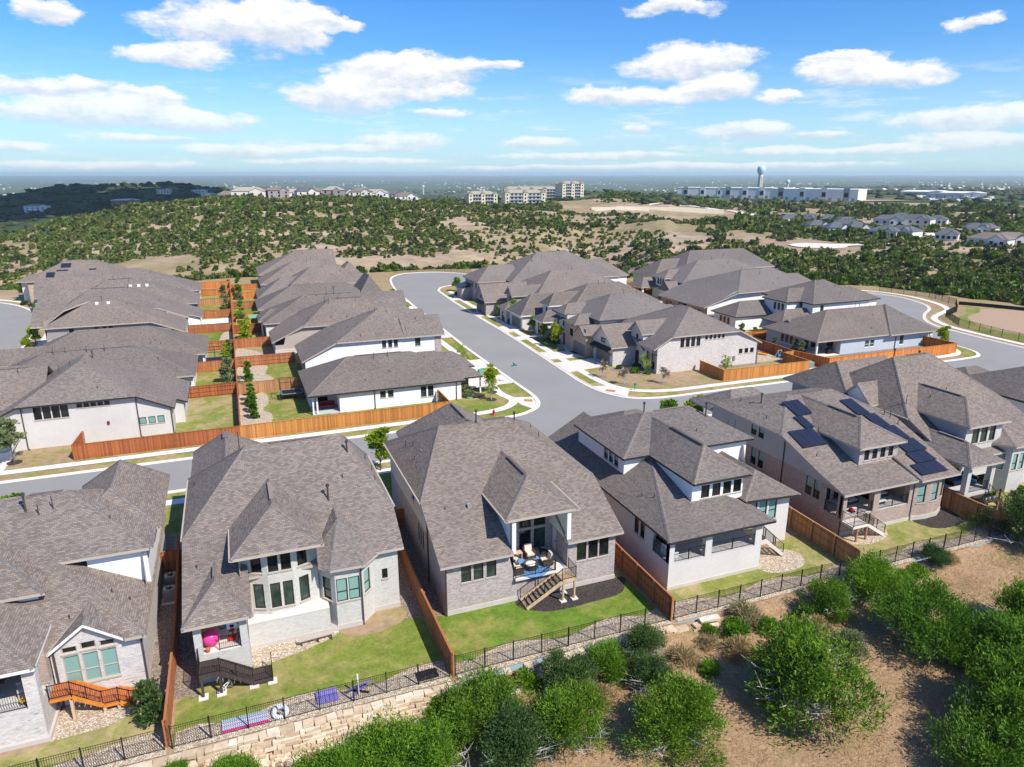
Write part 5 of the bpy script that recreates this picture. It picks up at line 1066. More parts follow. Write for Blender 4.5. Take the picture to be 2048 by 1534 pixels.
H.vents([(19.8, 113.4, 1.0), (20.6, 113.2, .6), (22.4, 112.6, .5), (14.2, 108.4, .35), (17.4, 108.2, .3), (24.5, 108.6, .35), (26.6, 110.4, .4), (16, 112, .4)]); H.finish()
# L3
H = House('house', 'brown roofed house with tan siding and a pale stone back corner, third from the corner', (17, 128), LG)
H.roof('main', [[(10, 121.3, 5.5), (26.5, 121.3, 5.5), (22, 128.4, 8.8), (15.6, 128.4, 8.8)], [(4.9, 122.2, 3.0), (10, 121.3, 5.5), (15.6, 128.4, 8.8), (10, 135.2, 5.5), (4.9, 131.5, 3.0)], [(10, 135.2, 5.5), (15.6, 128.4, 8.8), (22, 128.4, 8.8), (26.5, 135.2, 5.5)], [(26.5, 121.3, 5.5), (26.5, 135.2, 5.5), (22, 128.4, 8.8)]])
H.hip('fr', 19, 30.5, 124, 135, 5.0, 8.3, 'u', 0, 2.5, name='front_roof'); H.hip('fr2', 22, 31.5, 122, 128, 4.8, 6.6, 'u', 0, 0, name='front_roof')
H.wall((5.4, 121.8), (26, 121.8), -.1, 'brick_pale', ('main',), None, split=(1.75, 'siding_tan', 'siding_wall')); H.wall((5.4, 134), (5.4, 121.8), -.1, 'stone_veneer', ('main',), None, w2([124, 127], .9, 1.0, 1.4)); H.box('stone_wall', 5.3, 11.2, 121.62, 121.8, -.1, 1.8, 'stone_veneer'); H.wall((30, 122.5), (30, 134.5), 0, 'brick_taupe', ('fr', 'fr2'), None, [(131, .05, 4.6, 2.1, 'garage')]); H.wall((30, 134.5), (5.4, 134.5), 0, 'siding_tan', ('main', 'fr'))
H.vents([(14.6, 128, 1.2), (15.2, 127, 1.2), (17, 128.2, .6), (20, 127.5, .5), (11.2, 124, .5), (15, 123.2, .4), (17.6, 123, .5)]); H.ridgevent((16, 128.4, 8.8), (21, 128.4, 8.8)); H.finish()
# L4
H = House('house', 'low house with dark mottled roof and covered back porch, fourth from the corner', (18, 145), LG, roof='shingle_dark')
H.hip('main', 4.3, 30.5, 138.6, 152, 3.1, 7.0, 'u', 8.5, 7); H.hip('pr', 3.6, 12, 142, 149, 2.95, 4.6, 'u', 2.5, 0, name='porch_roof'); H.hip('fr', 24, 33, 143, 151, 3.1, 6.6, 'u', 0, 0, name='front_roof')
H.rect(4.8, 30, 139.1, 151.5, -.1, 'brick_painted', ('main',), 'SENW', None, {'W': w2([147.5, 149], .9, 1, 1.4)}); H.rect(30, 32.5, 143.5, 150.5, -.1, 'brick_taupe', ('fr',), 'SEN', None, {'E': [(147, .05, 4.6, 2.1, 'garage')]}); H.box('column', 4.1, 4.4, 142.4, 142.7, 0, 2.95, 'trim_white'); H.box('column', 4.1, 4.4, 148, 148.3, 0, 2.95, 'trim_white')
H.vents([(17, 145, 1.8), (18.5, 145, 1.8), (13, 144.8, .4), (15, 144.8, .4), (19.5, 144.8, .4), (10, 141.5, .4)]); H.ridgevent((13.5, 145.3, 7), (22, 145.3, 7)); H.finish()
# L5..L8
H = House('house', 'dark roofed house with a pointed front gable, fifth from the corner', (18, 160), LG, roof='shingle_dark')
H.hip('main', 4.0, 29, 153.6, 166, 3.2, 7.2, 'u', 8, 6); H.hip('fr', 24.5, 31.5, 155, 166.5, 3.6, 8.6, 'v', 2.6, 3.2, name='front_roof'); H.rect(4.5, 28.5, 154, 165.5, -.1, 'siding_white', ('main',)); H.rect(25, 31, 156, 166, -.1, 'brick_taupe', ('fr',), 'SEN', 3.4, {'E': [(161, .05, 4.4, 2.1, 'garage')]}); H.vents([(15, 159.6, .5), (20, 158, .4)]); H.finish()
H = House('house', 'two storey brown roofed house with a narrow dark upper wall, sixth from the corner', (19, 175), LG)
H.hip('main', 12, 28.5, 169.3, 181, 5.6, 9.0, 'u', 5.5, 4.5); H.hip('bk', 4.6, 16, 168.4, 180.6, 3.1, 6.9, 'u', 6, 0, name='lower_roof'); H.hip('fr', 23, 31, 167.5, 178, 4.2, 7.6, 'u', 0, 3, name='front_roof')
H.rect(12.5, 28, 169.8, 180.5, 0, 'siding_grey', ('main',)); H.rect(5.1, 14, 169, 180, -.1, 'brick_pale', ('bk',), 'SNW'); H.rect(26, 30.5, 168, 177.5, -.1, 'brick_taupe', ('fr',), 'SEN', None, {'E': [(173, .05, 4.6, 2.1, 'garage')]}); H.vents([(20, 174.6, 1.0), (21.5, 172, .4), (24, 173, .4), (17, 172.5, .3)]); H.finish()
H = House('house', 'wide brown roofed house with a sharp front hip, next to last before the cul-de-sac', (19, 191), LG)
H.hip('main', 6, 28.5, 184.5, 197, 4.0, 8.9, 'u', 9, 5); H.hip('fr', 24.5, 32.5, 185.5, 196, 4, 8.0, 'v', 4, 4, name='front_roof'); H.rect(6.5, 28, 185, 196.5, -.1, 'siding_white', ('main',)); H.rect(25, 32, 186, 195.5, -.1, 'brick_pale', ('fr',), 'SEN', 3.8, {'E': [(190, .05, 4.6, 2.1, 'garage')]}); H.vents([(18, 190, .8), (20, 188, .4), (14, 188, .4)]); H.finish()
H = House('house', 'last brown roofed house of the left side, brick end wall against the green hill', (17, 212), LG)
H.hip('main', 6.4, 27.6, 204, 221, 3.9, 9.3, 'u', 11, 0.0001); H.rect(6.9, 27.2, 204.5, 220, -.3, 'brick_taupe', ('main',), 'SENW', None, split=(3.2, 'siding_white', 'siding_wall')); H.vents([(19, 211, .9), (21, 209, .7), (17, 210, .6)]); H.finish()
# K column
H = House('house', 'white painted house with tall windows behind the red street fence at the left', (-17, 96), KG, trim='trim_dark')
H.roof('main', [[(-24.0, 89.6, 5.15), (-12.0, 89.6, 5.15), (-18.2, 95.6, 8.45)], [(-12.0, 89.6, 5.15), (-8.1, 89.9, 3.2), (-8.1, 93.6, 3.2), (-6.9, 93.6, 2.75), (-6.9, 103, 2.75), (-12.0, 103, 5.15), (-18.2, 100, 8.45), (-18.2, 95.6, 8.45)], [(-24, 103, 5.15), (-29, 102.5, 2.7), (-29, 89.9, 2.7), (-24, 89.6, 5.15), (-18.2, 95.6, 8.45), (-18.2, 100, 8.45)], [(-12, 103, 5.15), (-24, 103, 5.15), (-18.2, 100, 8.45)]])
H.hip('lw', -40, -22, 92.5, 104, 4.2, 7.7, 'u', 5, 0, name='wing_roof')
H.wall((-28.5, 90.15), (-8.5, 90.15), -.1, 'brick_painted', ('main',), None, [(x, 3.35, .78, 1.6, 'f') for x in (-22.1, -21.2, -20.3, -19.45)] + [(x, 4.3, .55, .7, 'f') for x in (-17.9, -17.2, -16.5, -15.8, -15.1)] + [(x, 1.5, .75, .85, 'b') for x in (-11.7, -10.72, -9.75)])
H.wall((-8.5, 90.15), (-8.5, 93.9), -.1, 'brick_painted', ('main',)); H.wall((-8.5, 93.9), (-7.4, 93.9), -.1, 'brick_painted', ('main',)); H.wall((-7.4, 93.9), (-7.4, 102.5), -.1, 'brick_painted', ('main',), None, w2([97, 99], .9, 1, 1.4)); H.wall((-39, 93), (-26, 93), 0, 'stucco_white', ('lw',))
H.spout(-23.6, 90.07, 0, 5, -1); H.spout(-12.1, 90.07, 0, 5, -1); H.spout(-8.55, 90.07, 0, 3, -1); H.part('meter_box', MB().box(-15.4, -15.15, 90.0, 90.15, 2.0, 2.35), 'maroon')
H.vents([(-20.6, 96.5, 1.1), (-19.5, 97.2, .8), (-21.5, 97, 1.1), (-17.3, 99, .9, 1), (-17.6, 95.6, .4), (-16.0, 91.3, .3), (-25, 97.5, .6)]); H.ridgevent((-30, 98.2, 7.7), (-24, 98.2, 7.7)); H.finish()
H = House('house', 'low dark roofed house with white porch post, behind the white house at left', (-20, 110), KG, roof='shingle_dark')
H.hip('main', -33, -6.3, 105.4, 117.6, 3.0, 6.5, 'u', 8, 7.2); H.hip('fr', -36, -26, 106, 113, 2.9, 5.4, 'u', 3, 0, name='front_roof'); H.rect(-32.5, -9.5, 105.9, 117, -.1, 'siding_white', ('main',)); H.wall((-9.5, 109), (-6.8, 109), 0, 'siding_white', ('main',)); H.wall((-6.8, 109), (-6.8, 117), -.1, 'siding_white', ('main',)); H.box('column', -7.0, -6.75, 106, 106.25, 0, 3, 'trim_white')
H.vents([(-24, 111, 1.2), (-22.6, 111.2, .8), (-20, 111, .9), (-17.8, 111, 1.0), (-11, 108.6, .4), (-28, 110, .6)]); H.ridgevent((-25, 111.5, 6.5), (-14, 111.5, 6.5)); H.finish()
H = House('house', 'wide dark mottled roof beside the trampoline yard at the left', (-19, 125), KG, roof='shingle_dark')
H.hip('main', -31.5, -5.0, 118.6, 132, 2.95, 6.7, 'u', 8, 8.6); H.hip('fr', -34, -26, 121, 126.5, 2.9, 4.9, 'u', 0, 0, name='front_roof'); H.rect(-31, -7.5, 119.1, 131.5, -.1, 'siding_white', ('main',)); H.wall((-33.4, 121.6), (-26, 121.6), 0, 'siding_grey', ('fr',)); H.wall((-7.5, 121.5), (-5.5, 121.5), 0, 'siding_white', ('main',)); H.wall((-5.5, 121.5), (-5.5, 131.5), 0, 'siding_white', ('main',)); H.box('column', -5.75, -5.5, 119.1, 119.35, 0, 2.9, 'trim_white')
H.vents([(-13, 121.5, .3), (-11.6, 121.3, .3), (-12.4, 122, .3), (-25, 127, .8), (-20.6, 127, .7), (-28, 124, .5)]); H.finish()
H = House('house', 'brown roofed two storey house with a dark grey side wall at the left', (-22, 144), KG)
H.roof('main', [[(-31, 137.6, 5.1), (-14.2, 137.6, 5.1), (-20.2, 144.2, 8.4), (-24, 144.2, 8.4)], [(-14.2, 137.6, 5.1), (-9, 138.4, 2.8), (-9, 150, 2.8), (-14.2, 150.5, 5.1), (-20.2, 144.2, 8.4)], [(-14.2, 150.5, 5.1), (-31, 150.5, 5.1), (-24, 144.2, 8.4), (-20.2, 144.2, 8.4)], [(-31, 150.5, 5.1), (-31, 137.6, 5.1), (-28, 142.5, 7.2), (-24, 144.2, 8.4)]])
H.hip('fr', -33.2, -24, 141, 150, 4.8, 7.4, 'u', 0, 0, name='front_roof'); H.wall((-30.5, 138.1), (-9.5, 138.1), -.1, 'brick_pale', ('main',), None, [(-26.6, 3.7, .7, 1.0, 'f'), (-22.8, 3.8, .6, .9, 'f'), (-21.6, 3.8, .6, .9, 'f'), (-20.6, 3.8, .6, .9, 'f')], split=(3.0, 'siding_grey', 'siding_wall')); H.wall((-9.5, 138.1), (-9.5, 150), 0, 'stucco_grey', ('main',)); H.wall((-30.5, 150), (-30.5, 138.1), 0, 'brick_pale', ('main', 'fr'))
for x in (-23.2, -21.4): H.part('skylight', MB().box(x, x + .5, 143, 143.5, 7.6, 8.2), 'trim_white')
H.vents([(-22.2, 143.9, 1.0), (-18.3, 143.6, .7), (-15, 139, .3), (-17, 140, .3)]); H.finish()
H = House('house', 'brown roofed house with white and grey back walls and two low windows', (-19, 157), KG)
H.roof('main', [[(-31, 150.9, 5.3), (-14.2, 150.9, 5.3), (-19.0, 158, 8.6), (-26, 158, 8.6)], [(-14.2, 150.9, 5.3), (-8.9, 152.2, 2.9), (-8.9, 155, 2.9), (-6.6, 155, 2.2), (-6.6, 164.5, 2.2), (-14.2, 165, 5.3), (-19, 158, 8.6)], [(-14.2, 165, 5.3), (-31, 165, 5.3), (-26, 158, 8.6), (-19, 158, 8.6)], [(-31, 165, 5.3), (-31, 150.9, 5.3), (-26, 158, 8.6)]])
H.wall((-30.5, 151.4), (-9.3, 151.4), -.1, 'brick_pale', ('main',), None, [(-11.4, .8, .8, 1.2, 'n'), (-10.3, .8, .8, 1.2, 'n')], split=(2.2, 'siding_white', 'siding_wall')); H.wall((-9.3, 151.4), (-9.3, 155.4), 0, 'siding_grey', ('main',)); H.wall((-9.3, 155.4), (-7.1, 155.4), -.1, 'stucco_white', ('main',)); H.wall((-7.1, 155.4), (-7.1, 164), -.1, 'stucco_white', ('main',)); H.wall((-30.5, 164), (-30.5, 151.4), 0, 'brick_pale', ('main',))
H.vents([(-19.5, 157.6, .9), (-17, 157, .9), (-14, 156, .8), (-24, 155, .4)]); H.ridgevent((-26, 158, 8.6), (-20, 158, 8.6)); H.finish()
H = House('house', 'brown roofed house with a dark roof vent strip and grey shed dormer', (-21, 174), KG)
H.hip('main', -34, -7.4, 167, 180.5, 3.2, 8.3, 'u', 9, 12); H.hip('fr', -38, -27, 169, 177, 3.2, 6.8, 'u', 0, 0, name='front_roof'); H.rect(-33.5, -8, 167.5, 180, -.1, 'siding_grey', ('main',)); H.rect(-37.5, -33, 169.5, 176.5, 0, 'stucco_grey', ('fr',), 'SW'); H.vents([(-24, 173.6, .9), (-21, 173, .9), (-27, 172, .4)])
for i in range(3): H.part('skylight', MB().box(-21 + i * 1.6, -20.4 + i * 1.6, 171.6, 172.1, 6.6, 7.2), 'trim_white')
H.ridgevent((-25, 173.75, 8.3), (-20.5, 173.75, 8.3)); H.finish()
H = House('house', 'wide roofed house with a tan stone front gable facing the curved street', (-26, 189), KG)
H.hip('main', -37.5, -7.5, 183.5, 196.5, 3.6, 8.6, 'u', 0.0001, 13); H.hip('fr', -41.5, -30, 184, 191, 3.6, 7.4, 'u', 0, 0, name='gable_roof'); H.rect(-36, -8, 184, 196, -.1, 'siding_white', ('main',)); H.rect(-40.6, -36, 184.4, 190.6, -.2, 'brick_tan', ('fr',), 'SNW', None, {'W': [(188.2, .3, 1.6, 2.1, 'door_d'), (185.8, 3.6, .7, .9, 'f')]}); H.vents([(-28, 188.5, .5), (-18, 189, .6), (-22, 187, .4)]); H.finish()
H = House('house', 'far left tan stone house with small solar panels on its hipped roof', (-34, 205), KG)
H.hip('main', -46.5, -24, 199.5, 214, 5.4, 9.3, 'u', 8, 8); H.hip('fr', -49, -42, 203, 209, 5.0, 6.4, 'u', 3, 0, name='front_roof'); H.rect(-45.8, -24.5, 200, 213.5, -.4, 'brick_tan', ('main',), 'SENW', None, {'S': [(-42.5, 3.2, 1, 1.5, 'f'), (-40, 3.2, 1, 1.5, 'f')], 'W': [(205, 3.2, 1, 1.5, 'f'), (208, .3, 1.2, 2.2, 'door_d')]}); H.rect(-48, -46, 204, 208, -.4, 'stucco_cream', ('fr',), 'SNW', 5)
on_roof_panel(H, -40, -37.5, 201.5, 203.2, ('main',), 1); on_roof_panel(H, -39.2, -37, 204, 205.6, ('main',), 1); on_roof_panel(H, -42, -40.2, 200.6, 202.4, ('main',), 1); on_roof_panel(H, -33, -31.4, 200.8, 203.2, ('main',), 1); H.finish()
# R1 corner house across the side street
H = House('house', 'whitewashed brick corner house with a gabled garage and dark blue metal awning', (68, 98), RG, trim='trim_tan', roof='shingle_grey')
bw = 'brick_whitewash'
H.roof('main', [[(62.3, 90.85, 5.85), (75.2, 90.85, 5.85), (69, 96.6, 9.15)], [(75.2, 90.85, 5.85), (79.9, 91.2, 3.5), (79.9, 105.3, 3.5), (75.2, 105.5, 5.85), (69, 99, 9.15), (69, 96.6, 9.15)], [(62.3, 105.5, 5.85), (60.0, 105.3, 4.5), (60, 99.6, 4.5), (59.2, 95.2, 4.0), (59.2, 91.1, 4.0), (62.3, 90.85, 5.85), (69, 96.6, 9.15), (69, 99, 9.15)], [(75.2, 105.5, 5.85), (62.3, 105.5, 5.85), (69, 99, 9.15)]])
H.hip('gar', 55.35, 64, 97.5, 105.2, 3.2, 6.2, 'u', 0, 0, name='garage_roof'); H.hip('ent', 59.5, 67.2, 95.3, 99.7, 5.55, 7.35, 'u', 0, 0, name='gable_roof')
H.wall((60.0, 91.35), (79.1, 91.35), -.1, bw, ('main',), None, [(x, 3.9, .72, 1.6, 'f') for x in (64.45, 65.45, 66.45, 67.45)] + [(x, 4.8, .5, .75, 'f') for x in (68.95, 69.75, 70.55, 71.35, 72.15)] + [(x, 1.9, .72, .8, 'f') for x in (75.85, 77, 78.1)])
H.wall((79.1, 91.35), (79.1, 105), -.1, bw, ('main',), None, w2([96, 98, 101], .9, 1, 1.4)); H.wall((60, 95.6), (60, 91.35), -.1, bw, ('main',), None, [(93.9, .5, 1.0, 2.6, 'f'), (92.5, .5, 1.0, 2.6, 'f')]); H.wall((60, 99.4), (60, 95.6), -.1, bw, ('ent',), None, [(97.3, .05, 1.2, 2.5, 'door_d'), (97.5, 3.9, .7, 1.3, 'f')]); H.wall((59.95, 95.6), (66, 95.6), 3.5, bw, None, 5.5)
H.wall((55.9, 104.8), (55.9, 97.95), -.1, bw, ('gar',), None, [(101.3, .05, 4.8, 2.05, 'garage'), (101.3, 3.35, 1.6, .75, 'f')]); H.wall((55.9, 97.95), (60, 97.95), -.1, bw, ('gar',)); H.wall((62, 104.8), (55.9, 104.8), 0, bw, ('gar',))
aw = H.part('garage_awning', MB().hexa([(54.9, 98.2, 2.35), (55.95, 98.2, 2.9), (55.95, 104.4, 2.9), (54.9, 104.4, 2.35), (54.9, 98.2, 2.43), (55.95, 98.2, 2.98), (55.95, 104.4, 2.98), (54.9, 104.4, 2.43)]), 'metal_blue_roof')
for i in range(13): MB().bar((54.9, 98.3 + i * .5, 2.46), (55.93, 98.3 + i * .5, 3.0), .04, .05).build('seam', 'metal_blue_roof', aw)
for y in (98.4, 104.2): MB().bar((55.85, y, 1.7), (55.0, y, 2.35), .12).build('bracket', 'trim_brown', aw)
for y in (91.6, 95.1): H.part('eave_bracket', MB().bar((59.95, y, 2.9), (59.3, y, 3.8), .14), 'trim_brown')
H.vents([(76.5, 92.6, .4), (69.2, 100, .5)]); H.part('meter_box', MB().box(74.4, 74.75, 91.18, 91.35, .9, 1.6), 'grey_metal'); H.spout(79.15, 91.25, 0, 3.4, 1); H.finish(); HR1 = H
# R2
H = House('house', 'two storey brick house with bracketed window hoods and a double garage, beside the corner house', (64, 113), RG, roof='shingle_grey', trim='trim_brown')
H.hip('main', 57.5, 76, 106, 119.6, 5.9, 9.2, 'u', 6, 8); H.hip('g1', 54.3, 64, 113.2, 118.4, 5.9, 7.4, 'u', 2, 0, name='front_roof'); H.hip('g2', 54.0, 62, 108.4, 112.6, 4.9, 6.4, 'u', 2, 0, name='front_roof'); H.hip('g3', 54.0, 61, 104.6, 108.4, 3.8, 5.2, 'u', 0, 0, name='garage_roof'); H.hip('bk', 70, 81, 108, 118, 3, 6.4, 'u', 0, 4.5, name='lower_roof')
H.wall((58, 106.5), (75.5, 106.5), 0, 'siding_white', ('main',), None, w2([66.3, 68.2], 4.2, 1, 1.1)); H.wall((75.5, 106.5), (75.5, 119), 0, 'siding_white', ('main',)); H.wall((58, 119), (58, 106.5), 0, 'brick_tan', ('main',)); H.wall((54.9, 113), (58, 113), 0, bw, None, 5.8); H.wall((54.9, 118), (54.9, 113), 0, bw, None, 5.8, [(116.8, 3.6, .9, 1.3, 'f'), (114.4, 3.6, .9, 1.3, 'f'), (114.2, .1, 1.1, 2.3, 'door_b'), (116.6, .4, .8, 2.4, 'f')]); H.wall((54.6, 112.6), (54.6, 105), 0, 'brick_tan', None, 4.8, [(107.4, .05, 4.6, 2.05, 'garage'), (110.6, 2.6, 1.3, 1.3, 'f')]); H.wall((54.6, 105), (60, 105), 0, 'brick_tan', ('g3',)); H.rect(71, 80.5, 108.5, 117.5, 0, 'stucco_cream', ('bk',), 'SEN')
for y in (110.6, 114.4, 116.8): H.part('window_hood', MB().hexa([(53.9, y - .9, 4.75), (54.95, y - .9, 5.0), (54.95, y + .9, 5.0), (53.9, y + .9, 4.75), (53.9, y - .9, 4.85), (54.95, y - .9, 5.15), (54.95, y + .9, 5.15), (53.9, y + .9, 4.85)]), 'shingle_brown')
H.vents([(66, 112.6, .8), (68.8, 112.8, .9), (70, 110, .4), (75, 109, .4), (62, 110, .3)]); H.finish()
H = House('house', 'white house with a mottled roof, two garage bays and a small arched entry', (64, 128), RG, roof='shingle_dark', trim='trim_white')
H.hip('main', 60, 80, 121, 134, 5.4, 8.9, 'u', 6.5, 6.5); H.hip('fr', 53.6, 63, 121.2, 126, 3.0, 4.8, 'u', 2.3, 0, name='entry_roof'); H.hip('g', 52.2, 66, 128.6, 136.6, 3.0, 6.6, 'u', 4, 4, name='garage_roof'); H.hip('tw', 56.4, 64, 124.5, 129, 5.4, 7.6, 'u', 2.2, 0, name='front_roof')
H.rect(60.5, 79.5, 121.5, 133.5, 0, 'stucco_white', ('main',)); H.rect(54.1, 61, 121.7, 125.5, 0, 'brick_painted', ('fr',), 'SNW', None, {'W': [(123.6, .1, 1.2, 2.3, 'f')]}); H.rect(52.8, 61, 129.1, 136.1, 0, 'brick_painted', ('g',), 'SNW', None, {'W': [(132.4, .05, 5, 2.1, 'garage')]}); H.rect(57, 61, 125, 128.6, 0, 'stucco_white', ('tw',), 'SNW', 5.3, {'W': [(126.8, 3.6, .8, 1.3, 'f')]}); H.vents([(68.5, 127, 1.0), (70, 127.2, 1.0), (64, 125, .5), (73, 125, .4)]); H.finish()
H = House('house', 'taupe house with steep garage gable and a dark metal garage awning, fourth on the right', (65, 145), RG, roof='shingle_grey')
H.hip('main', 60, 84, 138.6, 154.5, 5.0, 9.2, 'u', 7, 9); H.hip('gar', 50.6, 62, 145.5, 153, 3.1, 6.6, 'u', 0, 0, name='garage_roof'); H.hip('ent', 55, 64, 140.5, 145.2, 4.9, 6.8, 'u', 0, 0, name='gable_roof'); H.hip('lw', 52, 60, 136.8, 141.4, 2.9, 4.2, 'u', 2, 0, name='entry_roof')
H.wall((60.5, 139.1), (83.5, 139.1), 0, 'siding_white', ('main',), None, [(x, 3.2, .8, 1.2, 'f') for x in (63, 64.5, 66, 68.5, 70.4, 71.6, 72.8, 74)]); H.wall((83.5, 139.1), (83.5, 154), 0, 'siding_white', ('main',)); H.rect(51.1, 61, 146, 152.5, 0, bt, ('gar',), 'SNW', None, {'W': [(149.3, .05, 4.8, 2.1, 'garage'), (149.3, 3.5, 1.4, .7, 'f')]}); H.rect(55.6, 61, 141, 145, 0, bt, ('ent',), 'SNW', None, {'W': [(143, 3.3, .7, 1.3, 'f'), (143, .1, 1.1, 2.2, 'door_d')]}); H.rect(52.5, 60, 137.3, 141, 0, 'brick_painted', ('lw',), 'SNW', None, {'W': [(139.2, .3, 1.4, 1.8, 'f')]})
H.part('garage_awning', MB().hexa([(50.1, 146.4, 2.3), (51.1, 146.4, 2.8), (51.1, 152.2, 2.8), (50.1, 152.2, 2.3), (50.1, 146.4, 2.38), (51.1, 146.4, 2.88), (51.1, 152.2, 2.88), (50.1, 152.2, 2.38)]), 'metal_blue_roof'); H.vents([(72, 146.4, .8), (70, 145, .5), (66, 143, .4)]); H.finish()
H = House('house', 'large taupe house at the end of the right row with a long white side wall', (72, 168), RG, roof='shingle_grey')
H.hip('main', 62, 92, 158.6, 178, 5.2, 11.0, 'u', 11, 11); H.hip('fr', 54.6, 66, 162, 174, 5.0, 8.2, 'u', 5, 0, name='front_roof'); H.hip('bk', 82, 97, 163, 176, 4.6, 8.4, 'u', 0, 5, name='lower_roof')
H.wall((62.5, 159.1), (91.5, 159.1), 0, 'siding_white', ('main',)); H.wall((91.5, 159.1), (91.5, 177.5), 0, 'siding_white', ('main',)); H.rect(55.2, 63, 162.5, 173.5, 0, bt, ('fr',), 'SNW', 4.9, {'W': [(165, 3, .8, 1.4, 'f'), (168, 3, .8, 1.4, 'f'), (171, .05, 3.6, 2.1, 'garage')]}); H.rect(52.8, 55.2, 169, 173, 0, bt, None, 'SNW', 2.8); H.part('porch_roof', MB().hexa([(52.2, 168.6, 2.8), (55.2, 168.6, 3.5), (55.2, 173.4, 3.5), (52.2, 173.4, 2.8), (52.2, 168.6, 2.95), (55.2, 168.6, 3.7), (55.2, 173.4, 3.7), (52.2, 173.4, 2.95)]), 'metal_blue_roof'); H.rect(84, 96.5, 163.5, 175.5, 0, 'stucco_white', ('bk',), 'SEN'); H.vents([(70, 165, 1.6, 1), (73, 166, .6), (68, 162.5, .4)]); H.ridgevent((76, 168.3, 11), (81, 168.3, 11)); H.finish()
# S column
H = House('house', 'low grey blue stucco house with a covered patio behind the orange corner fence', (105, 97), SG, roof='shingle_dark', frame='trim_white', trim='trim_tan')
H.hip('main', 90.3, 118.6, 89.9, 103.4, 2.9, 6.7, 'u', 8.2, 6.5); H.hip('fr', 106.6, 117.4, 89.5, 103, 2.85, 6.9, 'v', 6.8, 6.8, name='front_roof'); H.hip('bk', 93, 99, 97, 103.4, 2.9, 4.6, 'u', 0, 0, name='lower_roof')
sb = 'stucco_blue'
H.wall((96.3, 90.5), (118, 90.5), -.1, sb, ('main', 'fr'), None, [(102.35, .8, 1.0, 1.25, 'nd'), (103.55, .8, 1.0, 1.25, 'nd'), (110.6, .6, 1.0, 1.75, 'nd')]); H.wall((90.9, 102.8), (90.9, 95.2), -.1, sb, ('main',), None, [(97.6, 1.0, .9, 1.9, 'f'), (96.5, 1.0, .9, 1.9, 'f'), (98.7, 1.0, .9, 1.9, 'f')]); H.wall((90.9, 95.2), (96.3, 95.2), -.1, sb, ('main',), None, [(93.2, .1, 1.0, 2.1, 'door_d'), (95, .3, 1.4, 1.8, 'f')]); H.wall((96.3, 95.2), (96.3, 90.5), -.1, sb, ('main',), None, [(93, .8, 1.6, 1.3, 'f')]); H.wall((118, 90.5), (118, 103), -.1, 'stone_veneer', ('main',))
for i in range(5): H.box('quoin_stone', 117.7 - (.35 if i % 2 else 0), 118.05, 90.4, 90.52, .1 + i * .52, .58 + i * .52, 'stone_veneer')
H.box('column', 91.0, 91.3, 90.5, 90.8, 0, 2.8, 'trim_white'); H.box('patio', 90.9, 96.3, 90.5, 95.2, -.1, .1, 'concrete_pale'); H.vents([(108.5, 96.5, .4), (107.2, 94.5, .3), (113, 93.5, .3), (106, 96.6, .9), (105.2, 96.8, .9), (104, 91.5, .3)]); H.spout(109, 90.42, 0, 2.8); H.finish(); HS1 = H
H = House('house', 'two storey white house with hipped roofs and low back wings, behind the grey blue house', (108, 112), SG, roof='shingle_dark', frame='trim_white', trim='trim_dark')
H.hip('main', 103.6, 119, 105.2, 120, 5.9, 9.2, 'u', 7, 6); H.hip('lf', 100.4, 108, 108.8, 116, 5.9, 7.9, 'u', 3.5, 0, name='upper_roof'); H.hip('w1', 91.5, 101.5, 112.6, 120.6, 2.9, 5.2, 'u', 4, 0, name='wing_roof'); H.hip('w2', 96, 104.5, 104.6, 110.5, 2.8, 4.8, 'u', 3, 0, name='porch_roof'); H.hip('fr', 116, 123, 107, 117, 5.6, 7.6, 'u', 0, 3.4, name='front_roof')
H.rect(104.1, 118.5, 105.7, 119.5, 0, 'stucco_white', ('main',), 'SEN', 5.8, {'S': [(106.4, 4.0, .9, 1.5, 'n')]}); H.wall((104.1, 108.5), (104.1, 105.7), 0, 'stucco_white', None, 5.8); H.rect(100.9, 104.2, 109.2, 115.6, 0, 'stucco_white', None, 'SNW', 5.8, {'W': [(111.5, 3.9, .85, 1.5, 'f'), (112.6, 3.9, .85, 1.5, 'f'), (110.4, 3.9, .85, 1.5, 'f')]}); H.rect(92, 101, 113.1, 120, 0, 'stucco_white', ('w1',), 'SNW', None, {'W': [(115.4, .4, .9, 2, 'f'), (116.6, .4, .9, 2, 'f'), (117.8, .4, .9, 2, 'f')]}); H.wall((99.5, 110), (99.5, 105.2), 0, 'stucco_white', ('w2',), None, [(107.4, .3, 1.6, 2, 'f')]); H.wall((99.5, 105.2), (104.2, 105.2), 0, 'stucco_white', ('w2',)); H.box('column', 96.4, 96.8, 105, 105.4, 0, 2.8, 'trim_white'); H.rect(118, 122.5, 107.5, 116.5, 0, 'stucco_white', None, 'SEN', 5.5)
H.vents([(110, 112.4, .9), (111, 112.2, .9), (113.5, 110, .8), (113, 108, .3)]); H.finish()
H = House('house', 'brick and white sided house with one long saltbox roof, third along the right street', (106, 130), SG, roof='shingle_grey')
H.roof('main', [[(98.3, 120.9, 6), (121, 122.5, 6), (115.5, 130.8, 9.4), (106.5, 130.5, 9.4)], [(90.6, 121.6, 3.3), (98.3, 120.9, 6), (106.5, 130.5, 9.4), (98.3, 139.2, 6), (90.6, 139.4, 3.3)], [(98.3, 139.2, 6), (106.5, 130.5, 9.4), (115.5, 130.8, 9.4), (121, 139.2, 6)], [(121, 122.5, 6), (121, 139.2, 6), (115.5, 130.8, 9.4)]]); H.hip('fr', 112, 126, 124, 136, 4.8, 8, 'u', 0, 4, name='front_roof')
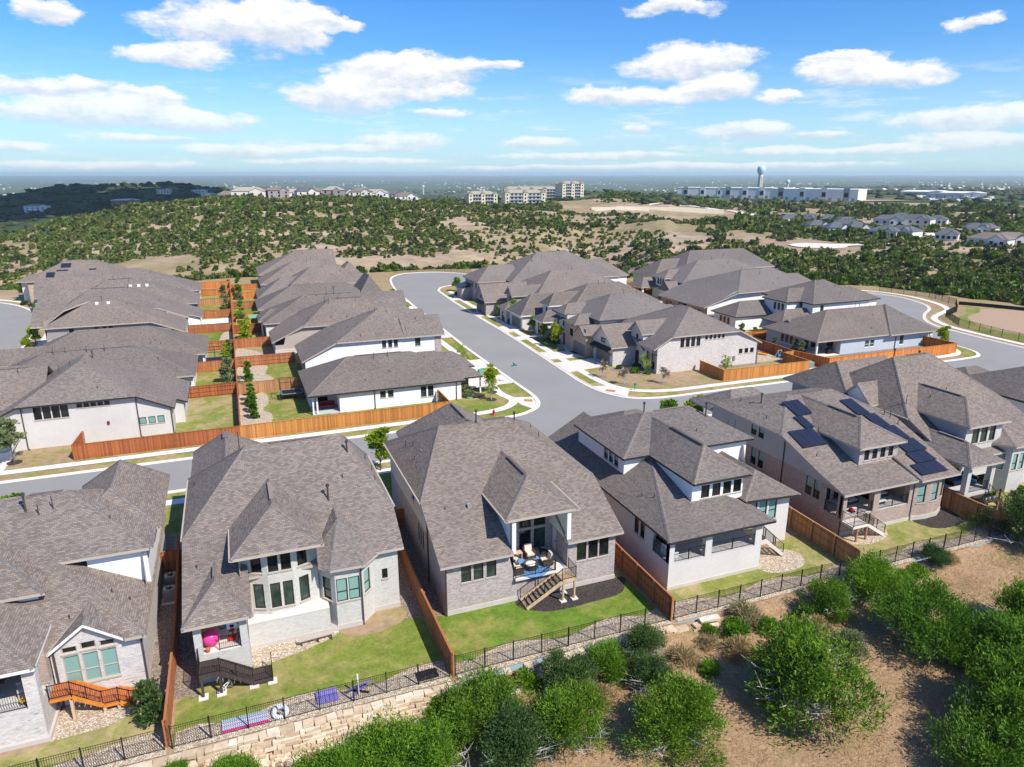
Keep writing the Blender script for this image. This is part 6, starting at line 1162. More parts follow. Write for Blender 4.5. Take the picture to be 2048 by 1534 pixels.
H.wall((91.4, 121.6), (120.5, 122.9), -.1, bt, ('main',), None, [(16, 4.2, 1, 1.4, 'n'), (25, 4.6, 1, 1, 'n')], split=(1.9, 'siding_white', 'siding_wall')); H.wall((91.4, 139), (91.4, 121.6), -.1, 'brick_red', ('main',), 3.2, [(124.5, .6, 1.1, 1.9, 'n'), (126, .6, 1.1, 1.9, 'n'), (135, .6, 1.1, 1.9, 'n'), (136.4, .6, 1.1, 1.9, 'n'), (130.6, .1, 3.2, 2.8, 'open')]); H.wall((120.5, 122.9), (120.5, 139), 0, 'siding_white', ('main',)); H.wall((93.4, 133), (93.4, 128), 0, 'trim_dark', None, 3.4); H.vents([(106, 130, 1.1), (109.5, 128, .9), (113, 126, .4), (110, 124, .3)]); H.ridgevent((106.5, 130.5, 9.4), (112, 130.7, 9.4)); H.finish()
H = House('house', 'white house with a tall dormer and back patio, fourth along the right street', (110, 149), SG, roof='shingle_grey')
H.hip('main', 99, 127, 141.8, 156, 5.2, 9.4, 'u', 9, 8); H.hip('lw', 95.6, 104, 141.6, 147, 3.3, 5.4, 'u', 0.001, 0, name='lower_roof'); H.hip('dm', 97.6, 108, 147.6, 153, 5.6, 7.4, 'u', 3, 0, name='dormer_roof'); H.hip('pt', 94, 101, 152, 158.5, 3.0, 5, 'u', 2.5, 0, name='porch_roof')
H.wall((96.4, 142.2), (126.5, 142.2), 0, 'siding_white', ('main', 'lw')); H.wall((96.4, 147), (96.4, 142.2), 0, 'stucco_white', ('lw',), None, [(143.4, .3, .8, 2, 'f'), (144.6, .3, .8, 2, 'f'), (145.8, .3, .8, 2, 'f')]); H.wall((99.5, 155.5), (99.5, 147), 0, 'stucco_white', ('main',), None, [(150, .3, 1.2, 2, 'f')]); H.wall((98.4, 152.4), (98.4, 148.2), 3.4, 'stucco_white', None, 5.5, [(149.2, 3.8, .8, 1.5, 'f'), (150.3, 3.8, .8, 1.5, 'f'), (151.4, 3.8, .8, 1.5, 'f')]); H.wall((98.4, 148.2), (101, 148.2), 3.4, 'siding_white', None, 5.5); H.wall((126.5, 142.2), (126.5, 155.5), 0, 'siding_white', ('main',)); H.box('column', 94.6, 95, 152.4, 152.8, 0, 3, 'trim_white'); H.box('column', 94.6, 95, 157.6, 158, 0, 3, 'trim_white'); H.vents([(112, 149, 1.0), (116, 147.5, .8)]); H.finish()
H = House('house', 'dark roofed house furthest along the right street, against the scrub hill', (126, 168), SG, roof='shingle_dark')
H.hip('main', 112, 142, 160, 176, 5.2, 9.6, 'u', 7, 5); H.hip('bk', 104, 116, 162, 174, 3.6, 7.6, 'u', 6, 0, name='lower_roof'); H.rect(112.5, 141.5, 160.5, 175.5, 0, 'stucco_cream', ('main',)); H.rect(104.5, 113, 162.5, 173.5, 0, 'stucco_cream', ('bk',), 'SNW'); H.vents([(128, 165, .9), (122, 166, .5)]); H.finish()
# ------------------------------------------------------------------ fences
def wood_fence(label, pts, mat, h=1.72, inner=1, group=None, zfun=ground, boards=True):
    """pts: run of corners; inner: +1 when the rails show on the left hand of the run"""
    c = pts[len(pts) // 2]; t = thing('wooden_fence', (c[0], c[1], zfun(c[1])), label, 'fence', group)
    pk = MB(); rl = [MB() for _ in range(3)]; cp = MB()
    for a, b in zip(pts, pts[1:]):
        A_ = Vector(a); B_ = Vector(b); L = (B_ - A_).length; d = (B_ - A_) / L; n = Vector((-d.y, d.x)) * inner
        k = max(1, int(L / .145))
        for i in range(k):
            p0 = A_ + d * (L * i / k + .004); p1 = A_ + d * (L * (i + 1) / k - .004); j = rng.uniform(-.006, .006); hh = h + rng.uniform(-.012, .012)
            p0 = p0 + n * j; p1 = p1 + n * j; q0, q1 = p0 - n * .02, p1 - n * .02; z0, z1 = zfun(p0.y) - .05, zfun(p1.y) - .05
            pk.hexa([(p0.x, p0.y, z0), (p1.x, p1.y, z1), (q1.x, q1.y, z1), (q0.x, q0.y, z0), (p0.x, p0.y, z0 + hh + .05), (p1.x, p1.y, z1 + hh + .05), (q1.x, q1.y, z1 + hh + .05), (q0.x, q0.y, z0 + hh + .05)])
        m = max(1, round(L / 2.4))
        for i in range(m):
            s = A_ + d * (L * i / m) + n * .05; e = A_ + d * (L * (i + 1) / m) + n * .05
            for q, fz in enumerate((.25, .85, 1.45)): rl[q].bar((s.x, s.y, zfun(s.y) + fz * h / 1.72), (e.x, e.y, zfun(e.y) + fz * h / 1.72), .05, .09)
            cp.bar((s.x - n.x * .05, s.y - n.y * .05, zfun(s.y) + h + .02), (e.x - n.x * .05, e.y - n.y * .05, zfun(e.y) + h + .02), .14, .035)
        for i in range(m + 1):
            s = A_ + d * (L * i / m) + n * .09; MB().cbox(s.x, s.y, zfun(s.y) - .1, .1, .1, h + .12).build('fence_post', mat, t)
    props(pk.build('fence_pickets', mat, t), kind='stuff'); cp.build('fence_cap', mat, t)
    for r in rl: r.build('fence_rail', mat, t)
    return t
wood_fence('long reddish wooden fence along the street in front of the white house at the left', [(-1.05, 84.6), (-18.2, 84.6), (-17.9, 89.2)], 'cedar_red', 1.72, -1)
wood_fence('long orange wooden street fence ending at the corner lawn', [(24.5, 90.2), (24.5, 84.6), (-1.05, 84.6)], 'cedar_orange', 1.72, -1)
SPG = 'wooden fences dividing the back yards left of the side street'
wood_fence('red brown wooden spine fence between the two rows of back yards', [(-1, 84.7), (-1, 150), (-1, 226)], 'cedar_red', 1.72, 1, SPG)
for i, v in enumerate(kf[1:]): wood_fence('wooden yard fence left of the spine fence, %s' % ['first beyond the white house', 'beside the low dark roofed house', 'beyond the trampoline', 'beside the dark grey sided house', 'by the white patio', 'with the small green lawn in front', 'by the dark young shrubs', 'farthest, against the trees'][i], [(-8.4 + (i > 2) * -.8, v), (-1.1, v)], ['cedar_red', 'cedar_near', 'cedar_near', 'cedar_red', 'cedar_near', 'cedar_light', 'cedar_bright', 'cedar_bright'][i], 1.7, 1 if i % 2 else -1, SPG)
for i, v in enumerate(lf[1:]): wood_fence('wooden yard fence right of the spine fence, %s' % ['first behind the corner house', 'behind the white sided saltbox house', 'at the stone back corner', 'beside the play set', 'beyond the play set', 'in front of the emerald lawn', 'orange, beyond the emerald lawn', 'farthest, by the brick end wall'][i], [(-.9, v), (8.2 - (i > 1) * 2.4, v)], ['cedar_light', 'cedar_near', 'cedar_near', 'cedar_red', 'cedar_bright', 'cedar_near', 'cedar_bright', 'cedar_bright'][i], 1.7, -1 if i % 2 else 1, SPG)
wood_fence('orange wooden fence round the yard of the whitewashed corner house', [(67.5, 90.6), (67.3, 84.4), (83.4, 84.0), (83.5, 89.8), (86.0, 90.2)], 'cedar_orange', 1.72, 1)
wood_fence('bright orange wooden fence along the patio of the grey blue house', [(86.0, 90.2), (87.6, 84.1), (116.2, 84.1), (116.0, 90.4)], 'cedar_bright', 1.72, 1)
wood_fence('orange brown wooden fence between the toy yard and the grey blue house', [(86.0, 90.2), (86.2, 98), (86.6, 122)], 'cedar_near', 1.72, 1)
wood_fence('short wooden fence behind the grey blue house by the spindly shrubs', [(86.7, 104.8), (95, 104.6)], 'cedar_bright', 1.7, -1); wood_fence('orange wooden fence behind the two storey white house', [(86.8, 121), (92, 121.2)], 'cedar_bright', 1.7, 1)
wood_fence('orange wooden fence beside the brick saltbox house', [(84, 139.6), (91.6, 139.8), (92, 141)], 'cedar_bright', 1.7, 1); wood_fence('dark red wooden fence across the far yards', [(86, 162), (104, 158.6)], 'cedar_red', 1.8, -1); wood_fence('bright orange fence stepping up the far yard edge', [(95, 170), (110, 168)], 'cedar_bright', 1.7, -1)
wood_fence('dark brown wooden fence between the orange stairs house and the bowed window house', [(-6.1, 37.5), (-6.1, 48), (-6.3, 58)], 'cedar_near', 1.8, 1)
wood_fence('rust red wooden fence between the bowed window house and the furnished porch house', [(10.5, 37.3), (10.5, 47), (10.6, 58)], 'cedar_near', 1.8, -1); wood_fence('red brown wooden fence between the furnished porch house and the white painted house', [(27.0, 37.2), (27.1, 47), (27.2, 60)], 'cedar_near', 1.85, 1)
wood_fence('light brown wooden fence beside the white painted house and the solar panel house', [(44.9, 37.4), (45.2, 48), (45.4, 60)], 'cedar_light', 1.85, 1); wood_fence('brown wooden fence between the solar panel house and the corner porch house', [(62.05, 37.4), (61.95, 48), (61.95, 58)], 'cedar_light', 1.85, 1)
for x0, x1, y, lb in ((-7.6, -4.6, 56.5, 'wooden side gate fence beside the two air conditioners'), (9.2, 12, 57, 'wooden side gate fence by the tall taupe wall')): wood_fence(lb, [(x0, y), (x1, y)], 'cedar_near', 1.8, -1)
def iron_fence(label, pts, h=1.45, z=lambda y: -1.0, every=1.95, group=None):
    c = pts[len(pts) // 2]; t = thing('iron_fence', (c[0], c[1], z(c[1])), label, 'fence', group)
    b = MB(); r = MB()
    for a, e in zip(pts, pts[1:]):
        A_ = Vector((a[0], a[1], z(a[1]))); E_ = Vector((e[0], e[1], z(e[1]))); L = (E_ - A_).length; up = Vector((0, 0, 1))
        for hh, rw in ((.12, .018), (h - .15, .014), (h, .022)): r.bar(A_ + up * hh, E_ + up * hh, rw)
        k = int(L / .115)
        for i in range(1, k): p = A_ + (E_ - A_) * (i / k); b.bar(p + up * .06, p + up * h, .018)
        m = max(1, round(L / every))
        for i in range(m + 1): p = A_ + (E_ - A_) * (i / m); MB().cbox(p.x, p.y, p.z - .1, .065, .065, h + .2).build('fence_post', 'iron', t)
    props(b.build('fence_balusters', 'iron', t), kind='stuff'); r.build('fence_rail', 'iron', t); return t
IG = 'black iron fences along the back of the near row'
for x0, x1, lb in ((-30, -6.3, 'black iron fence behind the house with orange stairs'), (-5.9, 10.3, 'black iron fence behind the bowed window house, beside the pool floats'), (10.7, 26.8, 'black iron fence behind the lush lawn of the furnished porch house'), (27.2, 44.7, 'black iron fence behind the white painted house'), (45.1, 61.9, 'black iron fence behind the solar panel house')): iron_fence(lb, [(x0, 37.3), (x1, 37.3)], group=IG)
iron_fence('black iron fence along the right street above the bare earth slope', [(160, 140), (163.5, 128), (160, 118), (152, 111.5), (144, 108), (138.2, 100.5), (136.2, 90), (135.6, 80)], 1.5, lambda y: 0, 3.0)
iron_fence('black iron fence on the edge of the cul-de-sac at the far end', [(70, 214), (62, 224), (48, 224)], 1.3, lambda y: 0, 2.4)
# ------------------------------------------------------------------ plants
NR = np.random.RandomState(11)
def leaf_arrays(centres, dirs, size, aspect=.5, droop=0):
    """one small bent leaf spray (quad) per centre, pointing along dirs"""
    n = len(centres); d = dirs / np.maximum(np.linalg.norm(dirs, axis=1, keepdims=True), 1e-6)
    r = NR.normal(size=(n, 3)); s = np.cross(d, r); s /= np.maximum(np.linalg.norm(s, axis=1, keepdims=True), 1e-6)
    L = (size * NR.uniform(.6, 1.35, n))[:, None]; w = L * aspect
    a = centres - d * L * .5; b = centres + d * L * .5
    q = np.stack([a - s * w * .35, a + s * w * .35, b + s * w * .5, b - s * w * .5], 1)
    return q.reshape(-1, 3)
def quads_mesh(name, V, mat, extra=None):
    n = len(V) // 4; me = bpy.data.meshes.new(name); ev, ef = extra if extra else (np.zeros((0, 3)), np.zeros((0, 3), int))
    nv = len(V); tv = nv + len(ev); me.vertices.add(tv); me.vertices.foreach_set('co', np.concatenate([V, ev]).astype(np.float32).ravel())
    nl = n * 4 + len(ef) * 3; me.loops.add(nl); me.loops.foreach_set('vertex_index', np.concatenate([np.arange(nv), (ef + nv).ravel()]).astype(np.int32))
    me.polygons.add(n + len(ef)); st = np.concatenate([np.arange(n) * 4, n * 4 + np.arange(len(ef)) * 3]).astype(np.int32); me.polygons.foreach_set('loop_start', st)
    me.materials.append(MATS[mat]); me.update(calc_edges=True); me.validate(); return me
def lobes_for(rad, h, n, seed, z0=.25, flat=1.0):
    r = random.Random(seed); out = []
    for i in range(n):
        a = r.uniform(0, 6.28); q = rad * math.sqrt(r.random()) * .72; t = r.uniform(z0, 1); k = r.uniform(.32, .52) * rad * (1 - .35 * t)
        out.append((q * math.cos(a) * (1 - .55 * t), q * math.sin(a) * (1 - .55 * t), h * t * .82, k, k * r.uniform(.6, .85) * flat))
    return out
def crown_points(lobes, n, hollow=.55):
    P = []; Dn = []
    w = np.array([l[3] ** 2 for l in lobes]); w /= w.sum(); idx = NR.choice(len(lobes), n, p=w)
    u = NR.normal(size=(n, 3)); u /= np.linalg.norm(u, axis=1, keepdims=True); u[:, 2] = np.where(u[:, 2] < -.35, -u[:, 2], u[:, 2]); rr = NR.uniform(hollow, 1.0, n)[:, None] ** .6
    Lb = np.array(lobes)[idx]; sc = np.stack([Lb[:, 3], Lb[:, 3], Lb[:, 4]], 1); j = 1 + .22 * NR.normal(size=(n, 1))
    pts = Lb[:, :3] + u * rr * sc * j; d = u + np.array([0, 0, .55]) + .5 * NR.normal(size=(n, 3)); pts[:, 2] = np.maximum(pts[:, 2], .05)
    return pts, d
def clumpy_mesh(name, rad, h, nl, nc, per, size, mat, seed, z0=.12, aspect=.3):
    lb = lobes_for(rad, h, nl, seed, z0); c, d = crown_points(lb, nc, .85); d /= np.linalg.norm(d, axis=1, keepdims=True)
    c0 = c / rad; gap = np.array([mnoise.noise((q[0] * 1.9 + seed, q[1] * 1.9, q[2] * 1.9)) for q in c0]); sec = np.arctan2(c[:, 1], c[:, 0]) - (seed * 1.3 - 2.2); low = (np.abs((sec + np.pi) % (2 * np.pi) - np.pi) < .8) & (c[:, 2] < h * .5); kp = (gap > -.24) & ~low; c = c[kp]; d = d[kp]; nc = len(c)
    idx = np.repeat(np.arange(nc), per); n = len(idx); r_ = rad * .08 * NR.uniform(.7, 1.5, nc)[idx]
    off = NR.normal(size=(n, 3)) * r_[:, None]; p = c[idx] + off + d[idx] * (NR.uniform(0, 2.2, n) * r_)[:, None]; p[:, 2] = np.maximum(p[:, 2], .04)
    return quads_mesh(name, leaf_arrays(p, d[idx] + .45 * NR.normal(size=(n, 3)) + np.array([0, 0, .25]), size, aspect), mat)
def crown_mesh(name, rad, h, nl, n, size, mat, seed, z0=.25, aspect=.5, hollow=.55):
    lb = lobes_for(rad, h, nl, seed, z0); p, d = crown_points(lb, n, hollow); return quads_mesh(name, leaf_arrays(p, d, size, aspect), mat)
def limbs(name, rad, h, n, mat, seed, thick=.09, z0=0.0, dead=0):
    r = random.Random(seed); b = MB(); b.tube((0, 0, -.3), (r.uniform(-.1, .1), r.uniform(-.1, .1), h * .55), thick * 1.3, 7, thick * .5)
    for i in range(n):
        a = r.uniform(0, 6.28); z = h * r.uniform(.08, .5) + z0; p = Vector((0, 0, z * .6)); k = Vector((math.cos(a) * rad * .45, math.sin(a) * rad * .45, z + h * .12)); e = Vector((math.cos(a + r.uniform(-.4, .4)) * rad * r.uniform(.7, .98), math.sin(a) * rad * .9, z + h * r.uniform(.15, .45)))
        b.tube(p, k, thick * .55, 5, thick * .38); b.tube(k, e, thick * .38, 5, thick * .1)
        for q in range(2 + dead): m = k.lerp(e, r.uniform(.2, .9)); b.tube(m, m + Vector((r.uniform(-1, 1), r.uniform(-1, 1), r.uniform(-.1, .8))) * rad * .28, thick * .2, 4, thick * .05, caps=False)
    me = bpy.data.meshes.new(name); me.from_pydata(b.v, [], b.f); me.materials.append(MATS[mat]); me.update(); return me
def plant(name, label, cat, loc, crown_me, trunk_me, sc=1, rz=0, group=None, crown_name='crown'):
    t = thing(name, loc, label, cat, group); t.rotation_euler = (0, 0, rz); t.scale = sc if hasattr(sc, '__len__') else (sc,) * 3
    for nm, me in (('trunk', trunk_me), (crown_name, crown_me)):
        if me is None: continue
        o = bpy.data.objects.new(nm, me); COL.objects.link(o); o.parent = t
    return t
J = [clumpy_mesh('crown', 3.3, 4.4, 15, 430, 95, .18, 'leaf_juniper', s) for s in (1, 2, 3)]; JC = [clumpy_mesh('crown', 3.0, 4.4, 12, 340, 88, .17, 'leaf_cedar', s) for s in (4, 5)]
JB = [clumpy_mesh('crown', 3.2, 3.9, 14, 400, 92, .18, 'leaf_bright', s) for s in (6, 7)]
JL = [limbs('trunk', 2.9, 3.6, 16, 'bark_grey', s, .12, 0, 2) for s in (1, 2, 3)]
CG = 'junipers and shrubs on the dry slope in front'
def sz(x, y): return (x, y, slope_z(x, y) - .1)
for (x, y, s, m, l, lb) in [
    (30.6, 27.6, 1.3, J[0], JL[0], 'big round juniper with grey dead branches, alone in the dry grass'), (43.0, 29.6, 1.1, J[1], JL[1], 'dense dark juniper at the right, its shadow on the mown dry grass'),
    (41.2, 22.2, 1.2, J[2], JL[2], 'juniper with bleached bare limbs in the bottom right corner'), (46.0, 24.8, 1.15, J[0], JL[2], 'juniper cut by the right edge above the corner one'), (50.6, 27.4, 1.1, JB[0], JL[0], 'bright juniper at the right edge of the dry clearing'), (37.4, 20.2, 1.0, J[1], JL[0], 'low juniper at the bottom edge left of the corner cluster'),
    (21.4, 28.6, .92, J[2], JL[1], 'round juniper cut by the bottom edge, left of the lone one'), (43.7, 34.9, .86, JB[1], JL[0], 'feathery bright juniper against the iron fence behind the white painted house'), (39.0, 34.6, .7, J[0], JL[1], 'bushy green juniper left of the feathery one at the iron fence'), (46.2, 34.4, .55, JB[0], JL[2], 'slim juniper right of the feathery one'),
    (51.8, 36.2, .5, JC[0], JL[0], 'small grey green cedar at the fence corner of the solar panel house'), (62.6, 36.0, 1.1, JC[1], JL[1], 'dark cedar at the right edge beyond the last fence'), (66, 33, 1.2, JC[0], JL[2], 'tall dark cedar behind the right edge one'),
    (17.4, 34.4, .72, JC[0], JL[0], 'grey green cedar below the fence, behind the bright shrubs'), (20.6, 34.9, .66, JB[0], JL[1], 'bright green shrub at the iron fence, left of the dark cedar'), (23.4, 35.2, .62, JC[1], JL[0], 'dark upright cedar at the wooden fence end'), (22.3, 32.6, .6, JC[0], JL[2], 'small blackish cedar in the dry grass'),
    (5.0, 32.6, .9, JB[1], JL[0], 'broad bright shrub below the retaining wall, bottom centre left'), (8.0, 32.0, .85, JB[0], JL[1], 'bright leafy shrub right of the broad one'), (11.4, 33.6, .85, J[1], JL[2], 'green shrub below the wall with pale twigs'), (12.2, 30.4, .85, JC[1], JL[0], 'grey twiggy cedar at the bottom edge'), (15.6, 30.4, .82, J[2], JL[1], 'green juniper right of the grey twiggy cedar'), (2.0, 32.6, .8, JB[0], JL[2], 'bright shrub under the wall left of the broad one'), (-2.6, 34.6, .55, JB[1], JL[0], 'small bright shrub below the wall at the lower left'), (-6.0, 36.0, .4, JB[0], JL[0], 'tuft of bright green by the fence corner at the lower left')]:
    plant('juniper', lb, 'juniper', sz(x, y), m, l, (s, s, s * .88), (x * 7) % 6.28, CG)
# pale weeds, tussocks and dead brush on the slope
pale = crown_mesh('crown', 1.5, 1.6, 16, 3600, .2, 'leaf_grey', 21, .1, .18); strw = crown_mesh('crown', 1.2, 1.2, 12, 1500, .24, 'leaf_straw', 22, .05, .14); wg = crown_mesh('crown', 1.2, 1.1, 12, 1600, .2, 'leaf_bright', 23, .05, .3); dead = limbs('branches', 1.4, 1.0, 22, 'bark_grey', 9, .05, 0, 4)
plant('dead_tree', 'bare white dead branches among the shrubs at the bottom edge', 'dead branches', sz(12.6, 32.2), limbs('branches', 1.4, 1.6, 14, 'bark_grey', 19, .06, .3, 3), None, 1.15, 0, CG, 'twigs'); plant('pale_bush', 'feathery pale grey green bush between the lone juniper and the dark one', 'bush', sz(37.3, 30.9), pale, None, 1.1, 0, CG); plant('dead_brush', 'heap of grey dead twigs behind the lone juniper', 'brush', sz(33.6, 32.6), dead, None, 1, 0, CG, 'twigs'); plant('weed_clump', 'pale flowering weed clump in front of the fence corner at the lower left', 'weeds', sz(-6.1, 35.0), strw, None, 1.1, 0, CG)
k = 0; ORD = ['first', 'second', 'third', 'fourth', 'fifth', 'sixth', 'seventh', 'eighth', 'ninth', 'tenth', 'eleventh', 'twelfth', 'thirteenth', 'fourteenth', 'fifteenth', 'sixteenth', 'seventeenth', 'eighteenth', 'last']
for x, y in sorted([(28.5, 34.9), (31, 35.2), (33.5, 34.6), (35.6, 34.2), (34.6, 33.2), (30.2, 33.6), (25.8, 33.9), (27, 32.5), (36.8, 33.4), (-4.4, 35.4), (15, 35.6), (19.2, 33.2), (25, 30.6), (49.5, 35.8), (54, 36.4), (9.4, 35.8), (13.6, 35.6), (32.4, 35.9), (29.3, 35.9)]):
    plant('weed_clump', '%s weed tussock on the slope below the iron fences, %s from the left' % (['straw coloured', 'green'][k % 2], ORD[k]), 'weeds', sz(x, y), [strw, wg][k % 2], None, rng.uniform(.7, 1.35), k, CG); k += 1
# dry grass blades over the slope: nobody could count them
n = 130000; gx = NR.uniform(-22, 66, n); gy = NR.uniform(2, 36, n); keep = (NR.uniform(size=n) < .35 + .65 * (np.sin(gx * .9 + 2 * np.sin(gy * .7)) > -.2)); gx, gy = gx[keep], gy[keep]
cx, cy = gx * ch - gy * sh, gx * sh + gy * ch; vis = (np.abs(cx) < cy * .8 + 4) & (cy > 22); gx, gy = gx[vis], gy[vis]; gz = np.array([slope_z(a, b_) for a, b_ in zip(gx, gy)])
Vg = leaf_arrays(np.stack([gx, gy, gz + .1], 1), np.array([0, 0, 1.0]) + .9 * NR.normal(size=(len(gx), 3)) * np.array([1, 1, .3]), .2, .1)
o = bpy.data.objects.new('dry_grass_tufts', quads_mesh('dry_grass_tufts', Vg, 'leaf_straw')); COL.objects.link(o); props(o, 'dry straw coloured grass tufts over the slope', None, None, 'stuff')
# young street and garden trees
TM = {k: crown_mesh('crown', 1.25, 2.6, 14, 1500, .26, m, s, .05, .5) for k, m, s in (('lime', 'leaf_lime', 31), ('bright', 'leaf_bright', 32), ('green', 'leaf_juniper', 33), ('thin', 'leaf_straw', 34), ('brown', 'leaf_brown', 35), ('grey', 'leaf_grey', 36))}
TM['thin'] = crown_mesh('crown', 1.1, 2.0, 12, 330, .2, 'leaf_lime', 37, .05, .5); TM['brown'] = crown_mesh('crown', 1.1, 1.9, 12, 320, .2, 'leaf_brown', 38, .05, .45)
ST = limbs('trunk', 1.0, 2.6, 9, 'bark', 12, .05, .8); ST2 = limbs('trunk', 1.1, 2.4, 14, 'bark_grey', 13, .05, .9)
def tree(label, x, y, kind, s=1.0, h=1.1, name='young_tree', group='young trees along the streets', z=0):
    t = thing(name, (x, y, z), label, 'tree', group); t.scale = (s, s, s); t.rotation_euler = (0, 0, (x * 3 + y) % 6.28)
    for nm, me, dz in (('trunk', ST2 if kind in ('thin', 'brown') else ST, 0), ('crown', TM[kind], h)):
        o = bpy.data.objects.new(nm, me); COL.objects.link(o); o.parent = t; o.location = (0, 0, dz)
for a in [('yellow green young tree on the corner lawn by the street sign', 32.9, 91.7, 'lime', 1.15), ('thin leaved sapling in a dark mulch ring on the corner lawn', 31.6, 88.4, 'thin', 1.05), ('bare looking sapling in the front lawn strip by the saltbox house', 33.4, 106.4, 'thin', 1.0), ('second bare looking sapling by the saltbox house drive', 34.0, 109.4, 'thin', 1.05),
          ('bright green tree in the lawn left of the bracketed brick house', 53.1, 113.6, 'lime', 1.25), ('green young tree by the drive of the arched entry house', 54.0, 126.4, 'bright', 1.1), ('yellow green tree beside the arched entry house', 53.4, 120.2, 'lime', .9), ('round bright tree in front of the taupe garage', 54.2, 138.6, 'lime', 1.3), ('small tree beside the taupe garage drive', 53.6, 144.4, 'bright', .85), ('bright young tree near the cul-de-sac mouth', 55, 181, 'bright', 1.2),
          ('brown leaved sapling nearest the garage of the whitewashed corner house', 51.4, 93.0, 'brown', 1.0), ('brown leaved sapling in the middle of the dry corner lawn', 52.5, 88.2, 'brown', 1.0), ('sparse sapling in front of the whitewashed side wall', 58.1, 86.6, 'brown', 1.0), ('leafy young tree at the window of the whitewashed corner house', 58.5, 92.4, 'thin', 1.1), ('slim young tree inside the orange fence by the whitewashed wall', 69.4, 86.6, 'thin', 1.15),
          ('bright green young tree on the right street corner lawn', 117.2, 87.6, 'lime', 1.15), ('leafy tree by the tan stone front at the far left', -42.6, 196.5, 'bright', 1.7), ('darker tree beside the tan stone front at the far left', -40.2, 192.0, 'green', 1.5), ('yellow green tree on the far left lawn', -49, 208.6, 'lime', 1.6), ('yellow green street tree at the left by the dark grey sided house', -34.6, 149, 'lime', 1.15), ('slim yellow green street tree at the left by the low drive', -34.2, 141.6, 'lime', .95), ('small yellow green street tree lowest at the left edge', -34.2, 129, 'lime', .9),
          ('spreading green tree on the dry lawn at the left edge', -24.1, 86.2, 'grey', 1.5), ('tree top showing above the front roof of the orange stairs house', -19.2, 67, 'bright', 1.25), ('tree showing between the bowed window house and the taupe house', 12.4, 69.6, 'lime', 1.35), ('round bright tree beyond the white painted house, left of the pair', 47.2, 68.2, 'bright', 1.35), ('bright green tree beyond the white painted house, right of the pair', 50.6, 68.0, 'lime', 1.25), ('yellow bush tree beyond the front roof of the white painted house', 37.2, 68.6, 'lime', .9)]: tree(*a)
col_m = crown_mesh('crown', .7, 3.4, 18, 1800, .24, 'leaf_juniper', 41, .02, .5); col_l = crown_mesh('crown', .8, 3.4, 18, 1500, .26, 'leaf_lime', 42, .02, .5); col_g = crown_mesh('crown', .9, 3.0, 16, 1700, .24, 'leaf_grey', 43, .02, .4)
YG = 'shrubs planted along the spine fence of the back yards'
for i, (x, y, m, s, lb) in enumerate([(.7, 92.0, 0, .9, 'slim green shrub in the gravel behind the corner house, nearest'), (.7, 94.6, 0, .95, 'slim green shrub second along the gravel'), (.7, 97.2, 0, 1.0, 'slim green shrub third along the gravel'), (.6, 99.6, 0, .95, 'slim green shrub farthest along the gravel'), (.5, 108.4, 0, 1.0, 'green columnar shrub beyond the first yard fence'), (.6, 111.6, 0, 1.05, 'second green columnar shrub beyond the first yard fence'), (-2.4, 107.4, 2, 1.4, 'wide grey green bush at the left of the spine fence'), (-2.2, 110.4, 2, 1.5, 'wide grey green bush beyond the nearest one'), (-2.4, 121, 1, 1.1, 'yellow green shrub by the trampoline'), (-2.3, 124, 1, 1.2, 'yellow shrub beyond the trampoline, left of the spine'), (-1.9, 128.6, 0, 1.0, 'green shrub beyond the yellow one'),
        (.9, 135.6, 1, 1.5, 'yellow green tree shrub by the play set'), (1.2, 140.4, 1, 1.6, 'yellow leaved tree shrub beyond the play set'), (.8, 150, 2, 1.3, 'grey green shrub by the spine fence, middle distance'), (.6, 158, 1, 1.2, 'lime shrub by the small lawn, right of the spine'), (.8, 166, 0, 1.2, 'green shrub right of the spine, far'), (-2.2, 176, 2, 1.2, 'dark shrub left of the spine, far'), (.8, 178, 2, 1.4, 'grey green shrub right of the spine, farther'), (.8, 188, 0, 1.3, 'green shrub right of the spine by the orange fence'), (-2.6, 190, 2, 1.4, 'grey shrub by the orange yard fence'), (1.0, 200, 0, 1.5, 'dark green shrub at the far end of the spine')]):
    plant('garden_shrub', lb, 'shrub', (x, y, 0), [col_m, col_l, col_g][m], None, (s, s, s), i, YG)
for x, y, s, lb in [(90.2, 94.6, .95, 'spindly pale shrub by the patio of the grey blue house'), (89.6, 92.4, 1.0, 'pale shrub nearest the patio of the grey blue house'), (88.6, 97.8, .9, 'green shrub under the three windows of the grey blue house'), (88.9, 107.4, 1.1, 'sparse shrub on the lawn of the two storey white house'), (90.6, 105.6, .9, 'thin shrub beside the short orange fence'), (89, 150, .8, 'small shrub on the far lawn, left'), (92, 148, .8, 'small shrub on the far lawn, middle'), (95, 145, .8, 'small shrub on the far lawn, right')]: plant('garden_shrub', lb, 'shrub', (x, y, 0), col_g, None, s, x, 'pale shrubs in the right block yards')
rb = crown_mesh('crown', .9, 1.3, 12, 1500, .18, 'leaf_grey', 51, .1, .45); rg = crown_mesh('crown', .8, .9, 10, 1200, .2, 'leaf_bright', 52, .1, .5); rd = crown_mesh('crown', .8, .9, 10, 1200, .2, 'leaf_cedar', 53, .1, .5)
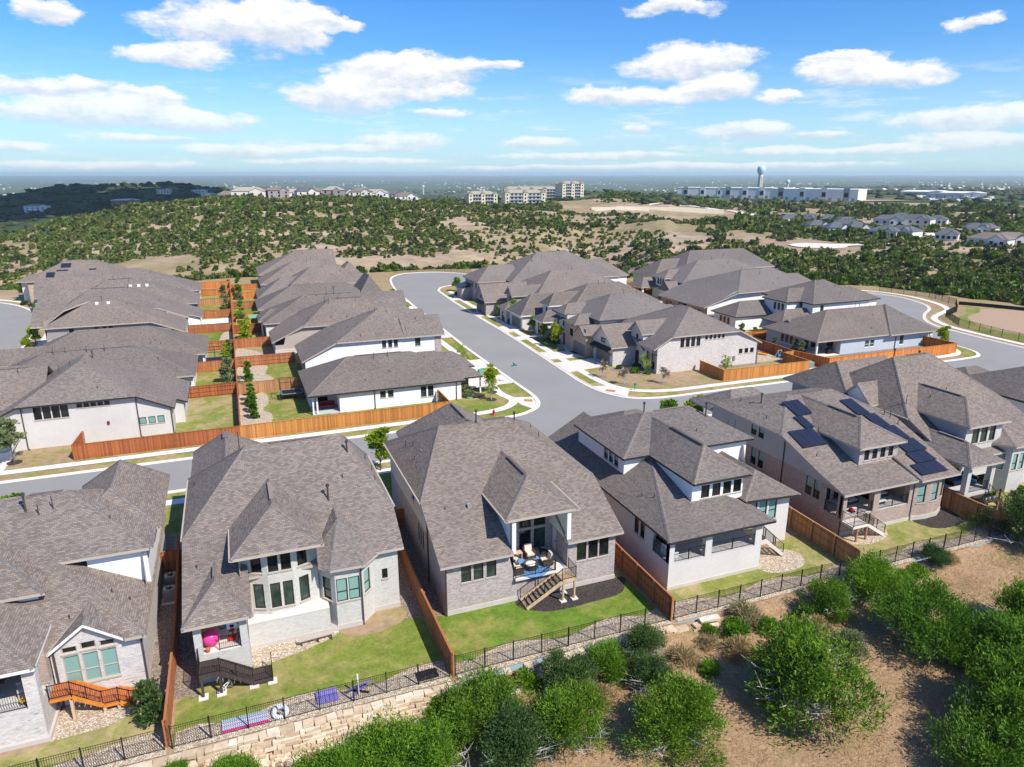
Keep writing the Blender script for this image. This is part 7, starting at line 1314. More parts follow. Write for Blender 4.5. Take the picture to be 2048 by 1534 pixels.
for x, y, m, s, lb in [(28.9, 91.4, rb, 1.3, 'silvery round bush at the corner of the low white house'), (29.6, 93.8, rb, .9, 'smaller silvery bush behind the first one'), (57.4, 93.2, rg, 1.0, 'bright green bush at the window of the whitewashed house'), (58.8, 92.0, rg, .8, 'small bright bush right of the window bush'), (58.8, 95.4, rd, 1.1, 'dark bush at the entry of the whitewashed house'), (56.2, 96.2, rd, .8, 'low dark bush by the garage corner'), (54.2, 116, rd, 1.1, 'dark bush at the bracketed brick house door'), (55, 119.5, rd, 1.2, 'dark bush in the shade of the arched entry house'), (52.6, 117.5, rg, .8, 'green bush by the utility box'), (53.6, 136.8, rd, 1.5, 'dark round bush by the taupe house entry'), (52.8, 138.8, rg, 1.2, 'green bush in front of the taupe house'), (54.5, 156, rd, 1.6, 'round dark bush at the last house of the right row'), (53.5, 175, rd, 1.4, 'dark bush near the cul-de-sac'), (36.4, 160, rg, 1.2, 'green bush by the fifth drive'), (35.6, 140.4, rg, 1.3, 'leafy bush by the third drive'), (37.4, 170, rg, 1.5, 'bright bush by the sixth drive'), (38, 182, rg, 1.6, 'bright bush at the cul-de-sac edge, left'), (72, 42.4, rg, .9, 'bright green bush under the turret of the tall right house'), (70.9, 42.2, rd, .6, 'small dark bush by the turret of the tall right house'), (-47, 199, rd, 1.3, 'dark bush at the far left entry'), (-44.5, 194.4, rb, 1.1, 'grey bush by the far left green box'), (64.6, 40.6, rg, .5, 'bright potted plants by the corner porch stairs')]:
    plant('round_bush', lb, 'bush', (x, y, ground(y)), m, None, s, x, 'round bushes in the front yards')
ftree = crown_mesh('crown', 1.2, 2.6, 16, 2600, .2, 'leaf_cedar', 61, .1, .45, .4)
t = plant('flowering_shrub', 'tall loose dark shrub with pale flowers beside the foot of the orange stairs', 'shrub', (-7.2, 40.2, -1), ftree, limbs('trunk', .9, 2.2, 8, 'bark', 14, .05, .3), 1.05); o = bpy.data.objects.new('blossoms', crown_mesh('blossoms', 1.2, 2.6, 16, 160, .13, 'leaf_straw', 61, .1, .8, .8)); COL.objects.link(o); o.parent = t
# ------------------------------------------------------------------ scrub on the hills
def blob(name, n, size, mat, seed, rad=1.0, h=1.0):
    lb = lobes_for(rad, h, 7, seed, .1); p, d = crown_points(lb, n, .75)
    c = []; f = []
    bm = bmesh.new(); bmesh.ops.create_icosphere(bm, subdivisions=1, radius=1)
    bm.verts.ensure_lookup_table(); cv = np.array([(v.co.x * rad * .72, v.co.y * rad * .72, h * .38 + v.co.z * h * .4) for v in bm.verts]); cf = np.array([[v.index for v in q.verts] for q in bm.faces]); bm.free()
    return leaf_arrays(p, d, size, .7), (cv, cf)
BL = [blob('b', 110, .5, None, s) for s in range(70, 75)]
HM = [quads_mesh('hill_shrub', BL[i][0], ['leaf_hill', 'leaf_hill', 'leaf_hill_light', 'leaf_hill', 'leaf_oak'][i], BL[i][1]) for i in range(5)]
inside_poly = [(p[0], p[1]) for p in HOOD]
def inside(x, y, poly=None):
    poly = poly or inside_poly; r = False; j = len(poly) - 1
    for i in range(len(poly)):
        if (poly[i][1] > y) != (poly[j][1] > y) and x < (poly[j][0] - poly[i][0]) * (y - poly[i][1]) / (poly[j][1] - poly[i][1] + 1e-9) + poly[i][0]: r = not r
        j = i
    return r
PADS = [(at_px(1648, 375), 20), (at_px(1180, 690), 30), (at_px(1000, 690), 34), (at_px(960, 660), 30), (at_px(1110, 740), 40)]
spots = []
while len(spots) < 18500:
    px_ = rng.uniform(-160, 2200); D = 205 + (rng.random() ** .8) * 640
    x, y = at_px(px_, D); a = math.atan((px_ - 1024) / 1470)
    if inside(x, y) : continue
    dn = mnoise.noise((x / 55, y / 55, 7)) + .6 * mnoise.noise((x / 20, y / 20, 2))
    if px_ < 1150: thr = .05 - .003 * (D - 270) if D < 480 else -.55
    elif px_ < 1340 and px_ > 1150 and D < 400: thr = -.55
    elif px_ < 1420: thr = (-.45 if D < 330 else -.05) if D < 420 else -.1
    else: thr = -1.0 if D < 310 else (-.35 if D < 430 else -.12)
    if 60 < px_ < 900 and D > 340: thr = -.95
    if D < 245 and px_ < 1500: thr = min(thr, .12)
    if D > 700 and px_ < 880: continue
    if dn < thr: continue
    if any((x - p[0]) ** 2 + (y - p[1]) ** 2 < r * r for p, r in PADS): continue
    if px_ > 1380 and 560 < D < 1050 and rng.random() < .4: continue
    if 1120 < px_ < 1480 and 540 < D < 680: continue
    s = rng.uniform(.7, 2.0) * (1.25 if dn > thr + .4 else .85) * (1 + max(0, D - 480) / 900)
    if D > 300 and px_ > 1380 and rng.random() < .3: s *= 1.7
    spots.append((D / s, x, y, s, rng.randrange(5)))
# green belt hard against the built-up edge
for i in range(420):
    px_ = rng.choice([rng.uniform(360, 560), rng.uniform(1560, 2150), rng.uniform(1560, 2150), rng.uniform(740, 940), rng.uniform(-60, 110), rng.uniform(1200, 1330)]); D = rng.uniform(196, 262); x, y = at_px(px_, D)
    if inside(x, y): continue
    s = rng.uniform(1.5, 3.0); spots.append((D / s, x, y, s, rng.choice([0, 2, 2, 3])))
spots.sort()
for i in range(1500):
    k = rng.randrange(2, len(HOOD) - 1); p, q = HOOD[k], HOOD[k + 1]; tt_ = rng.random(); dx, dy = q[0] - p[0], q[1] - p[1]; L = math.hypot(dx, dy); d_ = rng.uniform(1.5, 15)
    x, y = p[0] + dx * tt_ + dy / L * d_, p[1] + dy * tt_ - dx / L * d_
    if inside(x, y) or y < 95 or (x > 140 and y < 122) or (40 < x < 66 and rng.random() < .5): continue
    s = rng.uniform(1.1, 2.4); spots.append((math.hypot(x, y) / s, x, y, s, rng.choice([0, 2, 2, 3])))
def veg_z(x, y):
    d_ = min(math.hypot(x - p[0], y - p[1]) if False else abs((q[0] - p[0]) * (p[1] - y) - (p[0] - x) * (q[1] - p[1])) / math.hypot(q[0] - p[0], q[1] - p[1]) + max(0, math.hypot(x - (p[0] + q[0]) / 2, y - (p[1] + q[1]) / 2) - math.hypot(q[0] - p[0], q[1] - p[1]) / 2 - 16) for p, q in zip(HOOD[2:-1], HOOD[3:]))
    z = terrain_z(x, y); return max(z, -d_ * .56) if d_ < 16 else z
spots.sort()
HG = 'scrub bushes on the hills beyond the houses'
def hill_label(x, y):
    return 'round evergreen scrub bush on the hills beyond the houses'
for i, (_, x, y, s, v) in enumerate(spots[:295]):
    o = bpy.data.objects.new('hill_shrub', HM[v]); COL.objects.link(o); z = veg_z(x, y); o.location = (x, y, z - .15 * s); o.scale = (s, s, s * rng.uniform(.85, 1.25)); o.rotation_euler = (0, 0, rng.uniform(0, 6)); props(o, hill_label(x, y), 'shrub', HG)
def scatter(name, items, light, label):
    """many small bushes joined into one mesh"""
    for vs, mat in light:
        Vs = []; EV = []; EF = []; off = 0
        for (_, x, y, s, v) in items:
            if v not in vs: continue
            q, (cv, cf) = BL[v]; far = math.hypot(x, y) > 420
            q4 = q.reshape(-1, 4, 3); q4 = q4[::4] if far else q4[::2]
            a = rng.uniform(0, 6.28); c_, s_ = math.cos(a), math.sin(a); Rm = np.array([[c_, -s_, 0], [s_, c_, 0], [0, 0, 1]]); sc = np.array([s, s, s * rng.uniform(.85, 1.25)]); p = np.array([x, y, veg_z(x, y) - .15 * s])
            w = (q4.reshape(-1, 3) * sc) @ Rm.T
            if far: w = w.reshape(-1, 4, 3); m_ = w.mean(1, keepdims=True); w = ((w - m_) * 1.8 + m_).reshape(-1, 3)
            Vs.append(w + p); EV.append((cv * sc) @ Rm.T + p); EF.append(cf + off); off += len(cv)
        if Vs:
            o = bpy.data.objects.new(name, quads_mesh(name, np.concatenate(Vs), mat, (np.concatenate(EV), np.concatenate(EF)))); COL.objects.link(o); props(o, label, None, None, 'stuff')
scatter('hill_scrub', spots[295:], [((0, 1, 3), 'leaf_hill'), ((2,), 'leaf_hill_light'), ((4,), 'leaf_oak')], 'dense evergreen scrub covering the hills')
# far woods as low clumps
fw = []
for i in range(9000):
    px_ = rng.uniform(-300, 2350); D = 700 * (6.5) ** rng.random(); x, y = at_px(px_, D)
    if D < 1300 and 880 < px_ and rng.random() < .78: continue
    if 1360 < px_ < 1720 and 1000 < D < 1400: continue
    if px_ < 880 and D < 760: continue
    if D < 900 and 880 < px_ < 1200: continue
    fw.append((x, y, rng.uniform(2.5, 5.5) * (1 + D / 2600)))
cv, cf = BL[0][1]; EV = []; EF = []; off = 0
for x, y, s in fw:
    p = np.array([x, y, terrain_z(x, y) - .2 * s]); jit = 1 + .22 * NR.normal(size=(len(cv), 1)); EV.append(cv * jit * np.array([s * 1.5, s * 1.5, s]) + p); EF.append(cf + off); off += len(cv)
me = quads_mesh('far_woods', np.zeros((0, 3)), 'leaf_oak', (np.concatenate(EV), np.concatenate(EF))); o = bpy.data.objects.new('far_woods', me); COL.objects.link(o); props(o, 'far woods reaching to the horizon', None, None, 'stuff')
# ------------------------------------------------------------------ buildings far off
def far_frame(px_, D):
    x, y = at_px(px_, D); return x, y, terrain_z(x, y, True)
def lcl(mb, x, y, z, ang):
    c, s = math.cos(ang), math.sin(ang); mb.v = [(x + p[0] * c - p[1] * s, y + p[0] * s + p[1] * c, z + p[2]) for p in mb.v]; return mb
def facing(px_): return math.atan2(0, 1) - (R(HEAD) + math.atan((px_ - 1024) / 1364))
def far_house(label, px_, D, w, d, h, wall, roof, rise, group, turn=0, wins=3, gable=False, name='far_house', cat='house', two=False):
    x, y, z = far_frame(px_, D); ang = facing(px_) + turn; t = thing(name, (x, y, z), label, cat, group)
    lcl(MB().box(-w / 2, w / 2, -d / 2, d / 2, -2, h), x, y, z, ang).build('wall', wall, t)
    r = MB(); o_ = .5; A, B, C_, D_ = (-w / 2 - o_, -d / 2 - o_, h), (w / 2 + o_, -d / 2 - o_, h), (w / 2 + o_, d / 2 + o_, h), (-w / 2 - o_, d / 2 + o_, h); i_ = 0 if gable else min(w * .4, d / 2); e0, e1 = (-w / 2 - o_ + i_, 0, h + rise), (w / 2 + o_ - i_, 0, h + rise)
    r.poly([A, B, e1, e0]).poly([C_, D_, e0, e1]).poly([D_, A, e0]).poly([B, C_, e1]).poly([D_, C_, B, A]); lcl(r, x, y, z, ang).build('roof', roof, t)
    if w > 9:     # a front gable breaks the roof line
        g = MB(); gx = w * .22; gw = w * .2; a, b_, c_ = (gx - gw, -d / 2 - 1.2, h * .96), (gx + gw, -d / 2 - 1.2, h * .96), (gx, -d / 2 - 1.2, h + rise * .75); e = (gx, 0, h + rise * .75); g.poly([a, c_, e, (gx - gw, 0, h)]).poly([c_, b_, (gx + gw, 0, h), e]); lcl(g, x, y, z, ang).build('roof', roof, t)
        lcl(MB().box(gx - gw + .3, gx + gw - .3, -d / 2 - .9, -d / 2, -2, h * .96).poly([(gx - gw + .3, -d / 2 - .9, h * .96), (gx + gw - .3, -d / 2 - .9, h * .96), (gx, -d / 2 - .9, h + rise * .65)]), x, y, z, ang).build('wall', wall, t)
    rows = [.9] + ([3.6] if h > 5 else [])
    for zz in rows:
        for i in range(wins):
            u = -w / 2 + w * (i + .5) / wins; yy = -d / 2 - (.95 if w > 9 and abs(u - w * .22) < w * .2 else .05)
            lcl(MB().box(u - .7, u + .7, yy - .04, yy + .1, zz, zz + 1.5), x, y, z, ang).build('window', 'glass_dark', t)
    return t
TG = 'townhouses along the crest of the left hill'
cr = [(296, 640, 26), (345, 650, 22), (385, 660, 20), (432, 640, 20), (462, 655, 18), (498, 640, 22), (530, 650, 14), (556, 640, 14), (585, 645, 14), (612, 640, 14), (640, 650, 14), (668, 640, 14), (694, 650, 16), (722, 640, 16), (752, 650, 18), (786, 655, 18), (812, 640, 16), (700, 760, 22), (760, 770, 24), (640, 780, 22), (580, 770, 20)]
for i, (p, D, w) in enumerate(cr):
    far_house('pale townhouse on the crest, %s from the left of the row' % ['first', 'second', 'third', 'fourth', 'fifth', 'sixth', 'seventh', 'eighth', 'ninth', 'tenth', 'eleventh', 'twelfth', 'thirteenth', 'fourteenth', 'fifteenth', 'sixteenth', 'seventeenth', 'eighteenth', 'nineteenth', 'twentieth', 'last'][i], p, D, w * 1.2, 12, 6 if i > 5 else 3.8, ['house_white', 'stucco_cream', 'house_white', 'siding_grey'][i % 4], ['roof_slate', 'shingle_brown', 'apartment_roof'][i % 3], 3, TG, rng.uniform(-.25, .25), 4 if w > 15 else 3)
LGX = 'slate roofed houses on the right plateau'
lx = [(1588, 445, 26), (1624, 440, 24), (1668, 430, 24), (1700, 418, 22), (1640, 372, 20), (1680, 362, 20), (1700, 380, 28), (1722, 366, 20), (1784, 405, 26), (1806, 470, 20), (1842, 412, 28), (1884, 450, 18), (1818, 356, 24), (1780, 350, 22), (1908, 345, 16), (1962, 392, 18), (1984, 400, 16), (1998, 322, 26), (2036, 330, 26), (1560, 690, 18), (1496, 640, 14), (1740, 640, 18)]
for i, (p, D, w) in enumerate(lx):
    far_house('%s slate roofed house on the right plateau, %s' % (['white', 'cream', 'pale'][i % 3], ['leftmost of the first row', 'second of the first row', 'third of the first row', 'fourth of the first row', 'behind the oaks, left', 'behind the oaks, right', 'long low one in the middle', 'small one in the middle', 'with a bright front, centre right', 'small one far behind', 'wide two storey one', 'half hidden by trees', 'low one nearest the oaks', 'low one beside it', 'small one at the oaks edge', 'at the right among trees', 'next to it at the right', 'near the right edge, large', 'cut by the right edge', 'tiny one by the pale road', 'tiny one left of the road', 'far one by the warehouses'][i]), p, D * 1.22, w * .62, 10, 3.2 if i not in (8, 10) else 6, ['house_white', 'stucco_cream', 'house_white'][i % 3], 'roof_slate' if i < 17 else 'shingle_grey', 2.6, LGX, rng.uniform(-.5, .5), 4)
# apartment blocks
def apartments(label, px_, D, w, d, floors, turn):
    x, y, z = far_frame(px_, D); ang = facing(px_) + turn; h = floors * 3.1; t = thing('apartment_block', (x, y, z), label, 'apartment block', 'cream apartment blocks on the ridge')
    lcl(MB().box(-w / 2, w / 2, -d / 2, d / 2, -3, h), x, y, z, ang).build('wall', 'apartment_wall', t)
    r = MB(); A, B, C_, D_ = (-w / 2 - .8, -d / 2 - .8, h), (w / 2 + .8, -d / 2 - .8, h), (w / 2 + .8, d / 2 + .8, h), (-w / 2 - .8, d / 2 + .8, h); e0, e1 = (-w / 2 + d * .35, 0, h + 3), (w / 2 - d * .35, 0, h + 3)
    r.poly([A, B, e1, e0]).poly([C_, D_, e0, e1]).poly([D_, A, e0]).poly([B, C_, e1]).poly([D_, C_, B, A]); lcl(r, x, y, z, ang).build('roof', 'apartment_roof', t)
    n = max(2, int(w / 13))
    for i in range(n + 1):
        u = -w / 2 + (w - 4) * i / n + 2; lcl(MB().box(u - 1.9, u + 1.9, -d / 2 - 1.2, -d / 2, -3, h + .6), x, y, z, ang).build('bay', 'apartment_wall', t); lcl(MB().poly([(u - 2.4, -d / 2 - 1.6, h + .6), (u + 2.4, -d / 2 - 1.6, h + .6), (u, -d / 2 - 1.6, h + 2.6)]).poly([(u - 2.4, -d / 2 - 1.6, h + .6), (u, -d / 2 - 1.6, h + 2.6), (u, 0, h + 2.6), (u - 2.4, 0, h + .6)]).poly([(u, -d / 2 - 1.6, h + 2.6), (u + 2.4, -d / 2 - 1.6, h + .6), (u + 2.4, 0, h + .6), (u, 0, h + 2.6)]), x, y, z, ang).build('gable', 'apartment_roof', t)
    lcl(MB().box(-w / 2 - .06, w / 2 + .06, -d / 2 - .06, d / 2 + .06, -3, 3), x, y, z, ang).build('stone_base', 'apartment_stone', t)
    wn = MB(); bl = MB()
    for f in range(floors):
        for i in range(n):
            for q in (.28, .5, .72):
                u = -w / 2 + 2 + (w - 4) * (i + q) / n; wn.box(u - .9, u + .9, -d / 2 - .12, -d / 2, f * 3.1 + .6, f * 3.1 + 2.6)
            u0, u1 = -w / 2 + 4 + (w - 4) * i / n, -w / 2 + (w - 4) * (i + 1) / n; bl.box(u0, u1, -d / 2 - 1.1, -d / 2, f * 3.1 + .0, f * 3.1 + .2).box(u0, u1, -d / 2 - 1.1, -d / 2 - 1.0, f * 3.1 + .2, f * 3.1 + 1.1)
        for i in range(n + 1): u = -w / 2 + (w - 4) * i / n + 2; wn.box(u - .7, u + .7, -d / 2 - 1.28, -d / 2 - 1.2, f * 3.1 + .8, f * 3.1 + 2.4)
        for q in (-.3, 0, .3): wn.box(w / 2, w / 2 + .1, d * q - .7, d * q + .7, f * 3.1 + .8, f * 3.1 + 2.4)
    props(lcl(wn, x, y, z, ang).build('window', 'glass_dark', t), kind='stuff'); props(lcl(bl, x, y, z, ang).build('balcony', 'warehouse_grey', t), kind='stuff')
apartments('cream apartment block nearest, with balconies in shade', 1046, 680, 38, 16, 4, .25); apartments('small cream apartment block at the left of the group', 962, 700, 28, 15, 3, .25); apartments('tall cream apartment block at the right of the group', 1138, 800, 26, 16, 5, .5); apartments('long cream apartment block behind the nearest one', 1062, 830, 62, 16, 4, .1)
# warehouses
def warehouse(label, px_, D, w, d, h, turn):
    x, y, z = far_frame(px_, D); ang = facing(px_) + turn; t = thing('warehouse', (x, y, z), label, 'warehouse', 'white tilt-wall warehouses')
    lcl(MB().box(-w / 2, w / 2, -d / 2, d / 2, -3, h), x, y, z, ang).build('wall', 'warehouse_wall', t); lcl(MB().box(-w / 2 - .3, w / 2 + .3, -d / 2 - .3, d / 2 + .3, h - .3, h + .5), x, y, z, ang).build('parapet', 'warehouse_wall', t)
    k = max(3, int(w / 22))
    for i in range(k):
        u = -w / 2 + w * (i + .5) / k
        lcl(MB().box(u - 3.4, u + 3.4, -d / 2 - .5, -d / 2 + .2, -3, h + 1.4), x, y, z, ang).build('panel', 'warehouse_grey' if i in (0, k - 1) else 'warehouse_wall', t); lcl(MB().box(u - 2.2, u + 2.2, -d / 2 - .62, -d / 2 - .4, h * .35, h * .75), x, y, z, ang).build('window', 'glass_dark', t)
        for q in (-.3, .3): lcl(MB().box(u + w / k * q - 1.6, u + w / k * q + 1.6, -d / 2 - .15, -d / 2 + .1, -1, 3.6), x, y, z, ang).build('loading_door', 'warehouse_grey', t)
    lcl(MB().box(-w / 2 - .12, -w / 2 + .1, -d / 2, d / 2, -2, h * .96), x, y, z, ang).build('end_panel', 'warehouse_grey', t)
warehouse('nearest white warehouse with grey end panels', 1635, 960, 100, 40, 13, -.25); warehouse('white warehouse in the middle, grey left end', 1530, 1040, 110, 40, 13, -.2); warehouse('long white warehouse at the left, farther back', 1428, 1130, 100, 40, 13, -.2); warehouse('white warehouse behind the middle one', 1585, 1240, 90, 40, 11, -.2)
for i, (p, D, w, lb) in enumerate([(1850, 1350, 70, 'long low white commercial building at the far right'), (1925, 1300, 60, 'low commercial building beside the car lot'), (1890, 1180, 46, 'pale green roofed showroom by the car lot'), (1300, 2300, 60, 'pale building on the distant ridge'), (1262, 3200, 60, 'domed looking pale building on the far hill'), (560, 2600, 50, 'white building on the far plain at the left'), (1110, 1000, 30, 'small pale building beside the tall apartments'), (70, 1180, 30, 'pale house at the foot of the shadowed hill'), (250, 1150, 36, 'orange roofed building on the shadowed hill'), (420, 1230, 26, 'white house right on the shadowed hill'), (330, 1290, 22, 'house on the top of the shadowed hill, left'), (400, 1330, 24, 'house on the top of the shadowed hill, right'), (535, 1420, 26, 'pale house on the sunlit end of the far hill')]):
    far_house(lb, p, D, w, 20, 7, ['house_white', 'warehouse_wall', 'stucco_blue', 'house_white', 'stucco_cream', 'house_white', 'stucco_cream', 'house_white', 'cedar_light', 'house_white', 'stucco_cream', 'house_white', 'stucco_cream'][i], ['warehouse_wall', 'house_white', 'roof_slate', 'apartment_roof'][i % 4], 2, 'scattered far buildings', 0, 5, name='far_building', cat='building')
# water towers
def water_tower(label, px_, D, H_, rad, group=None):
    x, y, z = far_frame(px_, D); t = thing('water_tower', (x, y, z), label, 'water tower', group)
    MB().lathe((x, y, z), [(rad * .62, -2), (rad * .55, H_ * .12), (rad * .52, H_ * .62), (rad * .62, H_ * .72)], 18).build('shaft', 'tower_shaft', t, True)
    MB().lathe((x, y, z), [(rad * .62, H_ * .70), (rad * 1.0, H_ * .79), (rad * 1.08, H_ * .88), (rad * .95, H_ * .96), (rad * .4, H_)], 20).build('tank', 'water_blue', t, True)
    for i in range(8): a = i * .785; MB().box(x + rad * .57 * math.cos(a) - .3, x + rad * .57 * math.cos(a) + .3, y + rad * .57 * math.sin(a) - .3, y + rad * .57 * math.sin(a) + .3, z, z + H_ * .62).build('flute', 'tower_shaft', t)
water_tower('pale blue water tower with a fluted grey shaft above the warehouses', 1518, 1290, 47, 6.2); water_tower('small white water tower far off in the middle', 847, 3800, 46, 6); water_tower('tiny white tower far off at the left of centre', 725, 4200, 52, 6); water_tower('slim white tower on the plain right of the blue one', 1573, 2100, 40, 5)
# pale cut, road and cul-de-sac of the building land
def strip(name, pts, w, mat, lift=.25, kind='structure'):
    ln = curve_open(pts, 6); a = offset_line(ln, w / 2); c = offset_line(ln, -w / 2); b = MB()
    for i in range(len(ln) - 1):
        q = [c[i], c[i + 1], a[i + 1], a[i]]; b.poly([(p[0], p[1], terrain_z(p[0], p[1]) + lift) for p in q])
    return props(b.build(name, mat), kind=kind)
strip('pale_road', [at_px(1300, 700), at_px(1400, 690), at_px(1500, 640), at_px(1580, 560), at_px(1660, 500), at_px(1760, 470), at_px(1900, 440), at_px(2100, 430)], 12, 'concrete_pale', .5); strip('pale_road', [at_px(1580, 560), at_px(1570, 470), at_px(1610, 430)], 9, 'concrete', .5); strip('pale_road', [at_px(1560, 1010), at_px(1660, 940), at_px(1800, 960), at_px(1920, 1000)], 22, 'dirt', .6)
x, y, z = far_frame(1648, 372); b = MB(); b.poly([(x + 13 * math.cos(i * .314), y + 13 * math.sin(i * .314), z + .5) for i in range(20)]); props(b.build('unfinished_cul_de_sac', 'concrete'), kind='structure'); strip('unfinished_street', [(x, y), at_px(1720, 384), at_px(1800, 392)], 9, 'concrete', .4)
cw = thing('cut_wall', (*at_px(1310, 600), 0), 'long blond limestone cut wall stepping along the bare hillside', 'wall')
for k, (p0, p1, D0, D1) in enumerate([(1184, 1300, 592, 600), (1232, 1450, 612, 622), (1190, 1270, 578, 584)]):
    b = MB(); N_ = 16
    for i in range(N_):
        a0, a1 = at_px(p0 + (p1 - p0) * i / N_, D0 + (D1 - D0) * i / N_), at_px(p0 + (p1 - p0) * (i + 1) / N_, D0 + (D1 - D0) * (i + 1) / N_); z0, z1 = terrain_z(*a0, False), terrain_z(*a1, False); b.hexa([(a0[0], a0[1], z0 - 3), (a1[0], a1[1], z1 - 3), (a1[0] + 1, a1[1] + 2, z1 - 3), (a0[0] + 1, a0[1] + 2, z0 - 3), (a0[0], a0[1], z0 + 3.4), (a1[0], a1[1], z1 + 3.4), (a1[0] + 1, a1[1] + 2, z1 + 3.4), (a0[0] + 1, a0[1] + 2, z0 + 3.4)])
    b.build('stone_tier', 'cut_stone', cw)
# car lot and specks of the far town
b = MB()
for i in range(520):
    px_ = rng.uniform(1835, 1990); D = rng.uniform(1080, 1330); x, y, z = far_frame(px_, D); b.cbox(x, y, z + .2, 4.4, 2, 1.5)
props(b.build('parked_cars', 'house_white'), 'rows of parked cars on the far sales lot', None, None, 'stuff')
b = MB(); b2 = MB()
for i in range(1700):
    px_ = rng.uniform(-100, 2150); D = 2000 * 7 ** rng.random(); x, y, z = far_frame(px_, D); s = rng.uniform(.5, 1.3)
    if mnoise.noise((x / 700, y / 700, 4)) < -.05: continue
    w, d, h = 13 * s, 10 * s, 5 * s; (b if i % 3 else b2).box(x - w / 2, x + w / 2, y - d / 2, y + d / 2, z - 3, z + h)
    (b2 if i % 3 else b).poly([(x - w / 2, y - d / 2, z + h), (x + w / 2, y - d / 2, z + h), (x + w / 2, y, z + h * 1.5), (x - w / 2, y, z + h * 1.5)]).poly([(x + w / 2, y + d / 2, z + h), (x - w / 2, y + d / 2, z + h), (x - w / 2, y, z + h * 1.5), (x + w / 2, y, z + h * 1.5)])
props(b.build('far_town', 'house_white'), 'pale roofs of the far town scattered over the plain', None, None, 'stuff'); props(b2.build('far_town_roofs', 'apartment_roof'), 'grey roofs of the far town scattered over the plain', None, None, 'stuff')
# a cloud outside the view whose shadow lies on the left hill
cx0, cy0 = at_px(215, 1180); q = sv * (430 / sv.z); bm = bmesh.new()
for i in range(26):
    a = rng.uniform(0, 6.28); r_ = math.sqrt(rng.random()); cc = Vector((cx0, cy0, 0)) + q + Vector((math.cos(a) * r_ * 330, math.sin(a) * r_ * 330, rng.uniform(-10, 45)))
    k = len(bm.verts); bmesh.ops.create_icosphere(bm, subdivisions=2, radius=1); bm.verts.ensure_lookup_table(); s = rng.uniform(70, 120)
    for v in bm.verts[k:]: v.co = Vector((v.co.x * s, v.co.y * s, v.co.z * s * .42)) + cc
me = bpy.data.meshes.new('cloud'); bm.to_mesh(me); bm.free(); me.materials.append(MATS['house_white']); o = bpy.data.objects.new('cloud', me); COL.objects.link(o); props(o, kind='structure')
# ------------------------------------------------------------------ things in the yards and streets
def obj(name, mb, mat, parent, smooth=False): return mb.build(name, mat, parent, smooth)
# fire hydrant
t = thing('fire_hydrant', (29.6, 82.0, 0), 'small red fire hydrant in the grass strip by the corner', 'hydrant')
obj('barrel', MB().lathe((29.6, 82, 0), [(.2, 0), (.2, .06), (.13, .08), (.13, .55), (.17, .57), (.17, .62)], 12), 'hydrant_red', t, True); obj('bonnet', MB().lathe((29.6, 82, .62), [(.15, 0), (.13, .1), (.06, .18), (.03, .24)], 12), 'hydrant_red', t, True)
for a, b_ in (((29.4, 82, .45), (29.8, 82, .45)), ((29.6, 81.78, .42), (29.6, 82, .42))): obj('outlet', MB().tube(a, b_, .07, 8), 'hydrant_red', t)
# street name sign
t = thing('street_sign', (37.4, 94.6, 0), 'teal street name sign on a thin pole at the corner', 'sign')
obj('pole', MB().tube((37.4, 94.6, 0), (37.4, 94.6, 2.9), .035, 8), 'galvanised', t); obj('name_plate', MB().box(36.95, 37.85, 94.58, 94.62, 2.7, 2.92), 'sign_green', t); obj('name_plate', MB().box(37.38, 37.42, 94.15, 95.05, 2.94, 3.16), 'sign_green', t)
# utility boxes
for x, y, s, lb in ((34.4, 100.9, 1, 'pale green utility box nearest the side street, by the corner house'), (33.4, 102.2, .8, 'darker green utility box behind the pale one'), (53.2, 112.3, .8, 'dark utility box in the lawn of the bracketed brick house'), (-43.2, 194.2, 1.1, 'green utility box in the far left lawn'), (-49.8, 209.4, 1.1, 'dark utility box by the far left yellow green tree'), (85.0, 85.6, 1.2, 'green utility box by the street between the two orange fences')):
    t = thing('utility_box', (x, y, 0), lb, 'utility box', 'green utility boxes'); obj('pad', MB().box(x - .6 * s, x + .6 * s, y - .55 * s, y + .55 * s, 0, .09), 'concrete', t); obj('cabinet', MB().box(x - .45 * s, x + .45 * s, y - .4 * s, y + .4 * s, .09, .75 * s), 'green_box' if s >= 1 and x < 80 else 'grey_metal', t); obj('lid', MB().hexa([(x - .48 * s, y - .43 * s, .75 * s), (x + .48 * s, y - .43 * s, .75 * s), (x + .48 * s, y + .43 * s, .85 * s), (x - .48 * s, y + .43 * s, .85 * s), (x - .46 * s, y - .4 * s, .82 * s), (x + .46 * s, y - .4 * s, .82 * s), (x + .46 * s, y + .4 * s, .92 * s), (x - .46 * s, y + .4 * s, .92 * s)]), 'green_box', t)
t = thing('pet_waste_post', (52.4, 85.1, 0), 'short green post at the edge of the dry corner lawn', 'post'); obj('post', MB().cbox(52.4, 85.1, 0, .08, .08, 1.1), 'sign_green', t); obj('bag_box', MB().cbox(52.4, 85.05, .65, .28, .2, .42), 'sign_green', t)
o = MB().lathe((29.0, 90.2, .02), [(.42, 0), (.4, .09), (.2, .13)], 14).build('valve_lid', 'green_box'); props(o, 'dark round lid in the lawn by the silvery bush', 'lid')
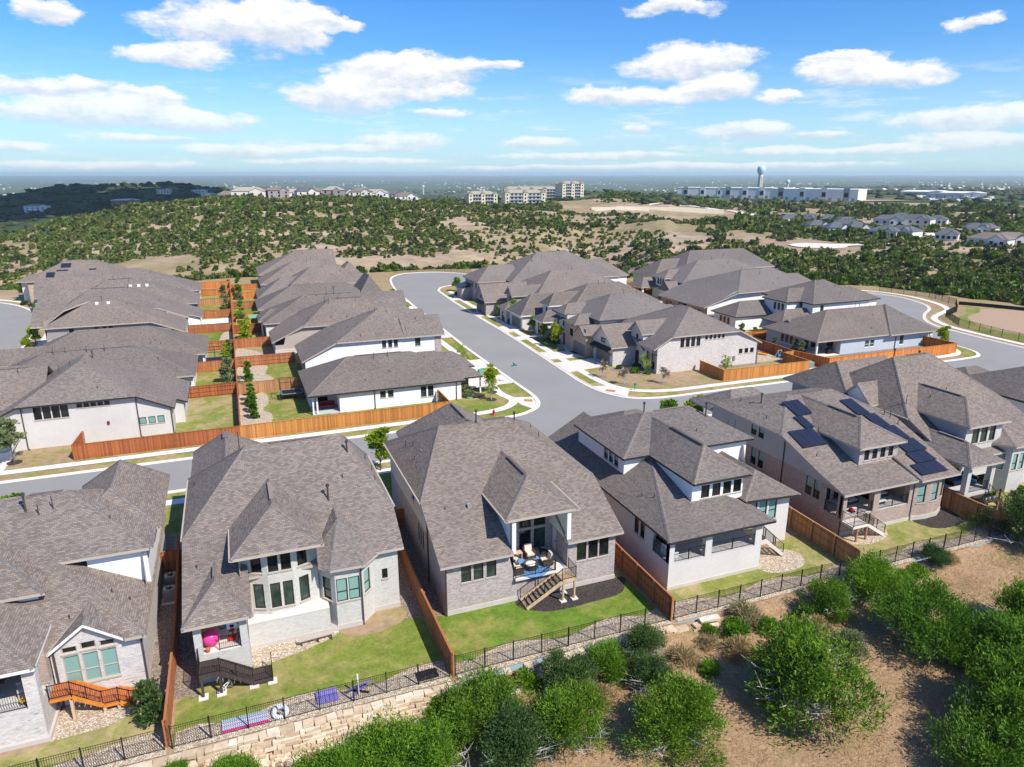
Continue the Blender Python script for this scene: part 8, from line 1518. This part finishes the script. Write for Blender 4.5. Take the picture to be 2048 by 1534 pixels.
# air conditioners
for x, y, lb in ((-6.8, 52.6, 'air conditioner nearest the camera between the two left houses'), (-6.8, 54.4, 'air conditioner farther back beside the gate fence')):
    z = ground(y); t = thing('air_conditioner', (x, y, z), lb, 'air conditioner', 'outdoor air conditioner units'); obj('slab', MB().box(x - .6, x + .6, y - .6, y + .6, z - .05, z + .1), 'concrete', t); obj('housing', MB().box(x - .45, x + .45, y - .45, y + .45, z + .1, z + .98), 'grey_metal', t); obj('fan_ring', MB().lathe((x, y, z + .98), [(.4, 0), (.4, .05), (.33, .06), (.33, .02)], 20), 'galvanised', t); fg = MB()
    for k in range(5): fg.bar((x, y, z + 1.0), (x + .32 * math.cos(k * 1.257), y + .32 * math.sin(k * 1.257), z + 1.0), .11, .02)
    obj('fan', fg, 'black_plastic', t)
# trampoline
def trampoline(x, y, r, lb):
    t = thing('trampoline', (x, y, 0), lb, 'trampoline'); w = r * .95; h = r * .75
    obj('mat', MB().box(x - w + .25, x + w - .25, y - h + .25, y + h - .25, .84, .88), 'black_plastic', t)
    f = MB(); pd = MB()
    for a, b_ in (((-w, -h), (w, -h)), ((w, -h), (w, h)), ((w, h), (-w, h)), ((-w, h), (-w, -h))): f.bar((x + a[0], y + a[1], .84), (x + b_[0], y + b_[1], .84), .09); pd.bar((x + a[0] * .95, y + a[1] * .95, .9), (x + b_[0] * .95, y + b_[1] * .95, .9), .3, .05); f.bar((x + a[0], y + a[1], 2.6), (x + b_[0], y + b_[1], 2.6), .06)
    obj('frame', f, 'iron', t); obj('pad', pd, 'grey_metal', t)
    for a in ((-w, -h), (w, -h), (w, h), (-w, h), (0, -h), (0, h)): obj('leg', MB().bar((x + a[0], y + a[1], 0), (x + a[0], y + a[1], 2.6), .07), 'iron', t)
    n_ = MB()
    for i in range(24): u = -w + 2 * w * i / 23; n_.bar((x + u, y - h, .9), (x + u, y - h, 2.6), .012); n_.bar((x + u, y + h, .9), (x + u, y + h, 2.6), .012)
    obj('net', n_, 'iron', t)
trampoline(-4.1, 122.6, 2.6, 'black trampoline with a net frame in the yard at the left'); trampoline(6.0, 99.6, 1.6, 'dark round looking trampoline in the shade behind the corner house')
# wooden play set
x, y = 3.0, 148.8; t = thing('play_set', (x, y, 0), 'yellow orange wooden play set with a green canopy and slide', 'play set')
for a in (-1, 1):
    for b_ in (-1, 1): obj('post', MB().cbox(x + a * .7, y + b_ * .7, 0, .14, .14, 2.6), 'orange_wood', t)
obj('deck', MB().box(x - .8, x + .8, y - .8, y + .8, 1.2, 1.3), 'orange_wood', t); obj('canopy', MB().poly([(x - .9, y - .9, 2.6), (x + .9, y - .9, 2.6), (x + .9, y, 3.2), (x - .9, y, 3.2)]).poly([(x + .9, y + .9, 2.6), (x - .9, y + .9, 2.6), (x - .9, y, 3.2), (x + .9, y, 3.2)]), 'green_box', t); obj('slide', MB().bar((x + .8, y - .2, 1.25), (x + 2.8, y - .4, .15), .55, .08), 'green_box', t); obj('swing_beam', MB().bar((x - .7, y, 2.3), (x - 3.2, y, 2.3), .14), 'orange_wood', t)
for a in (-.7, .7): obj('leg', MB().bar((x - 3.2, y, 2.3), (x - 3.4, y + a, 0), .12), 'orange_wood', t)
for a in (-1.5, -2.4): obj('swing', MB().bar((x + a, y - .02, 2.3), (x + a, y - .02, .5), .02).box(x + a - .25, x + a + .25, y - .12, y + .08, .45, .5), 'yellow_plastic', t)
# toys in the corner yard
t = thing('toy_slide', (84.2, 95.4, 0), 'red and yellow plastic toy slide on the gravel behind the whitewashed house', 'toy'); obj('chute', MB().bar((82.6, 97.2, .5), (84.4, 94.6, .12), .55, .1), 'yellow_plastic', t); obj('ladder', MB().box(82.2, 82.8, 97.1, 97.6, 0, .85), 'hydrant_red', t); obj('rim', MB().bar((82.9, 97.3, .55), (84.7, 94.8, .2), .08, .2), 'hydrant_red', t)
t = thing('toy_swing', (85.2, 92.6, 0), 'small blue and white toy swing frame near the orange fence corner', 'toy')
for a in (-.5, .5):
    obj('leg', MB().bar((85.2 + a, 92.2, 0), (85.2 + a * .7, 92.7, 1.3), .07), 'toy_blue', t); obj('leg', MB().bar((85.2 + a, 93.2, 0), (85.2 + a * .7, 92.7, 1.3), .07), 'white_vinyl', t)
obj('bar', MB().bar((84.8, 92.7, 1.3), (85.6, 92.7, 1.3), .07), 'yellow_plastic', t); obj('seat', MB().box(85.0, 85.4, 92.5, 92.9, .35, .5), 'toy_blue', t)
# grill and bin on the grey blue patio
t = thing('barbecue_grill', (95, 91.6, .1), 'black covered barbecue grill on the patio of the grey blue house', 'grill'); obj('cart', MB().box(94.4, 95.6, 91.3, 91.9, .12, .85), 'black_plastic', t); obj('hood', MB().hexa([(94.5, 91.3, .9), (95.5, 91.3, .9), (95.5, 91.9, .9), (94.5, 91.9, .9), (94.6, 91.45, 1.25), (95.4, 91.45, 1.25), (95.4, 91.8, 1.25), (94.6, 91.8, 1.25)]), 'black_plastic', t); obj('side_shelf', MB().box(94.0, 96.0, 91.35, 91.85, .86, .9), 'black_plastic', t)
o = MB().box(92.0, 92.5, 94.0, 94.4, .1, .55).build('storage_bin', 'toy_blue'); props(o, 'blue storage bin on the patio of the grey blue house', 'bin')
t = thing('red_bench', (9.9, 92.6, .1), 'long red covered bench under the porch of the low white house', 'bench'); obj('seat', MB().box(9.0, 10.9, 92.2, 92.9, .45, .6), 'maroon', t); obj('back', MB().box(9.0, 10.9, 92.9, 93.05, .45, 1.05), 'maroon', t)
for a in (9.1, 10.8): obj('leg', MB().box(a - .05, a + .05, 92.25, 92.95, .1, .45), 'maroon', t)
# white patio furniture on the pale patio
for i, (x, y) in enumerate(((-5.6, 154), (-4.4, 154.6), (-5.0, 156))):
    t = thing('patio_chair', (x, y, 0), 'white patio chair on the pale patio, %s' % ['left', 'right', 'behind the other two'][i], 'chair', 'white patio chairs'); obj('seat', MB().box(x - .3, x + .3, y - .3, y + .3, .38, .45), 'white_vinyl', t); obj('back', MB().box(x - .3, x + .3, y + .25, y + .32, .45, .9), 'white_vinyl', t)
    for a in (-.25, .25):
        for b_ in (-.25, .25): obj('leg', MB().cbox(x + a, y + b_, 0, .05, .05, .38), 'white_vinyl', t)
# furnished porch of the taupe house (floor at 1.0)
zf = 1.0
o = MB().lathe((19.0, 44.7, zf + .005), [(1.55, 0), (1.55, .012)], 28).build('round_rug', 'blue_rug'); props(o, 'round blue rug under the fire bowl', 'rug')
t = thing('fire_bowl', (19.0, 44.5, zf), 'round dark fire bowl table with pale stones on the blue rug', 'fire bowl'); obj('drum', MB().lathe((19.0, 44.5, zf + .015), [(.52, 0), (.58, .12), (.58, .42), (.5, .44), (.46, .38)], 22), 'wicker', t); obj('stones', MB().lathe((19.0, 44.5, zf + .38), [(.45, 0), (.3, .06), (.1, .08)], 14), 'white_vinyl', t)
def armchair(x, y, ang, lb, mat='cream_cushion', z=zf, s=1.0, fm='wicker', group='cushioned armchairs round the fire bowl'):
    t = thing('armchair', (x, y, z), lb, 'armchair', group); bits = [('frame', MB().box(-.38, .38, -.36, .36, .05, .3), fm), ('cushion', MB().box(-.3, .3, -.36, .28, .3, .45), mat), ('back_cushion', MB().hexa([(-.3, .22, .42), (.3, .22, .42), (.3, .36, .42), (-.3, .36, .42), (-.3, .32, .98), (.3, .32, .98), (.3, .44, .98), (-.3, .44, .98)]), mat), ('arm', MB().box(-.42, -.31, -.36, .36, .05, .58), fm), ('arm', MB().box(.31, .42, -.36, .36, .05, .58), fm), ('back_frame', MB().box(-.4, .4, .36, .46, .05, .8), fm)]
    c, s_ = math.cos(ang), math.sin(ang)
    for nm, b_, m in bits: b_.v = [(x + (p[0] * c - p[1] * s_) * s, y + (p[0] * s_ + p[1] * c) * s, z + p[2] * s) for p in b_.v]; obj(nm, b_, m, t)
armchair(19.5, 46.0, 0, 'cream armchair facing the camera behind the fire bowl'); armchair(17.9, 45.6, .9, 'cream armchair at the left of the porch, beside a side table'); armchair(17.75, 44.2, 1.7, 'armchair at the left front of the porch'); armchair(20.3, 44.6, -1.6, 'armchair at the right of the fire bowl with its back to the steps')
t = thing('side_table', (18.6, 46.1, zf), 'small light wood side table between the two back armchairs', 'table'); obj('top', MB().box(18.3, 18.9, 45.9, 46.4, zf + .5, zf + .56), 'deck_pale', t)
for a in (18.35, 18.85): obj('leg', MB().box(a - .03, a + .03, 45.92, 46.38, zf, zf + .5), 'deck_pale', t)
# black dog standing on the porch
dg = bpy.data.meshes.new('dog'); P = [(0, 0, .42), (.28, 0, .45), (-.25, 0, .44), (.42, 0, .6), (.5, 0, .66), (.64, 0, .62), (.26, .09, .22), (.27, .09, .03), (.26, -.09, .22), (.27, -.09, .03), (-.26, .09, .25), (-.3, .09, .14), (-.27, .09, .03), (-.26, -.09, .25), (-.3, -.09, .14), (-.27, -.09, .03), (-.4, 0, .48), (-.55, 0, .4)]
E_ = [(0, 1), (0, 2), (1, 3), (3, 4), (4, 5), (1, 6), (6, 7), (1, 8), (8, 9), (2, 10), (10, 11), (11, 12), (2, 13), (13, 14), (14, 15), (2, 16), (16, 17)]; rad = [.12, .14, .11, .09, .09, .04, .05, .035, .05, .035, .06, .04, .035, .06, .04, .035, .035, .02]
dg.from_pydata(P, E_, []); dg.materials.append(MATS['black_plastic']); o = bpy.data.objects.new('dog', dg); COL.objects.link(o); o.location = (20.7, 45.9, zf); o.rotation_euler = (0, 0, 2.6); props(o, 'black dog standing on the porch by the tall windows', 'dog')
md = o.modifiers.new('skin', 'SKIN'); md.use_smooth_shade = True
for i, r_ in enumerate(rad): dg.skin_vertices[0].data[i].radius = (r_, r_)
dg.skin_vertices[0].data[0].use_root = True; o.modifiers.new('sub', 'SUBSURF').levels = 1
# sofas and small things on the porch of the solar panel house (floor .75)
def sofa(x0, x1, y0, y1, z, lb, cm='cushion_grey', back='N', pil='yellow_plastic', fm='wicker'):
    t = thing('outdoor_sofa', ((x0 + x1) / 2, (y0 + y1) / 2, z), lb, 'sofa', 'outdoor sofas on the covered porches'); obj('base', MB().box(x0, x1, y0, y1, z + .05, z + .32), fm, t); obj('cushion', MB().box(x0 + .06, x1 - .06, y0 + .02, y1 - .12, z + .32, z + .46), cm, t)
    if back == 'N': obj('back', MB().box(x0, x1, y1 - .12, y1, z + .05, z + .8), fm, t); obj('pillow', MB().box(x0 + .2, x0 + .65, y1 - .3, y1 - .14, z + .46, z + .86), pil, t)
    else: obj('back', MB().box(x1 - .12, x1, y0, y1, z + .05, z + .8), fm, t); obj('pillow', MB().box(x1 - .3, x1 - .14, y1 - .7, y1 - .25, z + .46, z + .86), pil, t)
    for a in (x0, x1 - .12): obj('arm', MB().box(a, a + .12, y0, y1 - .12, z + .05, z + .6), fm, t)
sofa(53.2, 55.6, 44.3, 45.3, .75, 'dark sofa with pale cushions at the right end of the porch'); sofa(50.4, 51.8, 44.2, 45.3, .75, 'dark sofa with a yellow pillow left of the middle brick column')
t = thing('ottoman', (53.3, 43.5, .75), 'low table with a patterned white and pink cover in front of the right sofa', 'table'); obj('base', MB().box(52.8, 54.0, 43.2, 43.9, .8, 1.05), 'wicker', t); obj('cover', MB().box(52.75, 54.05, 43.15, 43.95, 1.05, 1.15), 'white_vinyl', t)
t = thing('toy_cart', (49.8, 43.1, .75), 'small red plastic ride-on toy by the porch steps', 'toy'); obj('body', MB().hexa([(49.6, 42.9, .85), (50.0, 42.9, .85), (50.0, 43.3, .85), (49.6, 43.3, .85), (49.65, 42.95, 1.15), (49.95, 42.95, 1.05), (49.95, 43.25, 1.05), (49.65, 43.25, 1.15)]), 'hydrant_red', t)
for a in (49.66, 49.94): obj('wheel', MB().tube((a, 42.86, .84), (a, 43.34, .84), .09, 10), 'black_plastic', t)
t = thing('toy_box', (47.98, 42.75, .9), 'small orange red toy on the porch wall corner', 'toy'); obj('body', MB().box(47.86, 48.1, 42.55, 42.9, .76, .95), 'hydrant_red', t); obj('lid', MB().box(47.84, 48.12, 42.53, 42.92, .95, .99), 'orange_wood', t)
# tall right house porch
sofa(63, 64.4, 43.4, 44.4, .86, 'blue cushioned sofa at the left of the corner porch', 'blue_fabric', 'N', 'blue_fabric'); sofa(64.7, 65.8, 43, 45.4, .86, 'blue cushioned sofa at the right of the corner porch', 'blue_fabric', 'E', 'blue_fabric')
t = thing('planter', (66.4, 40.6, -1), 'terracotta planter at the foot of the corner porch stairs', 'planter'); obj('pot', MB().lathe((66.4, 40.6, -1), [(.28, 0), (.38, .4), (.34, .4), (.3, .32)], 14), 'terracotta', t); obj('soil', MB().lathe((66.4, 40.6, -.7), [(.33, 0), (.1, .02)], 12), 'mulch_dark', t)
for i, x in enumerate((63.5, 64.0, 64.6)): t = thing('plant_pot', (x, 40.5, .65), 'white pot with bright leaves on the corner porch landing, %s' % ['left', 'middle', 'right'][i], 'plant', 'potted plants on the corner porch landing'); obj('pot', MB().lathe((x, 40.5, .63), [(.12, 0), (.17, .3)], 10), 'white_vinyl', t); q = bpy.data.objects.new('leaves', rg); COL.objects.link(q); q.parent = t; q.location = (0, 0, .22); q.scale = (.32, .32, .5)
# white painted porch
sofa(30.2, 32.0, 43.3, 44.2, 1.25, 'dark sofa in the shade of the white painted porch', 'black_plastic', 'N', 'grey_metal')
for x, y, lb in ((29.7, 42.2, 'white porch chair at the left opening'), (29.8, 41.6, 'second white porch chair at the left opening')): armchair(x, y, 1.6, lb, 'white_vinyl', 1.25, .85, 'white_vinyl', 'white chairs on the white painted porch')
# left porch
armchair(-13.6, 42.2, -1.3, 'tan swivel armchair on the porch at the left edge', 'cushion_grey', 1.25, 1.05, 'trim_tan', 'porch chairs of the orange stairs house'); t = thing('grill', (-15.3, 42.6, 1.25), 'round black kamado grill in the shaded porch at the left edge', 'grill'); obj('bowl', MB().lathe((-15.3, 42.6, 1.25), [(.25, 0), (.25, .4), (.45, .6), (.5, .85), (.42, 1.1), (.2, 1.25)], 16), 'black_plastic', t, True); obj('shelf', MB().box(-16, -14.6, 42.4, 42.8, 2.05, 2.09), 'wicker', t)
t = thing('flower_pot', (-13.3, 41.1, 1.25), 'pot of yellow flowers inside the left porch railing', 'plant'); obj('pot', MB().lathe((-13.3, 41.1, 1.25), [(.13, 0), (.18, .28)], 10), 'black_plastic', t); q = bpy.data.objects.new('flowers', crown_mesh('flowers', .3, .4, 6, 160, .12, 'yellow_plastic', 77, .1, .8)); COL.objects.link(q); q.parent = t; q.location = (0, 0, .25)
# play porch of the bowed window house (floor 1.05)
def sphere(name, c, r, mat, lb, cat, sx=1):
    me = bpy.data.meshes.new(name); bm = bmesh.new(); bmesh.ops.create_uvsphere(bm, u_segments=24, v_segments=16, radius=r)
    for f in bm.faces: f.smooth = True
    bm.to_mesh(me); bm.free(); me.materials.append(MATS[mat]); o = bpy.data.objects.new(name, me); COL.objects.link(o); o.location = c; return props(o, lb, cat)
sphere('exercise_ball', (-3.7, 43.3, 1.6), .55, 'pink_vinyl', 'big shiny pink ball on the play porch', 'ball')
t = thing('basketball_hoop', (-2.4, 43.4, 1.05), 'small toy basketball hoop with a white backboard and red rim', 'toy'); obj('pole', MB().tube((-2.4, 43.5, 1.05), (-2.4, 43.5, 2.2), .04, 8), 'black_plastic', t); obj('base', MB().box(-2.7, -2.1, 43.3, 43.8, 1.05, 1.2), 'hydrant_red', t); obj('backboard', MB().box(-2.7, -2.1, 43.42, 43.46, 1.85, 2.3), 'white_vinyl', t); obj('target_square', MB().box(-2.52, -2.28, 43.405, 43.42, 1.95, 2.15), 'black_plastic', t); obj('rim', MB().lathe((-2.4, 43.22, 1.85), [(.17, 0), (.2, .02), (.17, .04)], 14), 'hydrant_red', t)
def bicycle(x, y, z, lb, col, s=1.0, ang=0.0):
    t = thing('bicycle', (x, y, z), lb, 'bicycle', "children's bicycles"); c, s_ = math.cos(ang), math.sin(ang)
    def P(u, w, h): return (x + (u * c - w * s_) * s, y + (u * s_ + w * c) * s, z + h * s)
    for u in (-.45, .45):
        w_ = MB(); n_ = 16
        for k in range(n_): a0, a1 = 2 * math.pi * k / n_, 2 * math.pi * (k + 1) / n_; w_.bar(P(u + .28 * math.cos(a0), 0, .3 + .28 * math.sin(a0)), P(u + .28 * math.cos(a1), 0, .3 + .28 * math.sin(a1)), .045 * s)
        w = obj('wheel', w_, 'black_plastic', t); hb = MB()
        for k in range(4): a0 = k * .785; hb.bar(P(u + .26 * math.cos(a0), 0, .3 + .26 * math.sin(a0)), P(u - .26 * math.cos(a0), 0, .3 - .26 * math.sin(a0)), .012 * s)
        obj('spokes', hb, 'galvanised', w)
    f = MB()
    for a, b_ in (((-.45, 0, .3), (-.1, 0, .32)), ((-.1, 0, .32), (-.2, 0, .68)), ((-.45, 0, .3), (-.2, 0, .62)), ((-.1, 0, .32), (.32, 0, .68)), ((-.2, 0, .62), (.32, 0, .7)), ((.32, 0, .78), (.45, 0, .3))): f.bar(P(*a), P(*b_), .04 * s)
    obj('frame', f, col, t); obj('saddle', MB().bar(P(-.3, 0, .72), P(-.08, 0, .74), .11 * s, .05 * s), 'black_plastic', t); obj('handlebar', MB().bar(P(.32, -.24, .86), P(.32, .24, .86), .035 * s).bar(P(.32, 0, .7), P(.32, 0, .86), .035 * s), 'black_plastic', t)
bicycle(-3.4, 44.8, 1.05, 'small dark bicycle at the back of the play porch', 'black_plastic', .95, .2); bicycle(-1.98, 43.5, 1.05, 'dark bicycle leaning near the right column of the play porch', 'iron', .95, 1.2); bicycle(-3.0, 41.2, -1, "child's bicycle with a pale frame under the dark stairs", 'white_vinyl', .8, .5)
t = thing('toy_truck', (-4.0, 44.4, 1.05), 'yellow toy truck on the play porch', 'toy'); obj('bed', MB().box(-4.3, -3.8, 44.2, 44.6, 1.2, 1.5), 'yellow_plastic', t); obj('cab', MB().box(-3.8, -3.55, 44.22, 44.58, 1.2, 1.65), 'yellow_plastic', t)
for a in (-4.15, -3.7): obj('wheel', MB().tube((a, 44.16, 1.17), (a, 44.64, 1.17), .12, 10), 'black_plastic', t)
t = thing('toy_kitchen', (-2.3, 45.6, 1.05), 'white toy shelf at the right back of the play porch', 'toy'); obj('body', MB().box(-2.6, -2.05, 45.6, 45.95, 1.05, 2.1), 'white_vinyl', t); obj('shelf_board', MB().box(-2.55, -2.1, 45.5, 45.6, 1.5, 1.55), 'toy_blue', t)
o = MB().box(-2.9, -2.5, 44.8, 45.2, 1.06, 1.25).build('toy_bin', 'toy_blue'); props(o, 'blue bin on the play porch floor', 'bin'); o = MB().lathe((-3.9, 42.62, 1.05), [(.12, 0), (.16, .26)], 10).build('clay_pot', 'terracotta'); props(o, 'terracotta pot in front of the pink ball', 'pot')
# floats and mats drying at the iron fence
ang = .1; t = thing('air_mat', (-1.9, 37.9, -.95), 'long pink and pale blue striped inflatable mat lying by the iron fence', 'mat')
for i in range(6): obj('stripe', MB().box(-3.3, -.75, *((37.45, 37.5), (37.5, 37.76), (37.76, 37.81), (37.81, 38.05), (38.05, 38.1), (38.1, 38.36))[i], -.97, -.84), 'pink_vinyl' if i in (0, 2, 4) else 'aqua_mat', t)
o = bpy.data.objects.new('pool_ring', bpy.data.meshes.new('pool_ring')); bm = bmesh.new(); n_, m_ = 22, 10; vs = [[bm.verts.new(((.36 + .15 * math.cos(2 * math.pi * j / m_)) * math.cos(2 * math.pi * i / n_), (.36 + .15 * math.cos(2 * math.pi * j / m_)) * math.sin(2 * math.pi * i / n_), .15 * math.sin(2 * math.pi * j / m_))) for j in range(m_)] for i in range(n_)]
for i in range(n_):
    for j in range(m_): bm.faces.new((vs[i][j], vs[(i + 1) % n_][j], vs[(i + 1) % n_][(j + 1) % m_], vs[i][(j + 1) % m_])).smooth = True
bm.to_mesh(o.data); bm.free(); o.data.materials.append(MATS['white_vinyl']); COL.objects.link(o); o.location = (-.05, 37.8, -.8); o.rotation_euler = (.3, 0, 0); props(o, 'white inflatable pool ring by the iron fence', 'pool ring')
t = thing('play_mat', (2.7, 38.2, -.9), 'purple folding mat leaning on the gravel by the iron fence', 'mat')
for i in range(5): obj('mat_panel', MB().hexa([(2.1 + i * .26, 37.75, -.96), (2.34 + i * .26, 37.75, -.96), (2.34 + i * .26, 38.75, -.85), (2.1 + i * .26, 38.75, -.85), (2.1 + i * .26, 37.75, -.9), (2.34 + i * .26, 37.75, -.9), (2.34 + i * .26, 38.75, -.76), (2.1 + i * .26, 38.75, -.76)]), 'purple_foam', t)
t = thing('weight_bench', (4.7, 38.0, -1), 'pale lavender metal frame with a tall post beside the purple mat', 'frame'); obj('post', MB().cbox(4.6, 37.8, -1, .08, .08, 1.5), 'white_vinyl', t); obj('cross_bar', MB().bar((4.0, 37.9, -.55), (5.4, 38.2, -.5), .1), 'purple_foam', t); obj('base', MB().bar((4.1, 37.6, -.93), (5.2, 38.5, -.93), .1), 'purple_foam', t); obj('base', MB().bar((4.1, 38.4, -.92), (5.2, 37.7, -.92), .1), 'black_plastic', t)
tm = MB()
for i in range(14):
    for j in range(8):
        f = lambda a, b_: (8.3 + a * .1, 37.5 + b_ * .12, -.95 + .14 * abs(mnoise.noise((a * .5, b_ * .5, 2))) + (.1 if 2 < a < 11 and 1 < b_ < 7 else 0)); tm.poly([f(i, j), f(i + 1, j), f(i + 1, j + 1), f(i, j + 1)])
o = tm.build('tarp', 'tarp_black'); props(o, 'crumpled black tarp in the fence corner', 'tarp')
t = thing('garden_bench', (2.9, 44.1, -1), 'low plank bench standing along the pale terrace wall', 'bench'); obj('plank', MB().bar((1.6, 44.0, -.58), (4.0, 44.2, -.58), .3, .06), 'trim_tan', t)
for a in (1.8, 2.9, 3.8): obj('leg', MB().cbox(a, 44.05, -1, .08, .25, .4), 'wicker', t)
o = MB().box(44.8, 45.35, 31.6, 31.95, 0, .0001).build('paper_scrap', 'white_vinyl') if False else None
t = thing('litter_box', (46.6, 33.2, slope_z(46.6, 33.2)), 'small white box lying in the dry grass', 'box'); z = slope_z(46.6, 33.2); obj('body', MB().box(46.3, 46.9, 33.0, 33.4, z - .05, z + .22), 'white_vinyl', t); obj('flap', MB().hexa([(46.3, 32.8, z + .1), (46.9, 32.8, z + .1), (46.9, 33.0, z + .2), (46.3, 33.0, z + .2), (46.3, 32.8, z + .12), (46.9, 32.8, z + .12), (46.9, 33.0, z + .22), (46.3, 33.0, z + .22)]), 'white_vinyl', t)
# retaining wall piece and silt fence on the bare slope at the right
t = thing('gabion_wall', (150, 86, 0), 'grey rubble wall with a pale cap on the bare earth at the right', 'wall'); obj('rubble', MB().box(144, 166, 84, 85.2, -.2, 1.2), 'river_rock_brown', t); obj('cap', MB().box(143.8, 166.2, 83.8, 85.4, 1.2, 1.4), 'concrete_pale', t)
sf = MB(); ln = curve_open([(161, 118), (165, 112), (168, 105), (171, 95), (173, 84)], 5)
for p, q in zip(ln, ln[1:]): sf.hexa([(p[0], p[1], -.1), (q[0], q[1], -.1), (q[0] + .06, q[1], -.1), (p[0] + .06, p[1], -.1), (p[0], p[1], .8), (q[0], q[1], .8), (q[0] + .06, q[1], .8), (p[0] + .06, p[1], .8)])
o = sf.build('silt_fence', 'tarp_black'); props(o, 'low black silt fence between the bare earth and the woods', 'fence')
# ------------------------------------------------------------------ air
hb = MB().box(-40000, 40000, -40000, 40000, -160, 66); me = bpy.data.meshes.new('haze'); me.from_pydata(hb.v, [], hb.f)
hm = bpy.data.materials.new('haze'); hm.use_nodes = True; T = NT(hm.node_tree); T.n.clear(); pv = T.new('ShaderNodeVolumePrincipled'); pv.inputs['Color'].default_value = (.74, .9, .99, 1); pv.inputs['Density'].default_value = 7e-5; pv.inputs['Anisotropy'].default_value = .1
ou = T.new('ShaderNodeOutputMaterial'); T.l.new(pv.outputs[0], ou.inputs['Volume']); me.materials.append(hm); o = bpy.data.objects.new('haze', me); COL.objects.link(o); props(o, kind='stuff')
